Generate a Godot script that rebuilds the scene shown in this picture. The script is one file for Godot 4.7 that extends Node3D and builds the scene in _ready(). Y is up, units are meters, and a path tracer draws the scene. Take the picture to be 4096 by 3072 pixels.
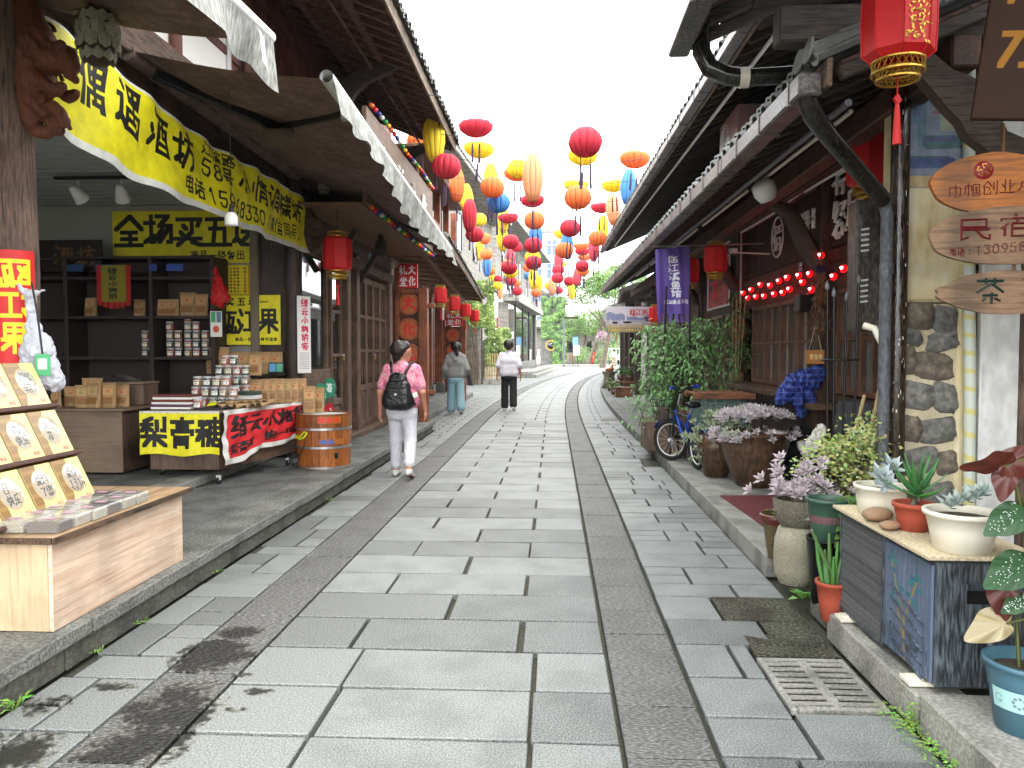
extends Node3D
var R:=RandomNumberGenerator.new()
var MT:={}
var CACHE:={}
func _ready() -> void:
	R.seed = 7
	camera_and_light()
	materials()
	street()
	left_shop()
	left_stall()
	left_beyond()
	right_restaurant()
	right_near()
	far_end()
	sky_lanterns()
	plants()
	people()

func camera_and_light() -> void:
	var cam:=Camera3D.new()
	cam.name = "camera"
	cam.fov = 53.06
	cam.far = 600.0
	cam.position = Vector3(0,1.45,0)
	cam.rotation_degrees = Vector3(-2.36,3.1,0)
	add_child(cam)
	var sky_mat:=ProceduralSkyMaterial.new()
	sky_mat.sky_top_color = Color(0.96,0.975,0.98)
	sky_mat.sky_horizon_color = Color(0.98,0.985,0.985)
	sky_mat.sky_curve = 0.2
	sky_mat.ground_horizon_color = Color(0.75,0.76,0.76)
	sky_mat.ground_bottom_color = Color(0.35,0.35,0.34)
	sky_mat.sun_angle_max = 1.0
	var sky:=Sky.new()
	sky.sky_material = sky_mat
	var env:=Environment.new()
	env.background_mode = Environment.BG_SKY
	env.sky = sky
	env.background_energy_multiplier = 1.0
	env.tonemap_mode = Environment.TONE_MAPPER_LINEAR
	env.tonemap_exposure = 7.2
	env.fog_enabled = true
	env.fog_density = 0.0003
	env.fog_light_color = Color(0.97,0.99,1.0)
	env.sdfgi_enabled = true
	env.ssao_enabled = true
	env.ssil_enabled = true
	var we:=WorldEnvironment.new()
	we.name = "world_environment"
	we.environment = env
	add_child(we)
	var sun:=DirectionalLight3D.new()
	sun.name = "sun"
	sun.light_energy = 0.2
	sun.light_angular_distance = 25.0
	sun.light_color = Color(1.0,0.98,0.95)
	sun.shadow_enabled = true
	sun.rotation_degrees = Vector3(-70,25,0)
	add_child(sun)
# ---------- nodes

func tag(o: Node,label: String,category: String,group:="",kind:="") -> Node:
	if label:
		o.set_meta("label",label)
	if category:
		o.set_meta("category",category)
	if group:
		o.set_meta("group",group)
	if kind:
		o.set_meta("kind",kind)
	return o

func thing(called: String,label: String,category: String,at:=Vector3.ZERO,turn:=0.0,group:="") -> Node3D:
	var o:=Node3D.new()
	o.name = called
	add_child(o,true)
	o.position = at
	o.rotation_degrees.y = turn
	tag(o,label,category,group)
	return o

func mi(parent: Node,called: String,mesh: Mesh,m: Material,at:=Vector3.ZERO,rot:=Vector3.ZERO) -> MeshInstance3D:
	var o:=MeshInstance3D.new()
	o.name = called
	o.mesh = mesh
	o.material_override = m
	parent.add_child(o,true)
	o.position = at
	o.rotation_degrees = rot
	return o

func single(called: String,label: String,category: String,mesh: Mesh,m: Material,at:=Vector3.ZERO,rot:=Vector3.ZERO,group:="") -> MeshInstance3D:
	var o:=mi(self,called,mesh,m,at,rot)
	tag(o,label,category,group)
	return o

func struct(called: String,mesh: Mesh,m: Material,at:=Vector3.ZERO,rot:=Vector3.ZERO) -> MeshInstance3D:
	var o:=mi(self,called,mesh,m,at,rot)
	o.set_meta("kind","structure")
	return o

func bx(parent: Node,called: String,size: Vector3,m: Material,at:=Vector3.ZERO,rot:=Vector3.ZERO,bevel:=-1.0) -> MeshInstance3D:
	return mi(parent,called,box(size,bevel),m,at,rot)
# a bar of rectangular section from a to b

func bar(parent: Node,called: String,a: Vector3,b: Vector3,w: float,h: float,m: Material) -> MeshInstance3D:
	var d:=b - a
	var o:=bx(parent,called,Vector3(w,h,d.length()),m)
	var up:=Vector3.UP if absf(d.normalized().y) < 0.99 else Vector3.RIGHT
	o.transform = Transform3D(Basis.looking_at(d.normalized(),up),(a + b) / 2)
	return o

func rod(parent: Node,called: String,pts: Array,r: float,m: Material,sides:=8) -> MeshInstance3D:
	var b:=B.new()
	b.tube(pts,[r],sides)
	return mi(parent,called,b.done(),m)
# ---------- mesh building
class B:
	var st:=SurfaceTool.new()
	var smooth:=false
	var col:=Color.WHITE
	var fu0:=Vector2.ZERO
	var fu1:=Vector2.ONE
	func _init() -> void:
		st.begin(Mesh.PRIMITIVE_TRIANGLES)
	func v(p: Vector3,uv:=Vector2.ZERO) -> void:
		st.set_smooth_group(0 if smooth else 0xFFFFFFFF)
		st.set_color(col)
		st.set_uv(uv)
		st.add_vertex(p)
	func tri(a: Vector3,b: Vector3,c: Vector3) -> void:
		v(a)
		v(b)
		v(c)
	# clockwise seen from the front: top left,top right,bottom right,bottom left
	func quad(a: Vector3,b: Vector3,c: Vector3,d: Vector3,u0:=Vector2.ZERO,u1:=Vector2.ZERO) -> void:
		var ub:=Vector2(u1.x,u0.y)
		var ud:=Vector2(u0.x,u1.y)
		v(a,u0)
		v(b,ub)
		v(c,u1)
		v(a,u0)
		v(c,u1)
		v(d,ud)
	func quaduv(a: Vector3,b: Vector3,c: Vector3,d: Vector3,ua: Vector2,ub: Vector2,uc: Vector2,ud: Vector2) -> void:
		v(a,ua)
		v(b,ub)
		v(c,uc)
		v(a,ua)
		v(c,uc)
		v(d,ud)
	func box(c: Vector3,s: Vector3,basis:=Basis(),bevel:=0.0,front_uv:=false) -> void:
		var h:=s / 2
		if bevel <= 0.0:
			var p:=[]
			for i in 8:
				p.append(c + basis*Vector3(h.x if i & 1 else -h.x,h.y if i & 2 else -h.y,h.z if i & 4 else -h.z))
			var e:=Vector2(0.01,0.01)
			if front_uv:
				quad(p[6],p[7],p[5],p[4],fu0,fu1)
			else:
				quad(p[6],p[7],p[5],p[4],e,e)
			quad(p[3],p[2],p[0],p[1],e,e)
			quad(p[7],p[3],p[1],p[5],e,e)
			quad(p[2],p[6],p[4],p[0],e,e)
			quad(p[2],p[3],p[7],p[6],e,e)
			quad(p[4],p[5],p[1],p[0],e,e)
			return
		var k: float = minf(bevel,minf(h.x,minf(h.y,h.z))*0.9)
		# three vertices at each corner,one on each face
		var q:=[]
		for i in 8:
			var sg:=Vector3(1 if i & 1 else -1,1 if i & 2 else -1,1 if i & 4 else -1)
			q.append([c + basis*(sg*(h - Vector3(0,k,k))),c + basis*(sg*(h - Vector3(k,0,k))),c + basis*(sg*(h - Vector3(k,k,0)))])
		var f:=[[6,7,5,4,2],[3,2,0,1,2],[7,3,1,5,0],[2,6,4,0,0],[2,3,7,6,1],[4,5,1,0,1]]
		for a in f:
			if front_uv and a[0] == 6:
				quad(q[6][2],q[7][2],q[5][2],q[4][2],fu0,fu1)
			else:
				quad(q[a[0]][a[4]],q[a[1]][a[4]],q[a[2]][a[4]],q[a[3]][a[4]],Vector2(0.01,0.01),Vector2(0.01,0.01))
		# edges
		for i in 8:
			for ax in 3:
				var j: int = i ^ (1 << ax)
				if j < i:
					continue
				var u:=(ax + 1) % 3
				var w:=(ax + 2) % 3
				var flip: bool = (1 if i & (1 << u) else -1)*(1 if i & (1 << w) else -1) > 0
				if flip:
					quad(q[i][u],q[i][w],q[j][w],q[j][u])
				else:
					quad(q[i][w],q[i][u],q[j][u],q[j][w])
			var odd: bool = (1 if i & 1 else -1)*(1 if i & 2 else -1)*(1 if i & 4 else -1) > 0
			if odd:
				tri(q[i][0],q[i][2],q[i][1])
			else:
				tri(q[i][0],q[i][1],q[i][2])
	# tube along points; radii: one,or one for each point
	func tube(pts: Array,radii: Array,sides:=8,caps:=true,flat:=1.0) -> void:
		var n:=pts.size()
		var was:=smooth
		smooth = sides > 5
		var rings:=[]
		var ref:=Vector3.UP
		var t0: Vector3 = (pts[1] - pts[0]).normalized()
		if absf(t0.y) > 0.9:
			ref = Vector3.RIGHT
		var side:=t0.cross(ref).normalized()
		for i in n:
			var t: Vector3
			if i == 0:
				t = t0
			elif i == n - 1:
				t = (pts[i] - pts[i - 1]).normalized()
			else:
				t = ((pts[i + 1] - pts[i]).normalized() + (pts[i] - pts[i - 1]).normalized()).normalized()
			side = (side - t*side.dot(t)).normalized()
			var up:=side.cross(t)
			var r: float = radii[mini(i,radii.size() - 1)]
			var ring:=[]
			for k in sides:
				var a:=TAU*k / sides
				ring.append(pts[i] + (side*cos(a) + up*sin(a)*flat)*r)
			rings.append(ring)
		for i in n - 1:
			for k in sides:
				var k2:=(k + 1) % sides
				var u0:=Vector2(float(k) / sides,float(i) / (n - 1))
				var u1:=Vector2(float(k + 1) / sides,float(i + 1) / (n - 1))
				quaduv(rings[i][k2],rings[i][k],rings[i + 1][k],rings[i + 1][k2],Vector2(u1.x,u0.y),u0,Vector2(u0.x,u1.y),u1)
		smooth = false
		if caps:
			for k in range(1,sides - 1):
				tri(rings[0][0],rings[0][k],rings[0][k + 1])
				tri(rings[n - 1][0],rings[n - 1][k + 1],rings[n - 1][k])
		smooth = was
	# profile of (radius,height) turned about the y axis; lobes pinches it into gores
	func lathe(prof: Array,sides:=20,c:=Vector3.ZERO,lobes:=0,pinch:=0.0,soft:=true,squash:=1.0) -> void:
		var was:=smooth
		smooth = soft
		for i in prof.size() - 1:
			var p: Vector2 = prof[i]
			var q: Vector2 = prof[i + 1]
			for k in sides:
				var a:=TAU*k / sides
				var b:=TAU*(k + 1) / sides
				var fa:=1.0
				var fb:=1.0
				if lobes:
					fa = 1.0 - pinch + pinch*sqrt(absf(sin(a*lobes / 2.0)))
					fb = 1.0 - pinch + pinch*sqrt(absf(sin(b*lobes / 2.0)))
				var da:=Vector3(cos(a),0,sin(a)*squash)
				var db:=Vector3(cos(b),0,sin(b)*squash)
				var y0:=Vector3(0,p.y,0) + c
				var y1:=Vector3(0,q.y,0) + c
				var u0:=Vector2(float(k) / sides,float(i) / (prof.size() - 1))
				var u1:=Vector2(float(k + 1) / sides,float(i + 1) / (prof.size() - 1))
				if p.x < 0.0001:
					v(y0,u0)
					v(y1 + da*q.x*fa,Vector2(u0.x,u1.y))
					v(y1 + db*q.x*fb,u1)
				elif q.x < 0.0001:
					v(y0 + da*p.x*fa,u0)
					v(y1,u1)
					v(y0 + db*p.x*fb,Vector2(u1.x,u0.y))
				else:
					quaduv(y1 + da*q.x*fa,y1 + db*q.x*fb,y0 + db*p.x*fb,y0 + da*p.x*fa,Vector2(u0.x,u1.y),u1,Vector2(u1.x,u0.y),u0)
		smooth = was
	# polygon in the xy plane (any winding) given depth along z,centred on z
	func slab(poly: PackedVector2Array,depth: float,xf:=Transform3D(),uv_rect:=Rect2()) -> void:
		if not Geometry2D.is_polygon_clockwise(poly):
			poly = poly.duplicate()
			poly.reverse()
		var idx:=Geometry2D.triangulate_polygon(poly)
		var z:=depth / 2
		for i in range(0,idx.size(),3):
			for s in [0,1]:
				for k in ([0,1,2] if s == 0 else [2,1,0]):
					var p:=poly[idx[i + k]]
					var uv:=Vector2.ZERO
					if uv_rect.has_area() and s == 0:
						uv = Vector2((p.x - uv_rect.position.x) / uv_rect.size.x,1.0 - (p.y - uv_rect.position.y) / uv_rect.size.y)
					v(xf*Vector3(p.x,p.y,z if s == 0 else -z),uv)
		for i in poly.size():
			var a:=poly[i]
			var b:=poly[(i + 1) % poly.size()]
			quad(xf*Vector3(b.x,b.y,z),xf*Vector3(a.x,a.y,z),xf*Vector3(a.x,a.y,-z),xf*Vector3(b.x,b.y,-z))
	# sheet: f(u,v) -> Vector3 over nu x nv cells; v grows downwards
	func sheet(f: Callable,nu: int,nv: int) -> void:
		var was:=smooth
		smooth = true
		var g:=[]
		for j in nv + 1:
			var row:=[]
			for i in nu + 1:
				row.append(f.call(float(i) / nu,float(j) / nv))
			g.append(row)
		for j in nv:
			for i in nu:
				quad(g[j][i],g[j][i + 1],g[j + 1][i + 1],g[j + 1][i],Vector2(float(i) / nu,float(j) / nv),Vector2(float(i + 1) / nu,float(j + 1) / nv))
		smooth = was
	func ball(c: Vector3,r: float,sx:=1.0,sy:=1.0,sz:=1.0,sides:=10) -> void:
		var was:=smooth
		smooth = true
		var rows:=sides / 2
		for i in rows:
			for k in sides:
				var p:=[]
				for d in [[0,0],[0,1],[1,1],[1,0]]:
					var t: float = PI*(i + d[0]) / rows
					var a: float = TAU*(k + d[1]) / sides
					p.append(c + Vector3(sin(t)*cos(a)*sx,cos(t)*sy,sin(t)*sin(a)*sz)*r)
				if i == 0:
					tri(p[0],p[2],p[3])
				elif i == rows - 1:
					tri(p[0],p[1],p[2])
				else:
					quad(p[0],p[1],p[2],p[3])
		smooth = was
	# a leaf: folded rhomb of two or four faces,tip along d,n its upper side
	func leaf(p: Vector3,d: Vector3,n: Vector3,l: float,w: float,bend:=0.15) -> void:
		var s:=d.cross(n).normalized()*w / 2
		var up:=n.normalized()
		var m:=p + d*l*0.45
		var tip:=p + d*l - up*l*bend
		var mid:=m + up*l*bend*0.3
		tri(p,m + s + up*w*0.12,mid)
		tri(p,mid,m - s + up*w*0.12)
		tri(m + s + up*w*0.12,tip,mid)
		tri(mid,tip,m - s + up*w*0.12)
	func done() -> ArrayMesh:
		st.generate_normals()
		return st.commit()

func box(size: Vector3,bevel:=-1.0) -> ArrayMesh:
	if bevel < 0.0:
		bevel = clampf(minf(size.x,minf(size.y,size.z))*0.12,0.001,0.012)
	var key:="box%s %s" % [size,bevel]
	if not CACHE.has(key):
		var b:=B.new()
		b.box(Vector3.ZERO,size,Basis(),bevel)
		CACHE[key] = b.done()
	return CACHE[key]
# a board whose front (+z) face carries the whole texture

func board(w: float,h: float,t: float,u0:=Vector2.ZERO,u1:=Vector2.ONE) -> ArrayMesh:
	var b:=B.new()
	b.fu0 = u0
	b.fu1 = u1
	b.box(Vector3.ZERO,Vector3(w,h,t),Basis(),minf(0.004,t*0.3),true)
	return b.done()

func lathed(prof: Array,sides:=24,lobes:=0,pinch:=0.0,soft:=true) -> ArrayMesh:
	var b:=B.new()
	b.lathe(prof,sides,Vector3.ZERO,lobes,pinch,soft)
	return b.done()

func v2(a: Array) -> Array:
	var o:=[]
	for p in a:
		o.append(Vector2(p[0],p[1]))
	return o

func rnd(a: float,b: float) -> float:
	return R.randf_range(a,b)

func ordinal(i: int) -> String:
	var w:=["first","second","third","fourth","fifth","sixth","seventh","eighth","ninth","tenth","eleventh","twelfth","thirteenth","fourteenth","fifteenth","sixteenth","seventeenth","eighteenth","nineteenth","twentieth"]
	return w[i] if i < w.size() else "%dth" % (i + 1)
# ---------- materials

func lin(r: float,g: float,b: float,a:=1.0) -> Color:
	var c:=Color(r,g,b).linear_to_srgb()
	c.a = a
	return c

func mat(key: String,c: Color,rough:=0.8,metal:=0.0) -> StandardMaterial3D:
	if MT.has(key):
		return MT[key]
	var m:=StandardMaterial3D.new()
	m.resource_name = key
	m.albedo_color = c
	m.roughness = rough
	m.metallic = metal
	MT[key] = m
	return m

func noise(freq: float,seed_: int,octaves:=4,kind:=FastNoiseLite.TYPE_SIMPLEX_SMOOTH) -> FastNoiseLite:
	var n:=FastNoiseLite.new()
	n.noise_type = kind
	n.seed = seed_
	n.frequency = freq
	n.fractal_octaves = octaves
	n.fractal_gain = 0.55
	return n

func ntex(freq: float,stops: Array,seed_:=1,octaves:=4,size:=256,kind:=FastNoiseLite.TYPE_SIMPLEX_SMOOTH) -> Texture2D:
	var gkey:="g%s %s %s %s %s" % [freq,seed_,octaves,size,kind]
	var key:=gkey + str(stops)
	if CACHE.has(key):
		return CACHE[key]
	if not CACHE.has(gkey):
		CACHE[gkey] = noise(freq*512.0 / size,seed_,octaves,kind).get_seamless_image(size,size).get_data()
	var grey: PackedByteArray = CACHE[gkey]
	var g:=Gradient.new()
	var offs:=PackedFloat32Array()
	var cols:=PackedColorArray()
	for s in stops:
		offs.append(s[0])
		cols.append(s[1])
	g.offsets = offs
	g.colors = cols
	var lut:=[]
	for i in 256:
		var c:=g.sample(i / 255.0)
		lut.append(PackedByteArray([c.r8,c.g8,c.b8]))
	var out:=PackedByteArray()
	for v in grey:
		out.append_array(lut[v])
	var img:=Image.create_from_data(size,size,false,Image.FORMAT_RGB8,out)
	CACHE[key] = ImageTexture.create_from_image(img)
	return CACHE[key]

func nbump(freq: float,seed_:=3,octaves:=4,kind:=FastNoiseLite.TYPE_SIMPLEX_SMOOTH) -> Texture2D:
	return ntex(freq,[[0.0,Color.BLACK],[1.0,Color.WHITE]],seed_,octaves,256,kind)
# surface with a noise ramp of colours,relief,and a coarse second layer

func surf(key: String,stops: Array,freq: float,scale: Vector3,rough:=0.85,relief:=0.0,relief_freq:=0.05,world:=false,coarse:=0.0,octaves:=4,kind:=FastNoiseLite.TYPE_SIMPLEX_SMOOTH) -> StandardMaterial3D:
	if MT.has(key):
		return MT[key]
	var m:=mat(key,Color.WHITE,rough)
	# most surfaces share a few grey textures,tinted by the albedo colour
	var bf:=freq
	for q in [0.02,0.03,0.06,0.12]:
		if absf(log(q / freq)) < absf(log(bf / freq)) or q == 0.02:
			bf = q
	var top: Color = stops[0][1]
	var low: Color = top
	for q in stops:
		if q[1].get_luminance() > top.get_luminance():
			top = q[1]
		if q[1].get_luminance() < low.get_luminance():
			low = q[1]
	if key in ["plaster_cream","rock_warm","barrel_wood","laminate","nuts","candied_red","carved_stone","floral"]:
		m.albedo_texture = ntex(bf,stops,2,4,256,kind)
	else:
		var e:=clampf(snappedf(low.get_luminance() / top.get_luminance(),0.15),0.3,0.9)
		var grey:=[[0.2,Color(e,e,e)],[0.8,Color.WHITE]]
		if stops.size() == 5:
			var mid:=(1.0 + e) / 2
			grey = [[0.2,Color(e,e,e)],[0.4,Color(mid,mid,mid)],[0.55,Color.WHITE],[0.68,Color(mid,mid,mid)],[0.85,Color.WHITE]]
		m.albedo_color = top
		m.albedo_texture = ntex(bf,grey,1,4,256,kind)
	m.uv1_triplanar = true
	m.uv1_world_triplanar = world
	m.uv1_scale = scale
	m.texture_filter = BaseMaterial3D.TEXTURE_FILTER_LINEAR_WITH_MIPMAPS
	if relief != 0.0:
		m.heightmap_enabled = true
		m.heightmap_texture = nbump(0.05 if relief_freq < 0.075 else 0.12)
		m.heightmap_scale = relief
	if coarse > 0.0:
		var ck:=0.1 if coarse < 0.25 else 0.25
		m.detail_enabled = true
		m.detail_blend_mode = BaseMaterial3D.BLEND_MODE_MUL
		m.detail_uv_layer = BaseMaterial3D.DETAIL_UV_2
		m.detail_albedo = ntex(0.012,[[0.25,Color(1 - ck,1 - ck,1 - ck)],[0.5,Color(1 - ck*0.35,1 - ck*0.35,1 - ck*0.4)],[0.75,Color.WHITE]],11,5)
		m.uv2_triplanar = true
		m.uv2_world_triplanar = world
		m.uv2_scale = Vector3(0.37,0.37,0.37)
	return m

func wood(key: String,dark: Color,light: Color,axis:="y",rough:=0.7,world:=false,coarse:=0.35,fine:=3.0) -> StandardMaterial3D:
	var s:=Vector3(fine,fine,fine)
	if axis == "x":
		s.x = fine*0.07
	elif axis == "y":
		s.y = fine*0.07
	else:
		s.z = fine*0.07
	return surf(key,[[0.2,dark],[0.42,dark.lerp(light,0.6)],[0.55,light],[0.68,dark.lerp(light,0.35)],[0.85,light]],0.03,s,rough,0.25,0.04,world,coarse)

func printed(key: String,img: Image,rough:=0.6) -> StandardMaterial3D:
	var m:=mat(key,Color.WHITE,rough)
	img.generate_mipmaps()
	m.albedo_texture = ImageTexture.create_from_image(img)
	m.texture_filter = BaseMaterial3D.TEXTURE_FILTER_LINEAR_WITH_MIPMAPS
	m.texture_repeat = false
	return m

func leafy(key: String,back:=Color(0.1,0.25,0.05),rough:=0.5) -> StandardMaterial3D:
	var m:=mat(key,Color.WHITE,rough)
	m.vertex_color_use_as_albedo = true
	m.backlight_enabled = true
	m.backlight = back
	m.cull_mode = BaseMaterial3D.CULL_DISABLED
	return m

func materials() -> void:
	# paving: grey granite,sRGB stops
	var g:=func(v: float,t:=0.0) -> Color: return Color(v - 0.009 - t,v,v - 0.009 + t*0.4)
	for i in 4:
		var o: float = [0.0,0.024,-0.028,0.01][i]
		surf("granite_%d" % i,[[0.15,g.call(0.32 + o,0.006)],[0.4,g.call(0.44 + o,0.006)],[0.6,g.call(0.5 + o,0.006)],[0.9,g.call(0.59 + o,0.006)]],0.12,Vector3(1.7,1.7,1.7),0.62,0.4,0.16,true,0.16,4)
	surf("chiselled",[[0.2,Color(0.24,0.24,0.235)],[0.5,Color(0.40,0.40,0.39)],[0.8,Color(0.54,0.54,0.53)]],0.06,Vector3(1.1,1.1,3.4),0.6,2.2,0.045,true,0.2,3)
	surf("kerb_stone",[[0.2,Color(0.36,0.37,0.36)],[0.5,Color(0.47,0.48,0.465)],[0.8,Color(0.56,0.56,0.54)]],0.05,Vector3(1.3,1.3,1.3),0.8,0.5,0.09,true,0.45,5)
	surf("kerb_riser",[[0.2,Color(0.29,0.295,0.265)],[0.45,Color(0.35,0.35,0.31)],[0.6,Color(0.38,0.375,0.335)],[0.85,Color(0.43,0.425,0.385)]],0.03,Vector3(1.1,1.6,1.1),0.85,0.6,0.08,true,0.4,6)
	surf("platform",[[0.2,Color(0.33,0.335,0.325)],[0.5,Color(0.42,0.425,0.415)],[0.8,Color(0.51,0.515,0.50)]],0.08,Vector3(1.5,1.5,1.5),0.75,0.5,0.07,true,0.35,5)
	surf("pale_platform",[[0.2,Color(0.45,0.45,0.43)],[0.5,Color(0.53,0.53,0.51)],[0.8,Color(0.62,0.615,0.59)]],0.09,Vector3(1.5,1.5,1.5),0.75,0.3,0.1,true,0.35,5)
	surf("wet_stone",[[0.2,Color(0.19,0.2,0.165)],[0.5,Color(0.28,0.29,0.25)],[0.8,Color(0.4,0.405,0.36)]],0.06,Vector3(1.3,1.3,1.3),0.25,0.3,0.08,true,0.3)
	surf("joint_soil",[[0.2,Color(0.14,0.14,0.12)],[0.6,Color(0.22,0.215,0.185)],[0.9,Color(0.32,0.32,0.26)]],0.08,Vector3(2,2,2),0.95,0.0,0.05,true)
	surf("concrete",[[0.2,Color(0.48,0.475,0.45)],[0.5,Color(0.57,0.565,0.535)],[0.8,Color(0.66,0.65,0.62)]],0.05,Vector3(1.5,1.5,1.5),0.85,0.3,0.12,true,0.3,5)
	surf("plaster_cream",[[0.1,Color(0.72,0.62,0.44)],[0.3,Color(0.83,0.76,0.59)],[0.6,Color(0.87,0.82,0.67)],[0.85,Color(0.89,0.86,0.76)]],0.02,Vector3(0.6,0.25,0.6),0.9,0.3,0.06,true,0.2,5)
	surf("mortar",[[0.2,Color(0.72,0.65,0.52)],[0.5,Color(0.77,0.71,0.585)],[0.8,Color(0.82,0.77,0.65)]],0.06,Vector3(2,2,2),0.95,0.35,0.05,true,0.2,5)
	surf("rock",[[0.2,Color(0.34,0.34,0.335)],[0.45,Color(0.43,0.43,0.425)],[0.6,Color(0.49,0.485,0.47)],[0.85,Color(0.60,0.59,0.57)]],0.02,Vector3(1.3,1.3,1.3),0.85,0.5,0.05,true,0.3,6)
	surf("rock_warm",[[0.2,Color(0.36,0.32,0.29)],[0.45,Color(0.45,0.41,0.37)],[0.65,Color(0.52,0.48,0.43)],[0.85,Color(0.62,0.57,0.46)]],0.02,Vector3(1.3,1.3,1.3),0.85,0.5,0.05,true,0.3,6)
	surf("carved_stone",[[0.2,Color(0.45,0.42,0.33)],[0.5,Color(0.67,0.65,0.56)],[0.8,Color(0.78,0.77,0.70)]],0.05,Vector3(3,6,3),0.9,1.4,0.06,false,0.3,5)
	surf("trough_stone",[[0.2,Color(0.30,0.27,0.22)],[0.5,Color(0.47,0.43,0.36)],[0.8,Color(0.60,0.57,0.50)]],0.05,Vector3(3,3,3),0.9,1.2,0.05,false,0.3,5)
	# timbers
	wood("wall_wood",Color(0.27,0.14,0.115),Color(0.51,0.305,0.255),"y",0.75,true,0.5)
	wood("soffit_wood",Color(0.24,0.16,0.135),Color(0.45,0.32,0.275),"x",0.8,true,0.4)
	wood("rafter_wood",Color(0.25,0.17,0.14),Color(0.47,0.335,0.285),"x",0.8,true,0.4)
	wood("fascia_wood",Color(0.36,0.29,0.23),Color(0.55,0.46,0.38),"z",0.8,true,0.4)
	wood("door_wood",Color(0.28,0.2,0.145),Color(0.47,0.35,0.265),"y",0.6,true,0.3)
	wood("door_wood_x",Color(0.28,0.2,0.145),Color(0.47,0.35,0.265),"z",0.6,true,0.3)
	wood("beam_wood",Color(0.22,0.16,0.125),Color(0.42,0.32,0.255),"z",0.75,true,0.35)
	wood("post_wood",Color(0.26,0.185,0.155),Color(0.50,0.40,0.345),"y",0.8,true,0.45)
	wood("post_dark",Color(0.13,0.1,0.085),Color(0.3,0.23,0.19),"y",0.6,true,0.4)
	wood("signboard_wood",Color(0.36,0.26,0.20),Color(0.47,0.36,0.285),"z",0.6,true,0.2,1.2)
	wood("ceiling_wood",Color(0.34,0.235,0.155),Color(0.50,0.36,0.25),"z",0.6,true,0.2)
	wood("orange_wood",Color(0.38,0.17,0.07),Color(0.60,0.31,0.14),"y",0.5,true,0.3)
	wood("orange_dark",Color(0.24,0.10,0.05),Color(0.42,0.20,0.10),"y",0.55,true,0.35)
	wood("rest_wood",Color(0.18,0.105,0.07),Color(0.39,0.25,0.175),"y",0.6,true,0.4)
	wood("rest_wood_z",Color(0.18,0.105,0.07),Color(0.39,0.25,0.175),"z",0.65,true,0.4)
	wood("casement_wood",Color(0.30,0.185,0.125),Color(0.47,0.305,0.21),"y",0.5,true,0.3)
	wood("rest_panel",Color(0.15,0.1,0.08),Color(0.3,0.21,0.17),"y",0.7,true,0.4)
	wood("rest_band",Color(0.18,0.11,0.085),Color(0.36,0.235,0.19),"z",0.7,true,0.4)
	wood("black_wood",Color(0.17,0.14,0.125),Color(0.33,0.28,0.245),"x",0.7,true,0.4)
	wood("sill_wood",Color(0.24,0.17,0.12),Color(0.45,0.34,0.25),"z",0.75,true,0.4)
	wood("bracket_wood",Color(0.2,0.165,0.145),Color(0.37,0.31,0.275),"x",0.8,false,0.3)
	wood("laminate",Color(0.78,0.65,0.555),Color(0.87,0.77,0.68),"z",0.45,false,0.12,1.1)
	wood("laminate_y",Color(0.73,0.60,0.46),Color(0.81,0.70,0.56),"y",0.45,false,0.12,1.6)
	wood("laminate_top",Color(0.66,0.50,0.36),Color(0.82,0.68,0.53),"z",0.4,false,0.12,1.1)
	wood("counter_wood",Color(0.42,0.345,0.28),Color(0.50,0.415,0.34),"x",0.5,false,0.2,1.6)
	wood("cart_wood",Color(0.35,0.26,0.21),Color(0.43,0.33,0.27),"y",0.6,false,0.3,2.4)
	wood("barrel_wood",Color(0.46,0.23,0.07),Color(0.72,0.43,0.17),"y",0.35,false,0.25,4.0)
	wood("barrel_wood_b",Color(0.40,0.18,0.05),Color(0.62,0.34,0.12),"y",0.35,false,0.25,4.0)
	wood("rack_wood",Color(0.24,0.12,0.08),Color(0.36,0.19,0.13),"x",0.5,false,0.2)
	wood("carved_wood",Color(0.22,0.10,0.05),Color(0.50,0.26,0.13),"y",0.75,false,0.4,6.0)
	wood("carved_dark",Color(0.12,0.08,0.06),Color(0.28,0.20,0.15),"y",0.75,false,0.4,6.0)
	wood("sign_orange",Color(0.56,0.28,0.05),Color(0.74,0.43,0.11),"x",0.5,false,0.25,2.0)
	wood("sign_tan",Color(0.48,0.36,0.26),Color(0.61,0.48,0.37),"x",0.65,false,0.25,2.0)
	wood("fence_wood",Color(0.30,0.23,0.19),Color(0.50,0.41,0.35),"y",0.85,false,0.35,5.0)
	wood("bamboo",Color(0.60,0.50,0.32),Color(0.78,0.69,0.48),"y",0.5,false,0.2,5.0)
	wood("planter_wood",Color(0.33,0.18,0.10),Color(0.53,0.33,0.20),"x",0.7,false,0.3)
	surf("bark",[[0.2,Color(0.22,0.17,0.13)],[0.5,Color(0.42,0.35,0.28)],[0.8,Color(0.62,0.56,0.47)]],0.03,Vector3(3,1,3),0.9,1.5,0.04,false,0.3)
	# roofs,brick,metal
	surf("tile",[[0.2,Color(0.30,0.30,0.30)],[0.5,Color(0.44,0.44,0.43)],[0.8,Color(0.58,0.575,0.56)]],0.05,Vector3(4,4,4),0.85,0.3,0.1,true,0.4,5)
	surf("tile_pale",[[0.2,Color(0.40,0.41,0.42)],[0.5,Color(0.56,0.57,0.57)],[0.8,Color(0.70,0.71,0.71)]],0.05,Vector3(4,4,4),0.8,0.3,0.1,true,0.3,5)
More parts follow.
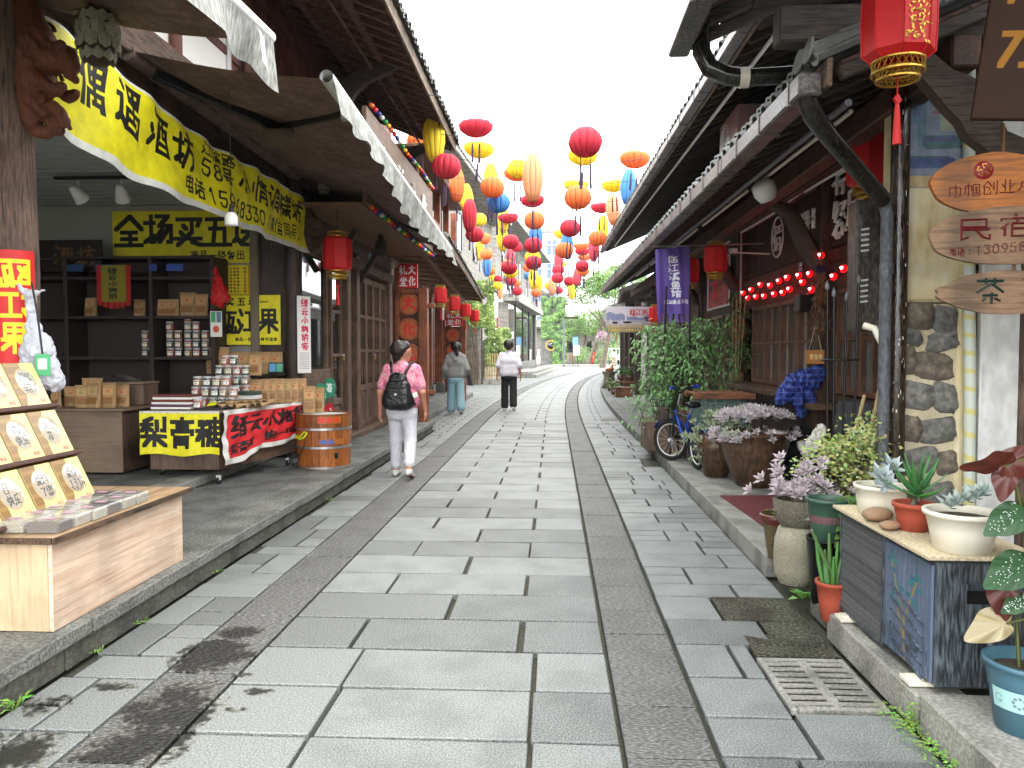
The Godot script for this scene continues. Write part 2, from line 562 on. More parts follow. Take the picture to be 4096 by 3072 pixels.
	for i in 3:
		var o: float = [0.0,0.05,-0.05][i]
		surf("brick_%d" % i,[[0.2,Color(0.38 + o,0.36 + o,0.34 + o)],[0.5,Color(0.49 + o,0.465 + o,0.44 + o)],[0.8,Color(0.58 + o,0.55 + o,0.52 + o)]],0.05,Vector3(1,1,1),0.9,0.3,0.06,true,0.2)
	surf("brick_wall",[[0.2,Color(0.44,0.43,0.42)],[0.5,Color(0.56,0.55,0.53)],[0.8,Color(0.66,0.65,0.63)]],0.05,Vector3(0.6,1.5,0.6),0.9,0.4,0.06,true,0.3,5)
	surf("gutter",[[0.2,Color(0.30,0.275,0.27)],[0.5,Color(0.40,0.375,0.37)],[0.8,Color(0.50,0.475,0.465)]],0.03,Vector3(2,2,2),0.45,0.0,0.1,true,0.3,5)
	surf("black_pipe",[[0.2,Color(0.05,0.05,0.05)],[0.6,Color(0.09,0.085,0.08)],[0.9,Color(0.20,0.185,0.17)]],0.02,Vector3(3,1,3),0.22,0.0,0.1,true,0.0,5)
	surf("black_lacquer",[[0.2,Color(0.035,0.03,0.025)],[0.55,Color(0.075,0.06,0.05)],[0.75,Color(0.20,0.155,0.12)],[0.93,Color(0.30,0.24,0.19)]],0.03,Vector3(5,0.5,5),0.18,0.15,0.05,true,0.0,5)
	surf("grey_pipe",[[0.2,Color(0.25,0.26,0.29)],[0.6,Color(0.34,0.35,0.39)],[0.9,Color(0.43,0.44,0.47)]],0.03,Vector3(3,1,3),0.5,0.0,0.1,true,0.0,4)
	surf("cabinet_metal",[[0.2,Color(0.27,0.24,0.225)],[0.5,Color(0.37,0.34,0.32)],[0.8,Color(0.47,0.44,0.42)]],0.02,Vector3(3,1,3),0.35,0.0,0.1,true,0.3,5).metallic = 0.5
	mat("steel",Color(0.72,0.73,0.74),0.3,0.9)
	mat("white_steel",Color(0.80,0.80,0.79),0.35,0.1)
	mat("dark_iron",Color(0.10,0.10,0.105),0.45,0.3)
	mat("iron_black",Color(0.06,0.06,0.062),0.35,0.4)
	mat("brass",Color(0.72,0.58,0.25),0.35,0.85)
	mat("rubber",Color(0.08,0.08,0.085),0.8)
	mat("cable",Color(0.09,0.09,0.095),0.6)
	mat("wire",Color(0.16,0.15,0.16),0.6)
	mat("white_plastic",Color(0.86,0.86,0.84),0.4)
	mat("cream_plastic",Color(0.84,0.82,0.75),0.5)
	mat("black_plastic",Color(0.07,0.07,0.075),0.4)
	mat("white_wall",Color(0.78,0.78,0.77),0.9)
	mat("paper_white",Color(0.88,0.87,0.85),0.8)
	mat("interior_wall",Color(0.62,0.61,0.58),0.9)
	mat("ceiling_grey",Color(0.66,0.67,0.66),0.85)
	mat("shelf_dark",Color(0.165,0.115,0.10),0.6)
	mat("dark_room",Color(0.44,0.39,0.34),0.9)
	mat("terracotta",Color(0.62,0.27,0.18),0.75)
	mat("red_paint",Color(0.72,0.10,0.09),0.6)
	mat("red_silk",Color(0.74,0.055,0.075),0.6)
	mat("tassel_dark",Color(0.20,0.10,0.22),0.8)
	mat("soil",Color(0.21,0.17,0.13),0.95)
	surf("soil_dark",[[0.2,Color(0.10,0.085,0.07)],[0.5,Color(0.22,0.19,0.15)],[0.8,Color(0.42,0.37,0.29)]],0.08,Vector3(4,4,4),0.95,1.0,0.08,true)
	var glass:=mat("pane",Color(0.75,0.80,0.80,0.12),0.03)
	glass.transparency = BaseMaterial3D.TRANSPARENCY_ALPHA
	glass.metallic_specular = 0.9
	var shop_glass:=mat("shop_glass",Color(0.20,0.23,0.23),0.03)
	shop_glass.metallic = 0.55
	mat("mirror_pane",Color(0.85,0.88,0.90),0.04,0.9)
	mat("casement_glass",Color(0.16,0.18,0.175),0.03,0.45)
	mat("dark_glass",Color(0.06,0.065,0.065),0.03).metallic_specular = 0.9
	surf("awning_cloth",[[0.2,Color(0.38,0.30,0.27)],[0.5,Color(0.42,0.335,0.30)],[0.8,Color(0.46,0.37,0.335)]],0.02,Vector3(1,1,1),0.9,0.0,0.1,true,0.3,5).backlight_enabled = true
	MT["awning_cloth"].backlight = Color(0.20,0.13,0.11)
	surf("valance_cloth",[[0.2,Color(0.42,0.42,0.39)],[0.45,Color(0.52,0.52,0.49)],[0.7,Color(0.60,0.60,0.575)],[0.9,Color(0.68,0.68,0.655)]],0.02,Vector3(2.4,0.8,2.4),0.9,0.0,0.1,true,0.2,6).backlight_enabled = true
	MT["valance_cloth"].backlight = Color(0.12,0.12,0.11)
	surf("kraft",[[0.2,Color(0.56,0.42,0.27)],[0.5,Color(0.68,0.53,0.36)],[0.8,Color(0.76,0.61,0.43)]],0.03,Vector3(4,4,4),0.8,0.6,0.03,true,0.15,4)
	surf("red_mat",[[0.2,Color(0.22,0.05,0.08)],[0.5,Color(0.36,0.09,0.13)],[0.8,Color(0.47,0.15,0.19)]],0.2,Vector3(3,3,3),0.95,0.6,0.2,true)
	surf("glaze_brown",[[0.2,Color(0.20,0.165,0.14)],[0.5,Color(0.29,0.25,0.215)],[0.7,Color(0.33,0.285,0.24)],[0.9,Color(0.45,0.33,0.24)]],0.015,Vector3(2,1,2),0.35,0.0,0.1,false,0.3,6)
	surf("green_bin",[[0.2,Color(0.25,0.34,0.32)],[0.6,Color(0.33,0.43,0.40)],[0.9,Color(0.42,0.51,0.48)]],0.02,Vector3(2,2,2),0.5,0.0,0.1,false,0.2,5)
	surf("blue_check",[[0.2,Color(0.10,0.16,0.45)],[0.5,Color(0.14,0.24,0.60)],[0.8,Color(0.25,0.36,0.70)]],0.05,Vector3(6,6,6),0.6,0.0,0.1,false,0.2)
	surf("ac_painted",[[0.2,Color(0.10,0.11,0.13)],[0.45,Color(0.27,0.31,0.37)],[0.6,Color(0.36,0.42,0.50)],[0.85,Color(0.47,0.53,0.61)]],0.018,Vector3(2.6,0.7,2.6),0.45,0.0,0.1,true,0.3,6)
	surf("ac_black",[[0.2,Color(0.05,0.055,0.06)],[0.55,Color(0.10,0.105,0.12)],[0.8,Color(0.20,0.215,0.245)],[0.95,Color(0.36,0.39,0.42)]],0.02,Vector3(6,0.8,6),0.45,0.0,0.1,true,0.0,6)
	surf("grille_chip",[[0.35,Color(0.14,0.14,0.145)],[0.8,Color(0.5,0.5,0.5)]],0.06,Vector3(9,1.6,9),0.5,0.0,0.1,true)
	surf("nest_mud",[[0.2,Color(0.22,0.17,0.13)],[0.5,Color(0.42,0.34,0.27)],[0.8,Color(0.55,0.47,0.38)]],0.08,Vector3(6,6,6),0.95,1.5,0.08)
	surf("osb_board",[[0.2,Color(0.66,0.54,0.38)],[0.5,Color(0.80,0.71,0.55)],[0.8,Color(0.88,0.81,0.67)]],0.04,Vector3(3,3,6),0.8,0.2,0.1,false,0.15)
	leafy("leaf_green")
	leafy("leaf_bright",Color(0.22,0.38,0.08))
	leafy("leaf_pale",Color(0.12,0.14,0.10))
	leafy("leaf_red",Color(0.10,0.012,0.006),0.4)
	leafy("leaf_thick",Color(0.03,0.06,0.02),0.4)
# ---------- lettering: strokes on a ten by ten grid,points written column then row
var GLYPH:={
	"文": "40-51 12-82 62-45-08 22-45-98","化": "30-15 23-29 82-54 50-58-88-86","一": "05-95","小": "50-58-47 24-07 73-97",
	"江": "10-22 04-16 09-26 41-91 66-61-68 38-98","滨": "10-21 04-15 09-26 60-61 33-32-92-93 74-45-47 46-86 66-69 37-97 58-39 78-99",
	"瓯": "01-41 01-08-48 33-16 13-37 51-91 61-59-78 63-83-79-99-97 66-77","果": "20-80-84-24-20 22-82 50-59 05-95 45-08 55-98",
	"海": "10-21 04-15 08-26 50-33 41-91 43-38-88 43-83-79 35-95 62-63 66-67","苔": "02-92 30-33 60-63 54-36-76 64-77 27-77-79-29-27",
	"缙": "20-03-23 23-06-36 09-38 41-91 61-64 71-74 52-53 82-83 44-94 55-85-89-59-55 57-87","云": "21-71 04-94 44-18-78 65-89",
	"烧": "02-14 42-33 20-24-08 24-38 42-92 51-64-94 83-54 45-95 55-38 75-78-98-96","饼": "20-02 12-33-24 13-18-36 50-61 80-71 42-92 45-95 52-49 82-89",
	"梨": "40-11 02-42 21-25 22-04 23-44 61-64 90-94-84 06-96 55-59 46-19 56-99","膏": "50-51 11-91 32-72-73-33-32 15-14-94-95 26-29 26-76-79 27-77 28-78",
	"糖": "11-12 41-32 04-44 21-29 24-07 24-46 70-71 51-91 51-55-49 63-93 55-95 72-77 67-97-99-69-67","糕": "11-12 41-32 04-44 21-29 24-07 24-46 50-61 90-81 52-92 54-94 46-96 71-76 57-48 67-68 77-78 87-99",
	"坊": "03-33 21-28 08-36 60-71 42-92 63-55-39 64-85-88-79","酒": "10-21 04-15 08-26 31-91 43-93-99-49-43 52-55-46 72-75-95 47-97",
	"遇": "10-21 03-13-17-08 17-39-99 40-80-83-43-40 42-82 35-95-98-88 35-38 60-67 47-77","偶": "20-04 13-19 40-90-94-44-40 42-92 36-39 36-96-99-89 60-68 58-88",
	"情": "20-29 03-06 32-43 41-91 52-82 43-93 61-63 45-49 45-85-89-79 47-87","调": "10-21 03-13-18-36 41-39 41-91-99-89 52-82 61-64 54-84 56-86-88-58-56",
	"电": "21-81-86-26-21 23-83 50-58-98-96","话": "10-21 03-13-18-36 80-41 33-93 61-65 45-85-89-49-45","号": "20-70-73-23-20 05-95 35-27-77-79-59",
	"微": "20-02 23-05 14-19 41-43-63-61 51-53 35-65 46-39 46-66-69 80-63 82-92 92-69 74-99","信": "20-04 13-19 60-61 32-92 44-84 46-86 47-87-89-49-47",
	"同": "10-19 10-90-99-89 32-72 34-74-77-37-34","全": "50-04 50-94 25-75 27-77 09-99 55-59","场": "02-32 20-28 08-36 40-80-53-93-98-88 64-38 84-58",
	"买": "11-91-83 33-44 25-36 07-97 62-65-19 68-99","五": "11-91 41-39 24-74-79 09-99","送": "10-21 03-13-17-08 17-39-99 50-61 90-81 42-92 35-95 65-38 65-98",
	"商": "50-51 01-91 32-43 72-63 14-19 14-94-99-89 45-36 65-76 37-77-79-39-37","品": "20-70-73-23-20 05-45-49-09-05 55-95-99-59-55","经": "20-03-23 23-06-36 09-38 41-81-44 62-95 46-96 66-69 39-99",
	"售": "30-03 22-26 22-92 24-84 26-96 52-56 27-77-79-29-27","出": "20-24-84-80 50-59 15-19-99-95","概": "02-42 20-29 22-06 23-45 51-71-74-54-51-58-68 81-91 82-85-95 91-68 85-89-99",
	"不": "01-91 51-17 52-59 63-97","退": "10-21 03-13-17-08 17-39-99 41-81-84-41 41-48-67 94-76 65-98","换": "03-33 21-29-18 08-35 60-42 51-81-73 43-46 43-93-96 63-65 37-97 67-39 67-99",
	"礼": "10-21 03-33-06 24-29 25-37 61-68-98-96","堂": "50-53 21-32 81-72 14-13-93-94 34-64-66-36-34 27-77 57-59 09-99","临": "11-18 20-29 50-32 42-92 63-74 45-95-98-48-45 65-68",
	"溪": "10-21 04-15 08-26 90-41 41-52 61-62 91-72 63-44-64-46-86 37-97 67-39 67-99","鱼": "40-13 31-71-63 23-83-87-27-23 25-85 53-57 09-99","馆": "20-02 12-33-24 13-18-36 60-61 43-42-92-93 54-59 54-84-86-56 57-87-89-59",
	"路": "01-41-44-04-01 24-29 26-46 15-19 09-48 60-43 51-81-35 53-96 46-86-89-49-46","帆": "02-08 02-42-47 20-29 51-57-48 51-81-88-98-96 64-75","特": "11-03 13-43 30-39 06-45 41-91 60-64 34-94 36-96 76-79-69 46-57",
	"餐": "30-32 31-51 20-14 22-42-25 61-91-64 62-95 55-18 55-98 45-46 36-76-79 38-78 36-39-59","厅": "10-90 10-15-08 33-93 63-69-59","朴": "03-43 20-29 23-07 24-46 70-79 74-96",
	"食": "50-04 50-94 52-53 24-74-77-27 26-76 24-29-49 57-99 86-67","巾": "12-18 12-82-88-78 50-59","帼": "02-07 02-42-46 20-29 51-91-99-59-51 63-83 65-85 67-87 73-77","创": "30-04 30-64 14-44-46 14-19-59-57 71-76 90-99-89",
	"业": "30-38 60-68 13-36 93-66 09-99","户": "50-61 23-83-86-26 23-26-09","民": "11-81-84-14 11-19-38 15-95 55-78-99-97","宿": "50-51 13-12-92-93 34-16 25-29 42-92 62-54 44-84-89-49-44 46-86",
	"茶": "01-91 30-32 60-62 52-05 52-95 26-76 55-59 37-28 67-88","营": "01-91 30-32 70-72 14-13-93-94 34-64-66-36-34 27-77-79-29-27","中": "12-82-86-16-12 50-59","聚": "01-51 11-15 41-45 13-43 05-55 61-91-65 62-95 36-06 57-59 37-09 67-99",
	"宝": "50-51 13-12-92-93 25-75 27-77 09-99 55-59 68-78","盆": "30-03 60-93 24-74-76-66 44-26 17-87 17-19 37-39 67-69 87-89 09-99","山": "50-58 13-18-88-83","水": "50-58-48 03-33-08 83-64 52-97",
	"间": "10-21 12-19 31-91-99-89 34-64-68-38-34 36-66","爱": "80-21 22-33 42-43 72-63 04-03-93-94 15-85 45-09 46-76-39 47-99","花": "01-91 30-32 60-62 34-07 26-29 84-67 53-58-88-86","人": "50-54-09 54-99",
	"妈": "20-16-38 31-08 03-43 51-81-84 52-54-94-98-88 46-86","您": "20-03 12-15 50-42 41-91-83 61-65 53-44 83-94 17-29 36-39-79-77 57-58 86-98","辛": "50-51 11-91 32-33 72-63 04-94 17-87 54-59","苦": "01-91 30-32 60-62 04-94 53-56 26-76-79-29-26",
	"了": "11-81-54-58-48","日": "20-80-89-29-20 24-84","快": "20-29 02-05 32-43 42-82-85 35-95 60-65-38 66-98","乐": "80-21-25-85 53-58-48 27-09 67-98","住": "30-05 23-29 60-71 42-92 45-85 39-99 62-69","你": "30-05 23-29 60-43 52-92-84 64-69-59 56-47 76-97",
	"鲍": "20-03 12-32-23 03-43-47-07-03 05-45 23-27 09-49 60-53 52-92-96-86 54-74-76-56 54-58-98-97","鸣": "02-32-36-06-02 60-52 51-81-84 51-56-96-99-89 63-64 47-77",
	"0": "30-60-82-87-69-39-17-12-30","1": "32-50-59","2": "12-30-70-83-19-89","3": "10-80-44-74-87-69-29-17","4": "60-06-96 63-69","5": "80-20-14-74-86-69-29-17","6": "70-33-16-39-69-87-65-25","7": "10-80-49",
	"8": "30-60-82-64-34-12-30 34-17-39-69-87-64","9": "85-35-13-30-60-83-76-49","（": "60-33-36-69","）": "30-63-66-39","，": "68-59","：": "43-44 47-48","！": "50-56 58-59",
	"P": "19-10-70-83-65-15","R": "19-10-70-83-65-15 55-89","O": "30-60-82-87-69-39-17-12-30","U": "10-17-39-69-87-80","D": "10-19-69-87-82-60-10","G": "82-60-30-12-17-39-69-86-56","C": "82-60-30-12-17-39-69-87",
}

func canvas(w: int,h: int,c: Color) -> Image:
	var img:=Image.create(w,h,false,Image.FORMAT_RGBA8)
	img.fill(c)
	return img

func glyph(img: Image,ch: String,x: float,y: float,w: float,h: float,t: float,c: Color,slant:=0.0) -> void:
	if not GLYPH.has(ch):
		return
	for stroke in GLYPH[ch].split(" "):
		var pts:=[]
		for p in stroke.split("-"):
			var gx: float = (float(p[0]) + 0.5) / 10.0
			var gy: float = (float(p[1]) + 0.5) / 10.0
			pts.append(Vector2(x + gx*w + slant*(0.5 - gy)*h,y + gy*h))
		for i in pts.size() - 1:
			var a: Vector2 = pts[i]
			var b: Vector2 = pts[i + 1]
			var n:=maxi(1,int(a.distance_to(b) / maxf(1.0,t*0.3)))
			for k in n + 1:
				var p:=a.lerp(b,float(k) / n)
				img.fill_rect(Rect2i(int(p.x - t / 2),int(p.y - t / 2),int(ceil(t)),int(ceil(t))),c)

func write(img: Image,s: String,x: float,y: float,w: float,h: float,step: Vector2,t: float,c: Color,slant:=0.0) -> void:
	for i in s.length():
		glyph(img,s[i],x + step.x*i,y + step.y*i,w,h,t,c,slant)
# soft blotches and a little grain on a print,so that it does not read as one flat colour

func weather(img: Image,amount: float,seed_: int) -> Image:
	var n:=noise(0.02,seed_,4)
	for y in img.get_height():
		for x in img.get_width():
			var k:=1.0 + amount*n.get_noise_2d(x,y)
			var c:=img.get_pixel(x,y)
			img.set_pixel(x,y,Color(c.r*k,c.g*k,c.b*k,c.a))
	return img

func disc(img: Image,cx: float,cy: float,rx: float,ry: float,c: Color) -> void:
	for y in range(int(cy - ry),int(cy + ry) + 1):
		var k:=1.0 - pow((y - cy) / ry,2.0)
		if k > 0.0:
			var hw:=rx*sqrt(k)
			img.fill_rect(Rect2i(int(cx - hw),y,int(hw*2),1),c)
# ---------- tapered capsules joined by a smooth minimum,meshed as surface nets; bones are [from,to,radius,radius]

func nets(bones: Array,cell: float,k:=0.02,rough:=0.0) -> ArrayMesh:
	var lo:=Vector3(1e9,1e9,1e9)
	var hi:=-lo
	for b in bones:
		var r: float = maxf(b[2],b[3]) + k + cell*3
		for e in [b[0],b[1]]:
			lo = lo.min(e - Vector3.ONE*r)
			hi = hi.max(e + Vector3.ONE*r)
	var n:=Vector3i(((hi - lo) / cell).ceil()) + Vector3i.ONE
	var f:=PackedFloat32Array()
	f.resize(n.x*n.y*n.z)
	f.fill(10.0)
	var ns:=noise(6.0,4,3)
	for b in bones:
		var a: Vector3 = b[0]
		var ab: Vector3 = b[1] - a
		var l2:=maxf(ab.length_squared(),1e-8)
		var ra: float = b[2]
		var dr: float = b[3] - ra
		var m: float = maxf(ra,b[3]) + k + cell*2.5
		var p0:=Vector3i(((a.min(b[1]) - Vector3.ONE*m - lo) / cell).floor()).clamp(Vector3i.ZERO,n - Vector3i.ONE)
		var p1:=Vector3i(((a.max(b[1]) + Vector3.ONE*m - lo) / cell).ceil()).clamp(Vector3i.ZERO,n - Vector3i.ONE)
		for z in range(p0.z,p1.z + 1):
			for y in range(p0.y,p1.y + 1):
				var i:=(z*n.y + y)*n.x + p0.x
				for x in range(p0.x,p1.x + 1):
					var p:=lo + Vector3(x,y,z)*cell - a
					var t:=clampf(p.dot(ab) / l2,0.0,1.0)
					var d:=(p - ab*t).length() - ra - dr*t
					var g:=f[i]
					if g > 9.0:
						f[i] = d
					else:
						var h:=clampf(0.5 + 0.5*(g - d) / k,0.0,1.0)
						f[i] = lerpf(g,d,h) - k*h*(1.0 - h)
					i += 1
	var verts:=PackedVector3Array()
	var id:={}
	var off:=[]
	for c in 8:
		off.append(((c >> 2)*n.y + ((c >> 1) & 1))*n.x + (c & 1))
	var edges:=[[0,1],[2,3],[4,5],[6,7],[0,2],[1,3],[4,6],[5,7],[0,4],[1,5],[2,6],[3,7]]
	for z in n.z - 1:
		for y in n.y - 1:
			var base:=(z*n.y + y)*n.x
			for x in n.x - 1:
				var i:=base + x
				var v0:=f[i]
				if v0 > cell*2.5 or v0 < -cell*2.5:
					continue
				var mask:=0
				for c in 8:
					if f[i + off[c]] < 0.0:
						mask |= 1 << c
				if mask == 0 or mask == 255:
					continue
				var s:=Vector3.ZERO
				var cnt:=0
				for e in edges:
					if ((mask >> e[0]) & 1) != ((mask >> e[1]) & 1):
						var fa:=f[i + off[e[0]]]
						var fb:=f[i + off[e[1]]]
						var t:=fa / (fa - fb)
						var pa:=Vector3(e[0] & 1,(e[0] >> 1) & 1,e[0] >> 2)
						var pb:=Vector3(e[1] & 1,(e[1] >> 1) & 1,e[1] >> 2)
						s += pa.lerp(pb,t)
						cnt += 1
				id[i] = verts.size()
				var p:=lo + (Vector3(x,y,z) + s / cnt)*cell
				if rough > 0.0:
					p += Vector3(ns.get_noise_3d(p.x*3,p.y*3,p.z*3),ns.get_noise_3d(p.y*3,p.z*3,p.x*3),ns.get_noise_3d(p.z*3,p.x*3,p.y*3))*rough
				verts.append(p)
	var idx:=PackedInt32Array()
	var sx:=1
	var sy:=n.x
	var sz:=n.x*n.y
	for i in id:
		# quads round the three edges leaving this cell's lowest corner
		for ax in 3:
			var o: int = [sx,sy,sz][ax]
			var u: int = [sy,sz,sx][ax]
			var w: int = [sz,sx,sy][ax]
			var a0:=f[i] < 0.0
			if a0 == (f[i + o] < 0.0):
				continue
			if not (id.has(i - u) and id.has(i - w) and id.has(i - u - w)):
				continue
			var q:=[id[i],id[i - u],id[i - u - w],id[i - w]]
			if a0:
				q.reverse()
			idx.append_array([q[0],q[1],q[2],q[0],q[2],q[3]])
	var nor:=PackedVector3Array()
	nor.resize(verts.size())
	for t in range(0,idx.size(),3):
		var fn:=(verts[idx[t + 2]] - verts[idx[t]]).cross(verts[idx[t + 1]] - verts[idx[t]])
		for j in 3:
			nor[idx[t + j]] += fn
	for j in nor.size():
		nor[j] = nor[j].normalized()
	var arr:=[]
	arr.resize(Mesh.ARRAY_MAX)
	arr[Mesh.ARRAY_VERTEX] = verts
	arr[Mesh.ARRAY_NORMAL] = nor
	arr[Mesh.ARRAY_INDEX] = idx
	var am:=ArrayMesh.new()
	if verts.size():
		am.add_surface_from_arrays(Mesh.PRIMITIVE_TRIANGLES,arr)
	return am
# ---------- street

func bend(z: float) -> float:
	var d:=maxf(0.0,-z - 15.0)
	return 0.0019*d*d
var WET:=Rect2(-2.25,-4.7,1.5,2.4)

func wet_image() -> Image:
	var img:=canvas(384,614,Color.WHITE)
	var n1:=noise(0.012,5,4)
	var n2:=noise(0.09,9,3)
	# blobs of spilt water: x,z,radius along x,radius along z,strength
	var blobs:=[[-1.62,-3.55,0.20,0.20,1.0],[-1.62,-3.86,0.12,0.10,0.8],[-1.54,-3.02,0.21,0.24,0.85],[-1.56,-2.7,0.22,0.2,0.8],[-1.95,-2.62,0.18,0.2,0.55],[-2.1,-3.0,0.12,0.1,0.55],[-2.12,-2.6,0.14,0.16,0.6],[-1.88,-3.19,0.13,0.05,0.5],[-1.26,-3.17,0.07,0.04,0.6],[-1.3,-3.0,0.06,0.035,0.6],[-1.4,-3.33,0.05,0.03,0.5]]
	for y in img.get_height():
		var z:=WET.position.y + WET.size.y*y / img.get_height()
		for x in img.get_width():
			var px:=WET.position.x + WET.size.x*x / img.get_width()
			var k:=0.0
			for b in blobs:
				var d: float = pow((px - b[0]) / b[2],2) + pow((z - b[1]) / b[3],2)
				if d < 2.0:
					k = maxf(k,b[4]*(1.15 - d))
			if k > 0.0:
				k += n1.get_noise_2d(x,y)*0.9 + n2.get_noise_2d(x,y)*0.55
			var w:=1.0 - 0.7*smoothstep(0.1,0.75,k)
			if w < 0.999:
				img.set_pixel(x,y,Color(w,w*0.985,w*0.95))
	return img

func paver(parent: Node,called: String,x0: float,x1: float,z0: float,z1: float,m: Material,gap:=0.009,level:=0.0) -> void:
	var w:=x1 - x0 - gap*2
	var d:=z0 - z1 - gap*2 - 0.003
	if w < 0.03 or d < 0.03:
		return
	var c:=Vector3((x0 + x1) / 2,level - 0.025 + rnd(-0.0022,0.0022),(z0 + z1) / 2)
	var key: String = m.resource_name + "_wet"
	if WET.has_point(Vector2(c.x,c.z)) and MT.has(key) and level == 0.0:
		var b:=B.new()
		b.box(Vector3.ZERO,Vector3(w,0.05,d),Basis(),0.004)
		var a:=b.done().surface_get_arrays(0)
		var uv2:=PackedVector2Array()
		for p in a[Mesh.ARRAY_VERTEX]:
			uv2.append(Vector2((p.x + c.x - WET.position.x) / WET.size.x,(p.z + c.z - WET.position.y) / WET.size.y))
		a[Mesh.ARRAY_TEX_UV2] = uv2
		var am:=ArrayMesh.new()
		am.add_surface_from_arrays(Mesh.PRIMITIVE_TRIANGLES,a)
		mi(parent,called,am,MT[key],c)
		return
	mi(parent,called,box(Vector3(snappedf(w,0.01),0.05,snappedf(d,0.01)),0.004),m,c,Vector3(rnd(-0.4,0.4),rnd(-0.2,0.2),rnd(-0.4,0.4)))

func root(called: String,kind:="structure") -> Node3D:
	var o:=Node3D.new()
	o.name = called
	add_child(o,true)
	o.set_meta("kind",kind)
	return o

func granite() -> Material:
	return MT["granite_%d" % R.randi_range(0,3)]

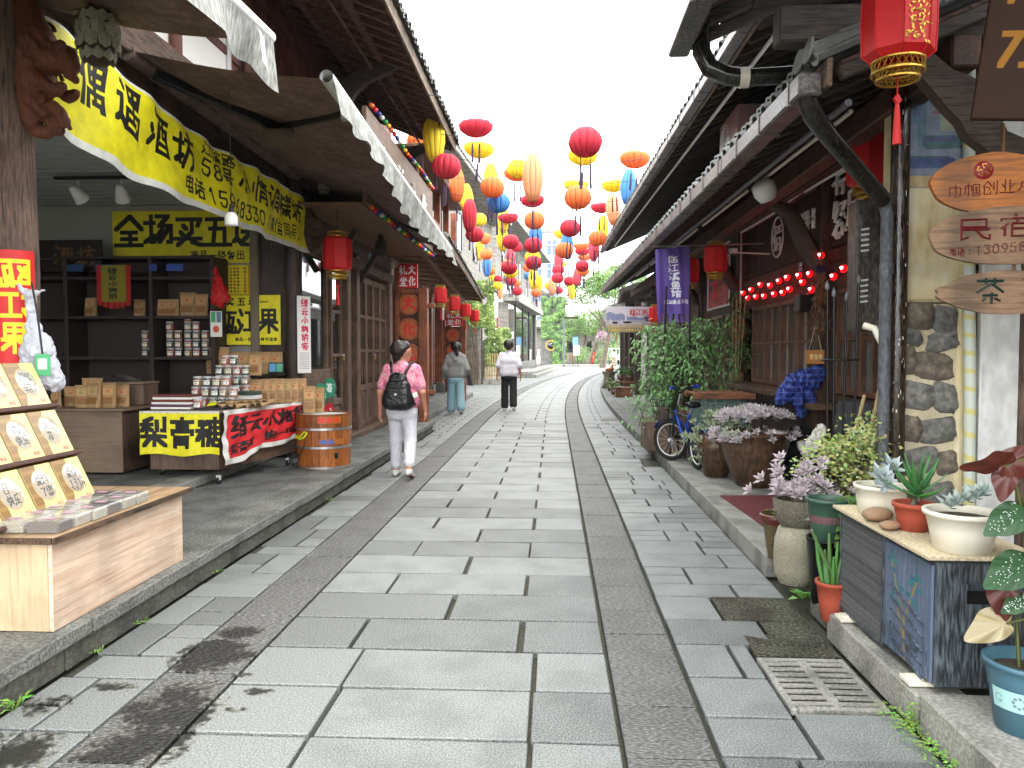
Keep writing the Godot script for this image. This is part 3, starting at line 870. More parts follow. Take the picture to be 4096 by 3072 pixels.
func street() -> void:
	var g:=B.new()
	g.quad(Vector3(-200,0,-400),Vector3(200,0,-400),Vector3(200,0,30),Vector3(-200,0,30))
	struct("ground",g.done(),MT.joint_soil,Vector3(0,-0.04,0))
	var wet:=ImageTexture.create_from_image(wet_image())
	for k in ["granite_0","granite_1","granite_2","granite_3","chiselled"]:
		var m: StandardMaterial3D = MT[k].duplicate()
		m.resource_name = k + "_wet"
		m.detail_albedo = wet
		m.uv2_triplanar = false
		m.uv2_world_triplanar = false
		m.uv2_scale = Vector3.ONE
		m.roughness = 0.5
		MT[k + "_wet"] = m
	# the middle of the street: rows of slabs
	var mid:=root("road")
	var z:=-1.95
	var row:=0
	while z > -16.0:
		var z1:=z - 0.43
		var cuts: Array = [-0.92,-0.085] if row < 4 else ([-0.585] if row % 2 == 1 else [-1.0,-0.165])
		var xs: Array = [-1.415] + cuts + [0.255]
		for i in xs.size() - 1:
			paver(mid,"slab",xs[i] + (0.0 if i == 0 else rnd(-0.01,0.01)),xs[i + 1],z,z1,granite(),rnd(0.009,0.012))
		z = z1
		row += 1
	# chiselled dark bands either side of it
	for s in [[-1.755,-1.42,"stone_band"],[0.26,0.59,"stone_band"]]:
		var band:=root(s[2])
		z = -1.9
		while z > -16.0:
			var z1: float = z - (rnd(0.34,0.46) if s[0] > 0 and z > -4.5 else rnd(0.6,0.86))
			paver(band,"slab",s[0],s[1],z,maxf(z1,-16.0),MT.chiselled,0.004)
			z = z1
	# broken coursing along the left kerb
	var left:=root("pavement")
	z = -1.8
	while z > -14.2:
		var a:=-2.2
		var b:=-1.76
		if R.randf() < 0.45:
			var d:=rnd(0.2,0.27)
			paver(left,"slab",a + rnd(0.0,0.05),b,z,z - d,granite())
			z -= d
		else:
			var d:=rnd(0.42,0.56)
			var m:=lerpf(a,b,rnd(0.4,0.62))
			if R.randf() < 0.5:
				paver(left,"slab",a,m,z,z - d,granite())
				var h:=rnd(0.4,0.6)
				paver(left,"slab",m,b,z,z - d*h,granite())
				paver(left,"slab",m,b,z - d*h,z - d,granite())
			else:
				var h:=rnd(0.4,0.6)
				paver(left,"slab",a,m,z,z - d*h,granite())
				paver(left,"slab",a,m,z - d*h,z - d,granite())
				paver(left,"slab",m,b,z,z - d,granite())
			z -= d
	# and along the right kerb
	var right:=root("pavement")
	z = -1.8
	while z > -16.0:
		var a:=0.6
		var b:=1.38
		var d:=rnd(0.24,0.42)
		var cut1:=lerpf(a,b,rnd(0.3,0.42))
		var cut2:=lerpf(a,b,rnd(0.62,0.75))
		var pick:=R.randf()
		var xs: Array = [a,cut1,b] if pick < 0.35 else ([a,cut2,b] if pick < 0.7 else [a,cut1,cut2 + 0.05,b])
		for i in xs.size() - 1:
			var damp: bool = xs[i] > 0.85 and xs[i + 1] > 1.3 and ((z < -3.6 and z > -4.3) or (z < -9.6 and z > -10.3))
			if xs[i + 1] > 0.99 and z > -3.72 and z < -2.7:
				# room for the drain
				if xs[i] < 0.93:
					paver(right,"slab",xs[i],0.96,z,z - d,granite())
				continue
			if d > 0.33 and R.randf() < 0.45 and not damp:
				paver(right,"slab",xs[i],xs[i + 1],z,z - d / 2,granite())
				paver(right,"slab",xs[i],xs[i + 1],z - d / 2,z - d,granite())
			else:
				paver(right,"slab",xs[i],xs[i + 1],z,z - d,MT.wet_stone if damp else granite())
		z -= d
	paver(right,"slab",0.965,1.38,-2.72,-3.1,MT.granite_1)
	paver(right,"slab",0.965,1.38,-3.68,-3.98,MT.wet_stone)
	# the rest of the paving,following the bend
	for zone in [["road",-1.415,0.255,0.43,[0.25,0.55,0.8],"granite_1"],["stone_band",-1.755,-1.42,0.7,[],"chiselled"],["stone_band",0.26,0.59,0.7,[],"chiselled"],["pavement",0.6,1.42,0.3,[0.3,0.6],"granite_0"],["pavement",-3.3,-1.76,0.3,[0.2,0.4,0.6,0.8],"granite_3"],["pavement",-7.5,-3.31,0.6,[0.15,0.3,0.45,0.6,0.8],"granite_0"],["pavement",1.43,9.0,0.8,[0.2,0.4,0.6,0.8],"granite_2"]]:
		var b:=B.new()
		z = -16.0
		if zone[1] == -3.3:
			z = -14.2
		elif zone[1] < -5:
			z = -26.0
		elif zone[1] > 1.0:
			z = -38.0
		var i:=0
		while z > -130.0:
			var d: float = zone[3]*(1.0 if z > -50 else 3.0)
			var cuts:=[zone[1]]
			for c in zone[4]:
				if (c*10 + i) as int % 2 == 0 or zone[4].size() > 3:
					cuts.append(lerpf(zone[1],zone[2],c + (0.06 if i % 2 else -0.06)))
			cuts.append(zone[2])
			for k in cuts.size() - 1:
				var s:=bend(z - d / 2)
				b.box(Vector3((cuts[k] + cuts[k + 1]) / 2 + s,-0.014 + rnd(-0.002,0.002),z - d / 2),Vector3(cuts[k + 1] - cuts[k] - 0.024,0.03,d - 0.028),Basis(Vector3.UP,2.0*0.0019*maxf(0,-z - 15)*-1.0))
			z -= d
			i += 1
		var o:=mi(self,zone[0],b.done(),MT[zone[5]])
		o.set_meta("kind","structure")
	drain("drain_grate","pale slotted drain grate beside the air conditioner ledge",Vector3(1.165,0.0,-3.39),0.40,0.53)
	drain("drain_grate","small dark slotted drain grate far down the right gutter",Vector3(1.2,0.003,-16.6),0.42,0.5)
	kerbs()
	weeds()

func drain(called: String,label: String,at: Vector3,w: float,d: float) -> void:
	var t:=thing(called,label,"drain grate",at,0.0,"drain grates in the gutter")
	var m: Material = MT.concrete if at.z > -10 else MT.kerb_stone
	for s in [-1,1]:
		bx(t,"side_rail",Vector3(0.03,0.03,d),m,Vector3(s*(w / 2 - 0.015),-0.012,0))
		bx(t,"end_rail",Vector3(w - 0.064,0.03,0.03),m,Vector3(0,-0.012,s*(d / 2 - 0.015)))
	bx(t,"centre_rail",Vector3(0.045,0.03,d - 0.064),m,Vector3(0,-0.012,0))
	for i in 8:
		for s in [-1,1]:
			bx(t,"slat",Vector3(w / 2 - 0.05,0.008,0.03),m,Vector3(s*(w / 4 - 0.004),-0.003,-d / 2 + 0.062 + i*(d - 0.124) / 7.0))

func kerbs() -> void:
	# left platform: kerb slabs on a riser,paved behind
	var k:=root("kerb")
	var z:=1.0
	while z > -14.0:
		var d:=rnd(0.55,0.68)
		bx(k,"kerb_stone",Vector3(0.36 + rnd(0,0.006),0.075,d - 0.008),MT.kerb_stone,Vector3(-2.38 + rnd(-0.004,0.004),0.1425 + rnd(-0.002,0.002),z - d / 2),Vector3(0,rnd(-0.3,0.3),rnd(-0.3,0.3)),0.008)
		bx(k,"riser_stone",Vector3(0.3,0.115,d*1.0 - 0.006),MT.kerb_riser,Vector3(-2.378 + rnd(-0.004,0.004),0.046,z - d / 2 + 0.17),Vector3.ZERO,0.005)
		z -= d
	var p:=root("pavement")
	z = 1.0
	while z > -14.0:
		var d:=rnd(0.9,1.3)
		for s in [[-2.565,-3.3],[-3.3,-4.2]]:
			paver(p,"slab",s[1],s[0],z,z - d,MT.platform,0.004,0.178)
		z -= d
	var under:=B.new()
	under.box(Vector3(-4.2,0.05,-6.6),Vector3(3.2,0.1,15.0))
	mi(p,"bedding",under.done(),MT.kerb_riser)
	# step up to the shop floor
	var st:=root("step")
	z = -2.0
	while z > -9.4:
		bx(st,"step_stone",Vector3(0.24,0.085,1.23),MT.pale_platform,Vector3(-3.47,0.222,z - 0.62),Vector3.ZERO,0.01)
		z -= 1.24
	bx(st,"shop_floor",Vector3(5.0,0.085,9.0),MT.platform,Vector3(-6.1,0.218,-5.2))
	# right platform
	var r:=root("kerb")
	z = 0.6
	while z > -38.0:
		var d:=rnd(0.95,1.25)
		var zc:=z - d / 2
		if z > -4.4:
			z -= d
			continue
		var s:=bend(zc)
		bx(r,"kerb_stone",Vector3(0.26,0.15,d - 0.008),MT.pale_platform if z > -9.3 else MT.platform,Vector3(1.515 + s,0.052 + rnd(-0.002,0.002),zc),Vector3(0,rad_to_deg(-2.0*0.0019*maxf(0,-zc - 15)),0),0.008)
		bx(r,"paving_slab",Vector3(2.2,0.12,d - 0.006),MT.pale_platform if z > -9.3 else MT.platform,Vector3(2.75 + s,0.062,zc),Vector3.ZERO,0.006)
		z -= d
	# low ledge in front of the air conditioner and the mossy end of the platform
	for q in [[-4.35,-3.98,0.075,"kerb_riser"],[-3.97,-3.72,0.13,"concrete"],[-3.71,-3.0,0.13,"concrete"],[-2.99,-1.6,0.14,"concrete"]]:
		bx(r,"kerb_stone",Vector3(0.2 if q[3] == "concrete" and q[0] < -2.99 else 1.3,q[2] + 0.02,q[0] - q[1] if q[0] > q[1] else q[1] - q[0]),MT[q[3]],Vector3((1.5 if q[3] == "concrete" and q[0] < -2.99 else 2.06) + (0.0 if q[3] == "concrete" else 0.03),q[2] / 2 - 0.01,(q[0] + q[1]) / 2),Vector3.ZERO,0.01)
	bx(r,"ledge_bed",Vector3(2.6,0.09,2.8),MT.soil_dark,Vector3(2.92,0.03,-3.4),Vector3.ZERO,0.01)

func weeds() -> void:
	var b:=B.new()
	b.col = Color(0.12,0.24,0.04)
	for p in [[-2.19,-2.95,14,0.12],[-2.2,-3.55,8,0.05],[-2.2,-3.95,10,0.05],[-2.2,-4.9,8,0.04],[-2.2,-7.4,8,0.05],[1.38,-7.6,6,0.03],[1.3,-9.3,12,0.03]]:
		for i in p[2]:
			var a:=rnd(0,TAU)
			var d:=Vector3(cos(a),rnd(0.3,1.2),sin(a)).normalized()
			b.col = Color(rnd(0.10,0.2),rnd(0.22,0.34),rnd(0.03,0.06))
			b.leaf(Vector3(p[0] + rnd(-0.02,0.02),0.0,p[1] + rnd(-0.03,0.03)),d,Vector3.UP,p[3]*rnd(0.6,1.2),0.008,0.3)
	tag(mi(self,"weeds",b.done(),MT.leaf_green),"thin green weeds growing in the kerb joints","weeds","","stuff")
	b = B.new()
	for i in 420:
		var t:=R.randf()
		var p:=Vector3(1.385,0.01,-3.1).lerp(Vector3(1.40,0.01,-2.62),t) + Vector3(-absf(R.randfn(0,0.05)),rnd(0,0.035),R.randfn(0,0.04))
		if R.randf() < 0.2:
			p = Vector3(1.385 + rnd(-0.02,0.01),rnd(0,0.1),-2.98 + rnd(-0.02,0.01))
		var a:=rnd(0,TAU)
		b.col = Color(rnd(0.14,0.26),rnd(0.28,0.42),rnd(0.04,0.09))
		b.leaf(p,Vector3(cos(a),rnd(-0.2,0.4),sin(a)).normalized(),Vector3(rnd(-0.3,0.3),1,rnd(-0.3,0.3)),rnd(0.012,0.02),rnd(0.01,0.016),0.1)
	tag(mi(self,"creeping_plant",b.done(),MT.leaf_bright),"bright green creeping plant spilling beside the drain grate","ground cover","","stuff")
# ---------- left side: the corner shop
# a run of overlapping roof tiles along an eave from a to b; rise points up the slope

func eave_tiles(parent: Node,a: Vector3,b: Vector3,rise: Vector3,step: float,m: Material,caps:=false) -> void:
	var key:="tile%s" % step
	if not CACHE.has(key):
		var t:=B.new()
		t.smooth = true
		for layer in 2:
			var r:=step*0.36
			for k in 6:
				var p:=[]
				for q in [[k,0.0],[k + 1,0.0],[k + 1,0.34],[k,0.34]]:
					var an: float = PI*q[0] / 6.0
					p.append(Vector3(cos(an)*r,sin(an)*r*0.8 + layer*0.03,-q[1] - layer*0.05))
				t.quad(p[3],p[2],p[1],p[0])
				var p2:=[]
				for q in [[k,0.0],[k + 1,0.0]]:
					var an: float = PI*q[0] / 6.0
					p2.append(Vector3(cos(an)*r*0.8,sin(an)*r*0.62 + layer*0.03,-layer*0.05))
				t.quad(p[0],p[1],p2[1],p2[0])
		# the trough tile between two covers
		for k in 4:
			var x0:=step*(0.25 + 0.5*k / 4.0)
			var x1:=step*(0.25 + 0.5*(k + 1) / 4.0)
			var y0:=-0.02*sin(PI*k / 4.0) - 0.004
			var y1:=-0.02*sin(PI*(k + 1) / 4.0) - 0.004
			t.quad(Vector3(x0,y0,-0.34),Vector3(x1,y1,-0.34),Vector3(x1,y1,0.03),Vector3(x0,y0,0.03))
			t.quad(Vector3(x0,y0,0.03),Vector3(x1,y1,0.03),Vector3(x1,y1 - 0.016,0.03),Vector3(x0,y0 - 0.016,0.03))
		CACHE[key] = t.done()
	var n:=int(a.distance_to(b) / step)
	var x:=(b - a).normalized()
	var zz:=-rise.normalized()
	var y:=zz.cross(x).normalized()
	if y.y < 0:
		x = -x
		y = -y
	for i in n:
		var o:=mi(parent,"roof_tile",CACHE[key],m)
		o.transform = Transform3D(Basis(x,y,zz),a.lerp(b,(i + 0.5) / n) + y*rnd(0.0,0.006) + zz*rnd(-0.015,0.01))
		o.rotate_object_local(Vector3.UP,rnd(-0.03,0.03))
# an eave: boards over rafters,a fascia,tiles along the edge. edge from a to b; goes up to the wall by 'rise'

func eave(parent: Node,a: Vector3,b: Vector3,rise: Vector3,gap: float,soffit: Material,rafter: Material,fascia: Material,tile: Material,tile_step: float) -> void:
	var along:=(b - a).normalized()
	var len_:=a.distance_to(b)
	var up:=along.cross(rise).normalized()
	if up.y < 0:
		up = -up
	var d:=rise.normalized()
	var sl:=rise.length()
	var nb:=int(ceil(sl / 0.2))
	for i in nb:
		var w:=sl / nb
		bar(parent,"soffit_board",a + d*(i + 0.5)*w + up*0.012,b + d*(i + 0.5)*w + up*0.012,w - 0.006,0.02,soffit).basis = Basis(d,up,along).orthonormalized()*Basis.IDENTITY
	var n:=int(len_ / gap)
	for i in n + 1:
		var p:=a + along*len_*i / n - up*0.04
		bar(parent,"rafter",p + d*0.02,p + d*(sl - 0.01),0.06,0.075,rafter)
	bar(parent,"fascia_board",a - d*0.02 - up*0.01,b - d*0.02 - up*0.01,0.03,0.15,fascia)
	var top:=B.new()
	var o:=up*0.05
	top.quad(a + o,b + o,b + rise*1.6 + o,a + rise*1.6 + o)
	top.quad(a + o*1.6,b + o*1.6,b + rise*1.6 + o*1.6,a + rise*1.6 + o*1.6)
	mi(parent,"roof_deck",top.done(),tile)
	eave_tiles(parent,a - d*0.05 + up*0.085,b - d*0.05 + up*0.085,rise,tile_step,tile)

func left_shop() -> void:
	var h:=thing("timber_shop_house","brown timber shop house with open front and deep tiled eave","building",Vector3.ZERO)
	# posts
	for q in [[-4.33,0.115,"post_wood"],[-9.12,0.105,"post_dark"],[0.4,0.12,"post_wood"]]:
		var b:=B.new()
		var pts:=[]
		var rr:=[]
		for i in 9:
			pts.append(Vector3(-3.12 + rnd(-0.006,0.006),0.18 + 3.45*i / 8.0,q[0] + rnd(-0.006,0.006)))
			rr.append(q[1]*rnd(0.96,1.04))
		b.tube(pts,rr,18)
		mi(h,"post",b.done(),MT[q[2]])
	bx(h,"header_board",Vector3(0.06,0.5,13.0),MT.beam_wood,Vector3(-3.2,3.42,-6.0))
	bx(h,"lintel",Vector3(0.22,0.26,14.0),MT.beam_wood,Vector3(-3.12,3.72,-6.5))
	# upper wall: boards between uprights
	var z:=1.0
	var i:=0
	while z > -13.5:
		bx(h,"wall_post",Vector3(0.13,2.3,0.13),MT.wall_wood,Vector3(-3.13,4.99,z))
		for k in 6:
			var skip: bool = (z < -5.5 and z > -7.0) and k < 5
			bx(h,"wall_board",Vector3(0.035,2.3 if not skip else 1.5,0.215),MT.wall_wood,Vector3(-3.16 + rnd(-0.004,0.004),4.99 if not skip else 5.4,z - 0.18 - k*0.224))
		for y in [4.32,5.2]:
			bx(h,"wall_rail",Vector3(0.06,0.09,1.27),MT.wall_wood,Vector3(-3.14,y,z - 0.72))
		z -= 1.45
		i += 1
	# upstairs window, its pane painted white in place of a bright reflection
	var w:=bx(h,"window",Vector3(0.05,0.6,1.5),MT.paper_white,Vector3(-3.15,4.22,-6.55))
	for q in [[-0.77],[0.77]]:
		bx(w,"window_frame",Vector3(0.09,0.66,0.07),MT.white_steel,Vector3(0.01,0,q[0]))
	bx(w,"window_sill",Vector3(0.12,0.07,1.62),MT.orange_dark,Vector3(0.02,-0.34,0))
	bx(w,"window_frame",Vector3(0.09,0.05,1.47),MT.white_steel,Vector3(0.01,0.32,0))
	# deep eave
	eave(h,Vector3(-1.6,4.9,0.5),Vector3(-1.66,4.86,-12.9),Vector3(-1.55,0.62,0),0.27,MT.soffit_wood,MT.rafter_wood,MT.fascia_wood,MT.tile,0.21)
	for q in [[-2.1,5.05],[-2.75,5.3]]:
		bx(h,"purlin",Vector3(0.09,0.1,13.4),MT.rafter_wood,Vector3(q[0],q[1] - 0.03,-6.2))
	rod(h,"conduit",[Vector3(-2.22,4.92,-1.0),Vector3(-2.22,4.9,-13.0)],0.016,MT.fascia_wood,6)
	# curved struts that hold the eave
	for zz in [-9.45,-13.0,-5.6]:
		var poly:=PackedVector2Array()
		for p in [[-3.08,4.25],[-2.95,4.42],[-2.7,4.7],[-2.45,4.86],[-2.15,4.98],[-1.85,5.16],[-1.7,5.12],[-1.78,5.0],[-2.02,4.85],[-2.25,4.76],[-2.42,4.62],[-2.55,4.4],[-2.75,4.22],[-3.08,4.02]]:
			poly.append(Vector2(p[0],p[1]))
		var b:=B.new()
		b.slab(poly,0.1)
		mi(h,"eave_bracket",b.done(),MT.bracket_wood,Vector3(0,0,zz))
	# shop room
	bx(h,"side_wall",Vector3(3.9,3.0,0.1),MT.interior_wall,Vector3(-5.05,1.76,-9.32))
	bx(h,"side_wall",Vector3(0.5,3.05,0.12),MT.post_dark,Vector3(-3.38,1.75,-9.25))
	bx(h,"back_wall",Vector3(0.1,3.0,10.0),MT.interior_wall,Vector3(-7.05,1.76,-4.4))
	bx(h,"ceiling",Vector3(4.0,0.05,9.4),MT.ceiling_grey,Vector3(-5.1,3.28,-4.6))
	for k in 24:
		bx(h,"ceiling_slat",Vector3(3.8,0.012,0.025),MT.ceiling_grey,Vector3(-5.1,3.248,-4.4 - k*0.205))
	bx(h,"ceiling_track",Vector3(0.9,0.03,0.04),MT.dark_iron,Vector3(-4.6,3.21,-7.6))
	bx(h,"side_wall",Vector3(0.1,3.6,0.1),MT.post_dark,Vector3(-3.3,1.9,0.3))
	# the spotlights on the track
	for q in [[-4.8,-7.6,40.0],[-4.35,-7.6,-30.0]]:
		var s:=thing("spotlight","white track spotlight under the shop ceiling, %s one" % ("left" if q[0] < -4.5 else "right"),"spotlight",Vector3(q[0],3.19,q[1]),0,"track spotlights in the shop")
		rod(s,"stem",[Vector3.ZERO,Vector3(0,-0.09,0)],0.012,MT.white_steel,6)
		var can:=B.new()
		can.lathe(v2([[0.0,0.1],[0.035,0.1],[0.05,0.05],[0.075,-0.06],[0.078,-0.07],[0.065,-0.07],[0.04,0.02],[0.0,0.03]]),18)
		mi(s,"lamp_head",can.done(),MT.white_plastic,Vector3(0,-0.15,0.0),Vector3(35,q[2],q[2]))
	dragon_bracket(Vector3(-3.0,3.0,-4.3),MT.carved_wood,1.0,"reddish carved wooden beast bracket on the near shop post",0.0)
	dragon_bracket(Vector3(-2.98,2.9,-9.2),MT.carved_dark,0.72,"dark carved wooden beast bracket on the post beside the red lantern",0.0)
	lotus_bud(Vector3(-2.58,3.22,-4.3),1.0,MT.carved_stone,"pale carved lotus bud hanging under the near eave")
	lotus_bud(Vector3(-2.75,3.42,-9.15),0.62,MT.carved_stone,"small carved lotus bud beside the far awning arm")
	lotus_bud(Vector3(-2.55,2.98,-11.3),0.75,MT.carved_dark,"brown carved lotus bud under the bulb trimmed signboard")
	awnings()
	banners_left()
	shop_inside()

func lotus_bud(at: Vector3,s: float,m: Material,label: String) -> void:
	var t:=thing("carved_lotus_bud",label,"carving",at,0,"carved lotus buds under the eaves")
	var core:=B.new()
	core.lathe(v2([[0.0,-0.15],[0.05,-0.14],[0.09,-0.08],[0.105,0.0],[0.09,0.09],[0.06,0.13],[0.05,0.14],[0.05,0.5],[0.0,0.5]]),20)
	mi(t,"core",core.done(),MT.carved_dark).scale = Vector3.ONE*s
	var b:=B.new()
	for row in 4:
		var y: float = [0.1,0.04,-0.03,-0.09][row]
		var r: float = [0.085,0.107,0.108,0.085][row]
		for k in 9:
			var a:=TAU*(k + 0.5*(row % 2)) / 9
			var o:=Vector3(cos(a),0,sin(a))
			var side:=Vector3(-sin(a),0,cos(a))
			var c:=o*r + Vector3(0,y,0)
			var pts:=[]
			for q in [[0.0,0.05],[0.036,0.025],[0.032,-0.02],[0.0,-0.045],[-0.032,-0.02],[-0.036,0.025]]:
				pts.append(c + side*q[0] + Vector3(0,q[1],0) + o*(0.004 - 0.35*absf(q[0])))
			var mid:=c + o*0.014
			for e in 6:
				b.tri(mid,pts[(e + 1) % 6],pts[e])
	mi(t,"petals",b.done(),m).scale = Vector3.ONE*s
	var cap:=B.new()
	for k in 8:
		var a:=TAU*k / 8
		b = cap
		b.leaf(Vector3(0,0.15,0),Vector3(cos(a),-0.1,sin(a)).normalized(),Vector3.UP,0.15,0.09,0.1)
	mi(t,"calyx",cap.done(),MT.carved_dark).scale = Vector3.ONE*s

func dragon_bracket(at: Vector3,m: Material,s: float,label: String,turn: float) -> void:
	var t:=thing("carved_bracket",label,"carving",at,turn,"carved beast brackets on the posts")
	var bones:=[]
	var add:=func(a: Array,b: Array,ra: float,rb: float) -> void:
		bones.append([Vector3(a[0],a[1],a[2])*s,Vector3(b[0],b[1],b[2])*s,ra*s,rb*s])
	# body curling down the post,chest,raised head,mane curls,paws and a scroll base
	add.call([0.0,0.42,0],[0.06,0.22,0],0.07,0.09)
	add.call([0.06,0.22,0],[0.05,-0.02,0],0.1,0.1)
	add.call([0.05,-0.02,0],[0.02,-0.22,0],0.1,0.06)
	add.call([0.08,0.1,0.0],[0.22,0.12,0.0],0.085,0.075)
	add.call([0.22,0.12,0.0],[0.27,0.07,0.0],0.05,0.04)
	add.call([0.24,0.03,0.0],[0.28,0.0,0.0],0.03,0.025)
	for sg in [-1,1]:
		add.call([0.2,0.17,0.05*sg],[0.24,0.18,0.055*sg],0.024,0.02)
		add.call([0.15,0.2,0.06*sg],[0.1,0.26,0.09*sg],0.03,0.012)
		add.call([0.06,0.02,0.07*sg],[0.2,-0.08,0.06*sg],0.045,0.03)
		add.call([0.2,-0.08,0.06*sg],[0.24,-0.06,0.06*sg],0.034,0.028)
		add.call([0.03,-0.1,0.06*sg],[0.13,-0.2,0.06*sg],0.045,0.03)
		for k in 6:
			var a:=k*0.9
			add.call([0.07 + 0.05*cos(a),0.14 + 0.07*sin(a),0.085*sg],[0.075 + 0.05*cos(a + 0.5),0.14 + 0.07*sin(a + 0.5),0.1*sg],0.022,0.016)
	for k in 14:
		var a:=k*0.55
		var r:=0.11 - 0.006*k
		add.call([0.1 + r*cos(a),-0.24 + r*sin(a),0.02*sin(k)],[0.1 + r*cos(a + 0.5),-0.24 + r*sin(a + 0.5),0.02*sin(k + 1)],0.035,0.03)
	mi(t,"body",nets(bones,0.011,0.016*s,0.006),m)
	var scroll:=B.new()
	for k in 5:
		var pts:=[]
		for j in 16:
			var a:=j*0.45
			var r:=(0.06 - 0.0032*j)*s
			pts.append(Vector3(0.06 + 0.02*k,0.3 - 0.14*k,0)*s + Vector3(r*cos(a),r*sin(a),(0.07 if k % 2 else -0.07)*s))
		scroll.tube(pts,[0.012*s],6)
	mi(t,"cloud_scrolls",scroll.done(),m)

func awnings() -> void:
	var t:=thing("retractable_awning","brown retractable awning with stained pale scalloped valance over the shop","awning")
	var back0:=Vector3(-3.06,3.62,-5.45)
	var back1:=Vector3(-3.06,3.52,-12.0)
	var f0:=Vector3(-1.61,3.40,-5.5)
	var f1:=Vector3(-1.63,3.06,-12.0)
	var b:=B.new()
	b.sheet(func(u: float,v: float) -> Vector3:
		var p:=back0.lerp(back1,u).lerp(f0.lerp(f1,u),v)
		p.y += -0.05*sin(PI*v)*(1 + 0.4*sin(u*23.0)) + 0.012*sin(u*40.0 + v*3.0)
		return p,40,10)
	mi(t,"cloth",b.done(),MT.awning_cloth)
	b = B.new()
	b.tube([f0 + Vector3(0,0,0.05),f1],[0.05],16,false)
	b.tube([f0 + Vector3(0,0,0.05),f1],[0.043],16,false)
	mi(t,"front_bar",b.done(),MT.white_steel)
	mi(t,"bar_core",box(Vector3(0.05,0.05,6.3)),MT.dark_iron,f0.lerp(f1,0.5),Vector3(-3.0,0,0))
	rod(t,"roller",[back0 + Vector3(0,-0.02,0.02),back1 + Vector3(0,-0.02,0)],0.065,MT.awning_cloth,12)
	b = B.new()
	b.sheet(func(u: float,v: float) -> Vector3:
		var p:=f0.lerp(f1,u)
		var hang:=0.24 + 0.025*absf(sin(u*62.0)) - 0.03*sin(u*9.0)
		return p + Vector3(0.05 + 0.03*sin(u*70.0)*v + 0.06*v*sin(u*7.0 + 1.0),-0.02 - hang*v,0.04),150,6)
	mi(t,"valance",b.done(),MT.valance_cloth)
	for q in [[Vector3(-3.02,3.55,-5.75),Vector3(-2.42,3.42,-6.73),Vector3(-1.68,3.36,-6.15)],[Vector3(-3.02,3.42,-9.6),Vector3(-2.5,3.34,-10.4),Vector3(-1.68,3.1,-11.0)]]:
		var arm:=bar(t,"arm",q[0],q[1],0.06,0.075,MT.dark_iron)
		arm.name = "arm"
		bar(t,"arm",q[1],q[2],0.05,0.065,MT.dark_iron)
		bx(t,"arm_joint",Vector3(0.08,0.12,0.08),MT.steel,q[2] + Vector3(0.02,0.0,0))
	var nb:=B.new()
	nb.lathe(v2([[0.0,-0.1],[0.08,-0.08],[0.13,0.0],[0.14,0.06],[0.11,0.07],[0.08,0.02],[0.0,0.0]]),20,Vector3.ZERO,11,0.08)
	single("swallow_nest","round mud swallow nest stuck on the awning arm elbow","nest",nb.done(),MT.nest_mud,Vector3(-2.4,3.33,-6.68),Vector3(12,30,10))
	# the nearer awning,of which the valance end shows
	t = thing("retractable_awning","grey weathered awning end hanging at the top left corner","awning")
	b = B.new()
	b.sheet(func(u: float,v: float) -> Vector3: return Vector3(-3.06,3.52,-0.2).lerp(Vector3(-3.06,3.52,-4.55),u).lerp(Vector3(-1.72,3.05,0.0).lerp(Vector3(-1.72,3.32,-4.6),u),v) - Vector3(0,0.05*sin(PI*v),0),16,8)
	mi(t,"cloth",b.done(),MT.awning_cloth)
	rod(t,"front_bar",[Vector3(-1.71,3.08,0.0),Vector3(-1.71,3.34,-4.62)],0.04,MT.white_steel,12)
	b = B.new()
	b.sheet(func(u: float,v: float) -> Vector3:
		var p:=Vector3(-1.7,3.05,0.0).lerp(Vector3(-1.7,3.31,-4.6),u)
		return p + Vector3(0.02 + 0.06*sin(u*24.0 + 1.5)*v,-(0.2 + 0.03*absf(sin(u*30.0)) + 0.07*smoothstep(0.93,1.0,u))*v,-0.02*v),90,6)
	mi(t,"valance",b.done(),MT.valance_cloth)
	var num:=canvas(64,96,Color(0.72,0.71,0.68))
	for q in [[12,8,44,8],[12,8,8,84],[48,8,8,80]]:
		num.fill_rect(Rect2i(q[0],q[1],q[2],q[3]),Color(0.95,0.95,0.93))
	b = B.new()
	b.quad(Vector3(0,0.09,0.055),Vector3(0,0.09,-0.055),Vector3(0,-0.09,-0.055),Vector3(0,-0.09,0.055),Vector2.ZERO,Vector2.ONE)
	mi(t,"lettering",b.done(),printed("awning_letter",num,0.9),Vector3(-1.62,3.14,-4.28),Vector3(0,8,6))

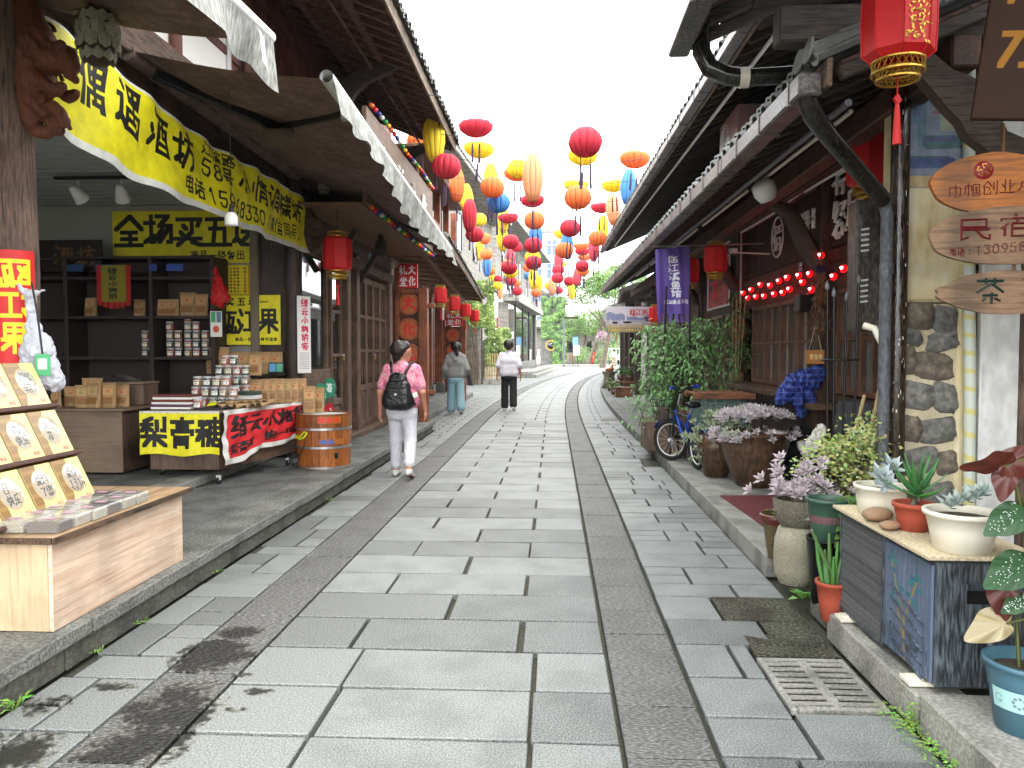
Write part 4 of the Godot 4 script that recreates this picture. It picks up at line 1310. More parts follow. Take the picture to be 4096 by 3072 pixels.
func banners_left() -> void:
	var Y:=Color(0.89,0.84,0.10)
	var K:=Color(0.055,0.055,0.06)
	# long yellow banner; columns are metres from its near end
	var W:=1536
	var H:=224
	var img:=canvas(W,H,Y)
	img.fill_rect(Rect2i(0,H - 20,W,20),Color(0.83,0.83,0.80))
	img.fill_rect(Rect2i(0,0,W,6),Color(0.83,0.83,0.80))
	img.fill_rect(Rect2i(0,0,10,H),Color(0.83,0.83,0.80))
	img.fill_rect(Rect2i(W - 12,0,12,H),Color(0.83,0.83,0.80))
	var px:=func(z: float) -> float: return (-z - 4.36) / 4.84*W
	var put:=func(s: String,za: float,zb: float,y: float,h: float,t: float) -> void:
		var x0: float = px.call(za)
		var x1: float = px.call(zb)
		var st:=(x1 - x0) / s.length()
		write(img,s,x0,y,st*0.92,h,Vector2(st,0),t,K)
	put.call("偶",-4.68,-5.0,16,108,13)
	put.call("遇",-5.08,-5.46,16,112,13)
	put.call("酒",-5.58,-5.92,16,112,13)
	put.call("坊",-5.97,-6.34,16,112,13)
	put.call("江滨路",-6.45,-7.05,8,40,5)
	put.call("58号",-6.46,-7.0,56,52,7)
	put.call("小",-7.08,-7.42,28,84,11)
	put.call("情调糕坊",-7.46,-9.08,26,88,11)
	put.call("电话",-6.12,-6.5,138,54,7)
	put.call("15968330",-6.52,-7.75,138,54,7)
	put.call("（微信同号）",-7.78,-9.05,134,56,6)
	weather(img,0.10,3)
	var m:=printed("yellow_banner",img,0.55)
	m.backlight_enabled = true
	m.backlight = Color(0.12,0.11,0.01)
	var b:=B.new()
	b.sheet(func(u: float,v: float) -> Vector3:
		var z:=-4.36 - 4.84*u
		var top:=3.30 + 0.10*pow(1.0 - u,2.0) - 0.06*sin(PI*u)
		var bot:=2.74 - 0.09*u - 0.05*sin(PI*u) + 0.12*smoothstep(0.06,0.0,u)
		var w:=0.022*sin(u*34.0 + v*4.0)*(0.3 + v) + 0.018*sin(u*61.0 - v*7.0)*(1.0 - v) + 0.03*sin(u*11.0 + 2.0*v)
		return Vector3(-2.96 + w,lerpf(top,bot,v) + 0.008*sin(u*50.0),z),110,14)
	single("yellow_banner","long wrinkled yellow shop banner with black characters under the awning","banner",b.done(),m)
	# red strip on the near post
	img = canvas(160,640,Color(0.80,0.085,0.085))
	for i in 3:
		glyph(img,"瓯江果"[i],22,24 + i*118,116,108,15,Color(0.96,0.86,0.12))
	for i in 2:
		glyph(img,"海苔"[i],22,410 + i*112,116,104,15,Color(0.96,0.86,0.12))
	weather(img,0.08,4)
	b = B.new()
	b.sheet(func(u: float,v: float) -> Vector3:
		var a:=lerpf(-0.95,0.75,u) + PI / 2
		return Vector3(cos(a)*-0.128*-1.0,-1.02*v,sin(a)*0.128),10,12)
	single("red_banner","red vertical banner with yellow characters on the near post","banner",b.done(),printed("red_strip",img,0.5),Vector3(-3.12,2.03,-4.33),Vector3(0,26,0))
	# posters on the side wall of the shop
	img = canvas(640,192,Y)
	for i in 5:
		glyph(img,"全场买五送"[i],8 + i*110,14,106,118,15,K)
	for i in 10:
		glyph(img,"商品一经售出，概不退换"[i + (1 if i > 6 else 0)],290 + i*34,148,30,32,4,K)
	weather(img,0.07,5)
	single("yellow_poster","wide yellow poster with large black characters on the shop's inner wall","poster",board(2.16,0.64,0.012),printed("wall_poster",img,0.6),Vector3(-4.34,2.86,-9.25))
	img = canvas(384,280,Y)
	write(img,"买五送一",70,12,46,46,Vector2(66,0),6,K)
	write(img,"瓯江果",14,78,116,140,Vector2(120,0),17,K)
	write(img,"商品一经售出概不退换",120,240,20,20,Vector2(25,0),3,K)
	weather(img,0.07,6)
	single("yellow_poster","yellow poster with three large characters above the kraft bags","poster",board(0.82,0.6,0.012),printed("fruit_poster",img,0.6),Vector3(-3.70,1.84,-9.14))
	img = canvas(320,180,Color(0.90,0.80,0.12))
	for k in 2:
		img.fill_rect(Rect2i(4 + k*160,4,4,172),Color(0.75,0.1,0.1))
		img.fill_rect(Rect2i(150 + k*160,4,4,172),Color(0.75,0.1,0.1))
		for r in 8:
			for c in 6:
				if c != 4:
					glyph(img,"瓯江果海苔糕梨膏糖饼"[(r*3 + c) % 10],16 + k*160 + c*21,14 + r*20,14,14,2,Color(0.28,0.16,0.08))
	single("price_list","yellow handwritten price list with red border on the shop wall","poster",board(0.66,0.36,0.01),printed("price_sheet",img,0.7),Vector3(-3.68,2.33,-9.2))
	img = canvas(320,140,Color(0.10,0.065,0.06))
	write(img,"酒坊",120,24,80,92,Vector2(96,0),9,Color(0.42,0.30,0.17))
	single("dark_plaque","dark wooden plaque with faint gold characters deep in the shop","sign",board(0.95,0.38,0.03),printed("plaque",img,0.4),Vector3(-5.85,2.6,-8.95))
# ---------- goods
# standing paper pouch: flat crimped top,gusseted bottom,a clear window and a printed label

func pouch(w: float,h: float,d: float) -> ArrayMesh:
	var key:="pouch%s %s %s" % [w,h,d]
	if CACHE.has(key):
		return CACHE[key]
	var b:=B.new()
	var ring:=func(y: float) -> Array:
		var t:=y / h
		var dd:=d*(0.9 if t < 0.05 else 1.0)*clampf(1.15 - t*1.25,0.02,1.0)
		var ww:=w*(0.93 + 0.07*t)
		var o:=[]
		for k in 12:
			var a:=TAU*(k + 0.5) / 12
			var c:=cos(a)
			var s:=sin(a)
			o.append(Vector3(signf(c)*pow(absf(c),0.45)*ww / 2,y,signf(s)*pow(absf(s),0.7)*dd / 2))
		return o
	var ys:=[0.0,0.01,0.06,0.25,0.5,0.75,0.88,1.0]
	b.smooth = true
	for i in ys.size() - 1:
		var r0: Array = ring.call(ys[i]*h)
		var r1: Array = ring.call(ys[i + 1]*h)
		for k in 12:
			var k2:=(k + 1) % 12
			b.quad(r1[k2],r1[k],r0[k],r0[k2])
	CACHE[key] = b.done()
	return CACHE[key]

func goods_materials() -> void:
	surf("nuts",[[0.2,Color(0.22,0.12,0.06)],[0.5,Color(0.55,0.36,0.17)],[0.8,Color(0.76,0.58,0.34)]],0.03,Vector3(12,12,12),0.5,0.0,0.05,true,0.0,3,FastNoiseLite.TYPE_CELLULAR)
	surf("candied_red",[[0.2,Color(0.42,0.10,0.06)],[0.5,Color(0.70,0.26,0.15)],[0.8,Color(0.86,0.48,0.28)]],0.03,Vector3(12,12,12),0.4,0.0,0.05,true,0.0,3,FastNoiseLite.TYPE_CELLULAR)
	surf("dark_fruit",[[0.2,Color(0.06,0.05,0.05)],[0.5,Color(0.14,0.11,0.11)],[0.8,Color(0.26,0.21,0.19)]],0.03,Vector3(12,12,12),0.4,0.0,0.05,true,0.0,3,FastNoiseLite.TYPE_CELLULAR)
	var img:=canvas(256,128,Color(0.90,0.89,0.83))
	write(img,"梨膏糖",8,14,34,44,Vector2(38,0),5,Color(0.08,0.08,0.08))
	img.fill_rect(Rect2i(12,72,20,40),Color(0.45,0.45,0.42))
	img.fill_rect(Rect2i(60,80,50,26),Color(0.62,0.64,0.28))
	img.fill_rect(Rect2i(128,0,128,128),Color(0.90,0.90,0.87))
	write(img,"瓯江果",134,14,34,44,Vector2(38,0),5,Color(0.08,0.10,0.10))
	img.fill_rect(Rect2i(140,74,18,34),Color(0.5,0.5,0.5))
	disc(img,215,90,14,14,Color(0.75,0.2,0.15))
	printed("jar_label",img,0.6)
	img = canvas(128,192,Color(0.72,0.57,0.39))
	disc(img,64,62,20,20,Color(0.70,0.22,0.14))
	disc(img,64,62,10,10,Color(0.72,0.57,0.39))
	for i in 4:
		glyph(img,"缙云烧饼"[i],16 + i*25,8,20,22,2,Color(0.55,0.20,0.14))
	for r in 3:
		img.fill_rect(Rect2i(26,160 + r*9,76,3),Color(0.62,0.42,0.28))
	printed("bag_print",img,0.8)
	img = canvas(128,192,Color(0.72,0.57,0.39))
	disc(img,64,66,20,20,Color(0.24,0.50,0.26))
	disc(img,64,66,10,10,Color(0.72,0.57,0.39))
	img.fill_rect(Rect2i(30,14,68,8),Color(0.24,0.50,0.26))
	for r in 3:
		img.fill_rect(Rect2i(26,160 + r*9,76,3),Color(0.36,0.48,0.26))
	printed("bag_print_green",img,0.8)
	var lid:=mat("clear_lid",Color(0.88,0.89,0.90,0.45),0.15)
	lid.transparency = BaseMaterial3D.TRANSPARENCY_ALPHA

func bag(at: Vector3,w: float,h: float,turn: float,label: String,group: String,print_:="bag_print",window:=true,tilt:=0.0) -> Node3D:
	var t:=thing("paper_bag",label,"paper bag",at,turn,group)
	t.rotation_degrees.x = tilt
	w = snappedf(w,0.02)
	h = snappedf(h,0.02)
	mi(t,"pouch",pouch(w,h,w*0.5),MT.kraft)
	if print_:
		var b:=B.new()
		b.fu1 = Vector2(1,0.62)
		var y0:=h*0.52
		var y1:=h*0.86
		b.quad(Vector3(-w*0.36,y1,w*0.06),Vector3(w*0.36,y1,w*0.06),Vector3(w*0.36,y0,w*0.15 + 0.004),Vector3(-w*0.36,y0,w*0.15 + 0.004),Vector2.ZERO,Vector2(1,0.6))
		mi(t,"label",b.done(),MT[print_],Vector3(0,0,w*0.02))
	if window:
		var b:=B.new()
		b.sheet(func(u: float,v: float) -> Vector3:
			return Vector3((u - 0.5)*w*0.7,lerpf(h*0.42,h*0.16,v),w*0.255 - 0.12*w*maxf(0.0,0.5 - v) + 0.002),4,3)
		mi(t,"window",b.done(),MT.nuts)
	return t

func jar(at: Vector3,turn: float,fill: String,kind: int,label: String,group: String,s:=1.0) -> void:
	var t:=thing("food_jar",label,"jar",at,turn,group)
	if not CACHE.has("jar"):
		CACHE["jar"] = lathed(v2([[0.0,0.002],[0.038,0.002],[0.041,0.008],[0.041,0.075],[0.036,0.08],[0.0,0.08]]),18)
		CACHE["jarglass"] = lathed(v2([[0.0,0.0],[0.042,0.0],[0.0435,0.006],[0.0435,0.082],[0.038,0.088]]),18)
		CACHE["jarlid"] = lathed(v2([[0.0435,0.086],[0.0435,0.1],[0.04,0.103],[0.0,0.103]]),18)
		for k in 2:
			var b:=B.new()
			b.sheet(func(u: float,v: float) -> Vector3:
				var a:=lerpf(-0.8,0.8,u)
				return Vector3(sin(a)*0.0445,lerpf(0.064,0.02,v),cos(a)*0.0445),8,1)
			var arr:=b.done().surface_get_arrays(0)
			var uv: PackedVector2Array = arr[Mesh.ARRAY_TEX_UV]
			for i in uv.size():
				uv[i] = Vector2(uv[i].x*0.5 + 0.5*k,uv[i].y)
			arr[Mesh.ARRAY_TEX_UV] = uv
			var am:=ArrayMesh.new()
			am.add_surface_from_arrays(Mesh.PRIMITIVE_TRIANGLES,arr)
			CACHE["jarlabel%d" % k] = am
	t.scale = Vector3.ONE*s
	mi(t,"contents",CACHE["jar"],MT[fill])
	mi(t,"glass",CACHE["jarglass"],MT.pane)
	mi(t,"label",CACHE["jarlabel%d" % kind],MT.jar_label)
	mi(t,"lid",CACHE["jarlid"],MT.clear_lid)

func caster(parent: Node,at: Vector3,r: float) -> void:
	var w:=lathed(v2([[0.0,-0.014],[r,-0.014],[r,0.014],[0.0,0.014]]),14,0,0.0,false)
	var c:=mi(parent,"caster",w,MT.rubber,at,Vector3(0,0,90))
	bx(c,"fork",Vector3(r*1.3,0.04,r*1.1),MT.white_steel,Vector3(r*0.7,0,0))

func shop_inside() -> void:
	goods_materials()
	# dark shelving along the side wall
	var s:=thing("shelf_unit","dark wooden shelving along the shop's side wall","shelves",Vector3(0,0,0))
	bx(s,"back_panel",Vector3(2.75,2.3,0.03),MT.shelf_dark,Vector3(-5.35,1.42,-9.2))
	for x in [-6.7,-5.75,-4.72,-3.98]:
		bx(s,"upright",Vector3(0.05,2.3,0.4),MT.shelf_dark,Vector3(x,1.42,-9.0))
	for y in [0.35,0.9,1.38,1.86,2.32,2.56]:
		bx(s,"shelf",Vector3(2.7,0.035,0.38),MT.shelf_dark,Vector3(-5.34,y,-9.0))
	var n:=0
	for q in [[-4.63,0.16,0.20],[-4.5,0.16,0.20],[-4.33,0.2,0.28],[-4.15,0.16,0.26],[-4.92,0.14,0.20],[-5.5,0.16,0.22]]:
		bag(Vector3(q[0],1.878,-8.93 + 0.03*(n % 2)),q[1],q[2],rnd(-8,8),"kraft bag on the upper wall shelf, %s from the right end" % ordinal(n),"kraft bags on the wall shelf")
		n += 1
	n = 0
	for st in [[-4.85,3],[-4.74,2],[-4.55,4],[-4.45,3],[-4.33,5],[-4.23,4],[-4.12,3]]:
		for k in st[1]:
			jar(Vector3(st[0],1.398 + k*0.104,-8.92),rnd(-15,15),["dark_fruit","nuts","candied_red"][(n*7 + k) % 3],n % 2,"jar on the dark wall shelf, %s stack from the left, %s up" % [ordinal(n),ordinal(k)],"jars on the dark wall shelf")
		n += 1
	# swallow tailed pennant
	var img:=canvas(160,224,Color(0.62,0.10,0.08))
	img.fill_rect(Rect2i(22,0,116,190),Color(0.50,0.46,0.12))
	for i in 5:
		glyph(img,"缙云小烧饼"[i],56,14 + i*33,40,30,5,Color(0.10,0.14,0.08))
	var b:=B.new()
	var poly:=PackedVector2Array([Vector2(-0.2,0.25),Vector2(0.2,0.25),Vector2(0.2,-0.12)])
	for k in 6:
		poly.append(Vector2(0.2 - 0.4*(k + 0.1) / 6.0,-0.2 - 0.05*sin(PI*(k + 0.5) / 6.0)))
		poly.append(Vector2(0.2 - 0.4*(k + 0.85) / 6.0,-0.2 - 0.05*sin(PI*(k + 0.5) / 6.0)))
		if k < 5:
			poly.append(Vector2(0.2 - 0.4*(k + 0.95) / 6.0,-0.14))
	poly.append(Vector2(-0.2,-0.12))
	b.slab(poly,0.008,Transform3D(),Rect2(-0.2,-0.25,0.4,0.5))
	single("pennant","red edged olive pennant with fringed bottom hanging before the shelves","pennant",b.done(),printed("pennant_print",img,0.8),Vector3(-5.05,2.2,-8.62))
	n = 0
	for q in [[-5.62,Color(0.10,0.25,0.42)],[-5.28,Color(0.12,0.22,0.45)],[-4.68,Color(0.12,0.26,0.55)],[-4.42,Color(0.16,0.28,0.62)]]:
		single("sticker","blue sticker on the shelf header, %s from the left" % ordinal(n),"sticker",box(Vector3(0.2 if n != 2 else 0.09,0.08,0.004),0.0),mat("sticker_%d" % n,q[1],0.5),Vector3(q[0],2.44,-8.8),Vector3.ZERO,"stickers on the shelf header")
		n += 1
	var card:=canvas(96,160,Color(0.88,0.87,0.84))
	card.fill_rect(Rect2i(6,4,38,66),Color(0.25,0.62,0.38))
	card.fill_rect(Rect2i(52,4,38,66),Color(0.35,0.45,0.55))
	disc(card,48,112,26,22,Color(0.82,0.30,0.20))
	single("payment_card","small card with a green tile stuck on the shelf end","card",board(0.14,0.3,0.006),printed("pay_card",card,0.4),Vector3(-3.93,1.78,-8.79))
	# red cloth bundle on a hook
	b = B.new()
	single("red_cloth","red plastic bundle hanging from the shelf end","bag",nets([[Vector3(0,0.22,0),Vector3(0,0.1,0),0.02,0.04],[Vector3(0,0.1,0),Vector3(-0.03,-0.14,0.02),0.04,0.06],[Vector3(0.02,0.08,0),Vector3(0.07,-0.12,0),0.04,0.05],[Vector3(0.04,0.0,0.03),Vector3(0.02,-0.2,0.04),0.04,0.04]],0.012,0.015,0.03),MT.red_silk,Vector3(-3.86,2.19,-8.7),Vector3(0,0,8))
	# counter facing the street corner
	var c:=thing("shop_counter","brown laminate counter on casters inside the shop","counter",Vector3(0,0,0))
	bx(c,"front_panel",Vector3(0.78,0.6,0.02),MT.counter_wood,Vector3(-4.55,0.585,-7.2))
	bx(c,"side_panel",Vector3(0.02,0.6,1.2),MT.cart_wood,Vector3(-4.17,0.585,-7.8))
	bx(c,"side_panel",Vector3(0.02,0.6,1.2),MT.cart_wood,Vector3(-4.93,0.585,-7.8))
	bx(c,"countertop",Vector3(0.9,0.022,1.3),MT.counter_wood,Vector3(-4.55,0.896,-7.78))
	for q in [[-4.24,-7.26],[-4.86,-7.26],[-4.24,-8.3]]:
		caster(c,Vector3(q[0],0.296,q[1]),0.035)
	c = thing("display_box","reddish wooden box standing on the shop counter","box")
	bx(c,"case",Vector3(0.42,0.22,0.3),MT.cart_wood,Vector3(-4.36,1.018,-7.72))
	bx(c,"lid",Vector3(0.44,0.02,0.32),MT.counter_wood,Vector3(-4.36,1.138,-7.72))
	b = B.new()
	b.sheet(func(u: float,v: float) -> Vector3: return Vector3(lerpf(-0.24,0.24,u),0.05*sin(PI*0.5*u*u*2.0)*(1.0 if u < 0.7 else 1.0 - (u - 0.7)*2.6),lerpf(-0.1,0.1,v)),12,2)
	single("steel_tray","shiny curved steel tray behind the counter bags","tray",b.done(),MT.steel,Vector3(-4.55,1.16,-7.72))
	n = 0
	for q in [[-4.82,0.16,0.2,-7.45],[-4.7,0.2,0.28,-7.6],[-4.62,0.14,0.22,-7.3],[-4.5,0.15,0.24,-7.3],[-4.36,0.14,0.24,-7.32],[-4.3,0.14,0.22,-7.45],[-4.9,0.12,0.16,-7.32]]:
		bag(Vector3(q[0],0.909,q[3]),q[1],q[2],rnd(-14,14),"kraft bag on the inside counter, %s of seven" % ordinal(n),"kraft bags on the inside counter","bag_print_green" if n in [2,3] else "bag_print")
		n += 1
	# pendant lamp,unlit
	var t:=thing("pendant_lamp","white bulb lamp hanging on a thin cord before the yellow banner","lamp",Vector3(-2.47,2.42,-5.82))
	rod(t,"cord",[Vector3(0,0.16,0),Vector3(0,1.05,0)],0.004,MT.cable,5)
	mi(t,"socket",lathed(v2([[0.0,0.17],[0.012,0.165],[0.02,0.12],[0.028,0.1],[0.0,0.1]]),14),MT.dark_iron)
	mi(t,"bulb",lathed(v2([[0.0,-0.002],[0.045,0.0],[0.05,0.01],[0.05,0.06],[0.046,0.072],[0.028,0.1],[0.0,0.1]]),20),MT.white_plastic)

func left_stall() -> void:
	# cart with banners,on the step
	var c:=thing("goods_cart","brown wooden goods cart on casters in front of the shop","cart")
	var foot:=PackedVector2Array([Vector2(-3.86,-7.14),Vector2(-3.19,-7.14),Vector2(-2.9,-8.5),Vector2(-3.52,-8.62)])
	var b:=B.new()
	var xf:=Transform3D(Basis(Vector3(1,0,0),Vector3(0,0,1),Vector3(0,1,0)),Vector3(0,0.6,0))
	b.slab(foot,0.54,xf)
	mi(c,"cabinet",b.done(),MT.cart_wood)
	foot = PackedVector2Array([Vector2(-3.9,-7.1),Vector2(-3.16,-7.1),Vector2(-2.83,-8.56),Vector2(-3.56,-8.66)])
	b = B.new()
	xf.origin.y = 0.884
	b.slab(foot,0.026,xf)
	mi(c,"top",b.done(),MT.counter_wood)
	for q in [[-3.22,0.218,-7.2],[-2.97,0.218,-8.42],[-3.78,0.303,-7.2],[-3.5,0.303,-8.5]]:
		caster(c,Vector3(q[0],q[1],q[2]),0.038)
	# yellow and red banners tacked to the cart
	var img:=canvas(448,256,Color(0.89,0.85,0.10))
	write(img,"梨膏糖",6,36,140,176,Vector2(156,0),24,Color(0.05,0.05,0.055))
	img.fill_rect(Rect2i(0,0,448,12),Color(0.82,0.82,0.80))
	for i in 7:
		disc(img,20 + i*66,8,3,3,Color(0.2,0.2,0.2))
	weather(img,0.07,7)
	b = B.new()
	b.sheet(func(u: float,v: float) -> Vector3: return Vector3(lerpf(-3.93,-3.155,u),lerpf(0.892,0.475 + 0.012*sin(u*9.0),v),-7.09 + 0.012*v*sin(u*13.0) + 0.006*sin(u*31.0 + v*9.0)),30,10)
	single("yellow_banner","yellow banner with three bold characters on the cart front","banner",b.done(),printed("cart_banner",img,0.55))
	img = canvas(512,288,Color(0.82,0.80,0.78))
	img.fill_rect(Rect2i(20,26,480,230),Color(0.78,0.13,0.16))
	write(img,"缙云小烧饼",44,36,84,118,Vector2(90,0),14,Color(0.09,0.06,0.06),0.12)
	write(img,"梨膏糖",28,182,44,56,Vector2(46,0),7,Color(0.09,0.06,0.06),0.12)
	write(img,"鲍一鸣特",240,172,54,66,Vector2(60,0),9,Color(0.09,0.06,0.06),0.12)
	weather(img,0.08,8)
	b = B.new()
	b.sheet(func(u: float,v: float) -> Vector3:
		var p:=Vector3(-3.135,0.898,-7.1).lerp(Vector3(-2.80,0.898,-8.6),u)
		p.y -= lerpf(0.52,0.36,u)*v + 0.02*sin(u*12.0)*v
		p.x += 0.012 + 0.012*sin(u*37.0 + v*8.0) + 0.02*v*sin(u*9.0) + 0.008*sin(v*22.0 + u*20.0)
		return p,46,16)
	single("red_banner","crumpled red banner with white border on the cart side","banner",b.done(),printed("cart_red",img,0.55))
	# on the cart
	var top:=0.9
	var n:=0
	for k in 3:
		var bt:=thing("gift_box","flat maroon and white gift box, %s of the stack on the cart" % ["lowest","middle","topmost"][k],"box",Vector3(-3.68 + 0.01*k,top + 0.025 + k*0.047,-7.3),rnd(-3,3),"gift boxes stacked on the cart")
		bx(bt,"tray",Vector3(0.38,0.022,0.24),MT.paper_white,Vector3(0,-0.011,0))
		bx(bt,"lid",Vector3(0.384,0.024,0.244),mat("maroon_%d" % k,[Color(0.33,0.20,0.30),Color(0.42,0.20,0.14),Color(0.38,0.17,0.17)][k],0.5),Vector3(0,0.011,0))
	jar(Vector3(-3.44,top,-7.26),0,"candied_red",1,"lone jar of orange sweets beside the gift boxes","jars on the cart",1.0)
	n = 0
	for lay in 3:
		for k in (5 if lay < 2 else 4):
			jar(Vector3(-3.6 + k*0.096 + 0.02*lay,top + lay*0.104,-7.52),rnd(-20,20),["nuts","candied_red","nuts","dark_fruit"][(k + lay) % 4],(k + lay) % 2,"jar in the front pile on the cart, %s row up, %s from the left" % [ordinal(lay),ordinal(k)],"jars on the cart")
	for lay in 5:
		for k in ([4,4,4,4,2][lay]):
			jar(Vector3(-3.5 + k*0.092 + (0.06 if lay == 4 else 0.0),top + lay*0.104,-7.9),rnd(-20,20),["dark_fruit","candied_red","nuts"][(k*2 + lay) % 3],(k + lay) % 2,"jar in the tall rear pile on the cart, %s row up, %s from the left" % [ordinal(lay),ordinal(k)],"jars on the cart")
	# plastic trays of flat packets
	for k in 2:
		var tr:=thing("packet_tray",["black tray of flat packets at the cart front","stack of trays behind the flat packets on the cart"][k],"tray",Vector3(-3.3 + 0.12*k,top,-7.3 - 0.5*k))
		bx(tr,"tray",Vector3(0.3,0.02,0.2),MT.black_plastic,Vector3(0,0.01,0))
		if k == 1:
			for j in 3:
				bx(tr,"box",Vector3(0.26,0.04,0.2),mat("tray_box_%d" % j,[Color(0.45,0.12,0.16),Color(0.80,0.80,0.78),Color(0.20,0.25,0.22)][j],0.5),Vector3(0,0.045 + j*0.042,0))
		else:
			bx(tr,"price_tag",Vector3(0.09,0.004,0.06),mat("tag_yellow",Color(0.86,0.86,0.10),0.6),Vector3(0,0.05,0.04),Vector3(25,0,8))
	for k in 12:
		var o:=bag(Vector3(-3.27 + 0.06*(k % 6) + 0.02*(k / 6),top + 0.016 + 0.02*(k / 6),-7.28 - 0.055*(k % 6) - 0.12*(k / 6)),0.12,0.18,rnd(-40,10),"flat kraft packet lying on the cart, %s of twelve" % ordinal(k),"kraft packets lying on the cart","",true)
		o.rotation_degrees.x = -80
	n = 0
	for k in 7:
		bag(Vector3(-3.16 + 0.055*k,top,-8.0 - 0.075*k),0.13,0.26,14 + rnd(-10,10),"upright kraft bag in the cart's front row, %s from the left" % ordinal(k),"kraft bags standing on the cart","bag_print_green" if k == 4 else "bag_print")
	for k in 5:
		bag(Vector3(-3.3 + 0.055*k,top,-8.12 - 0.07*k),0.13,0.26,14 + rnd(-10,10),"upright kraft bag in the cart's second row, %s from the left" % ordinal(k),"kraft bags standing on the cart")
	bag(Vector3(-3.12,top + 0.31,-7.9),0.14,0.22,-8,"single kraft bag standing on top of the jar pile","kraft bags standing on the cart")
	# rear shelf of the cart with more bags
	var sh:=thing("back_bench","dark bench behind the cart carrying a row of kraft bags","bench",Vector3(-3.68,0.26,-8.95))
	bx(sh,"top",Vector3(0.95,0.03,0.3),MT.shelf_dark,Vector3(0,0.92,0))
	for q in [[-0.42,0.1],[0.42,0.1],[-0.42,-0.1],[0.42,-0.1]]:
		bx(sh,"leg",Vector3(0.05,0.9,0.05),MT.shelf_dark,Vector3(q[0],0.455,q[1]))
	for k in 7:
		bag(Vector3(-4.05 + 0.125*k,1.195,-8.98 + 0.05*(k % 2)),0.18,0.26 if k > 1 else 0.32,rnd(-8,8),"tall kraft bag on the rear bench, %s from the left" % ordinal(k),"kraft bags on the rear bench","bag_print",k % 2 == 0)
	var ph:=thing("payment_stand","small tilted stand with blue and green payment cards","stand",Vector3(-3.2,1.2,-8.72),12)
	bx(ph,"plate",Vector3(0.17,0.13,0.012),MT.black_plastic,Vector3(0,0.07,0),Vector3(-22,0,0))
	for s in [-1,1]:
		bx(ph,"card",Vector3(0.07,0.1,0.004),mat("pay_%d" % s,Color(0.35,0.60,0.75) if s < 0 else Color(0.35,0.62,0.50),0.4),Vector3(s*0.039,0.073,0.009),Vector3(-22,0,0))
	bx(ph,"foot",Vector3(0.17,0.012,0.08),MT.black_plastic,Vector3(0,0.006,-0.02))
	bag(Vector3(-2.72,0.775,-8.42),0.14,0.3,18,"kraft bag with nut window standing on the barrel lid","kraft bags on the barrel")
	bag(Vector3(-2.66,0.775,-8.56),0.14,0.28,5,"second kraft bag behind on the barrel lid","kraft bags on the barrel")
	barrel()
	cake_stand()

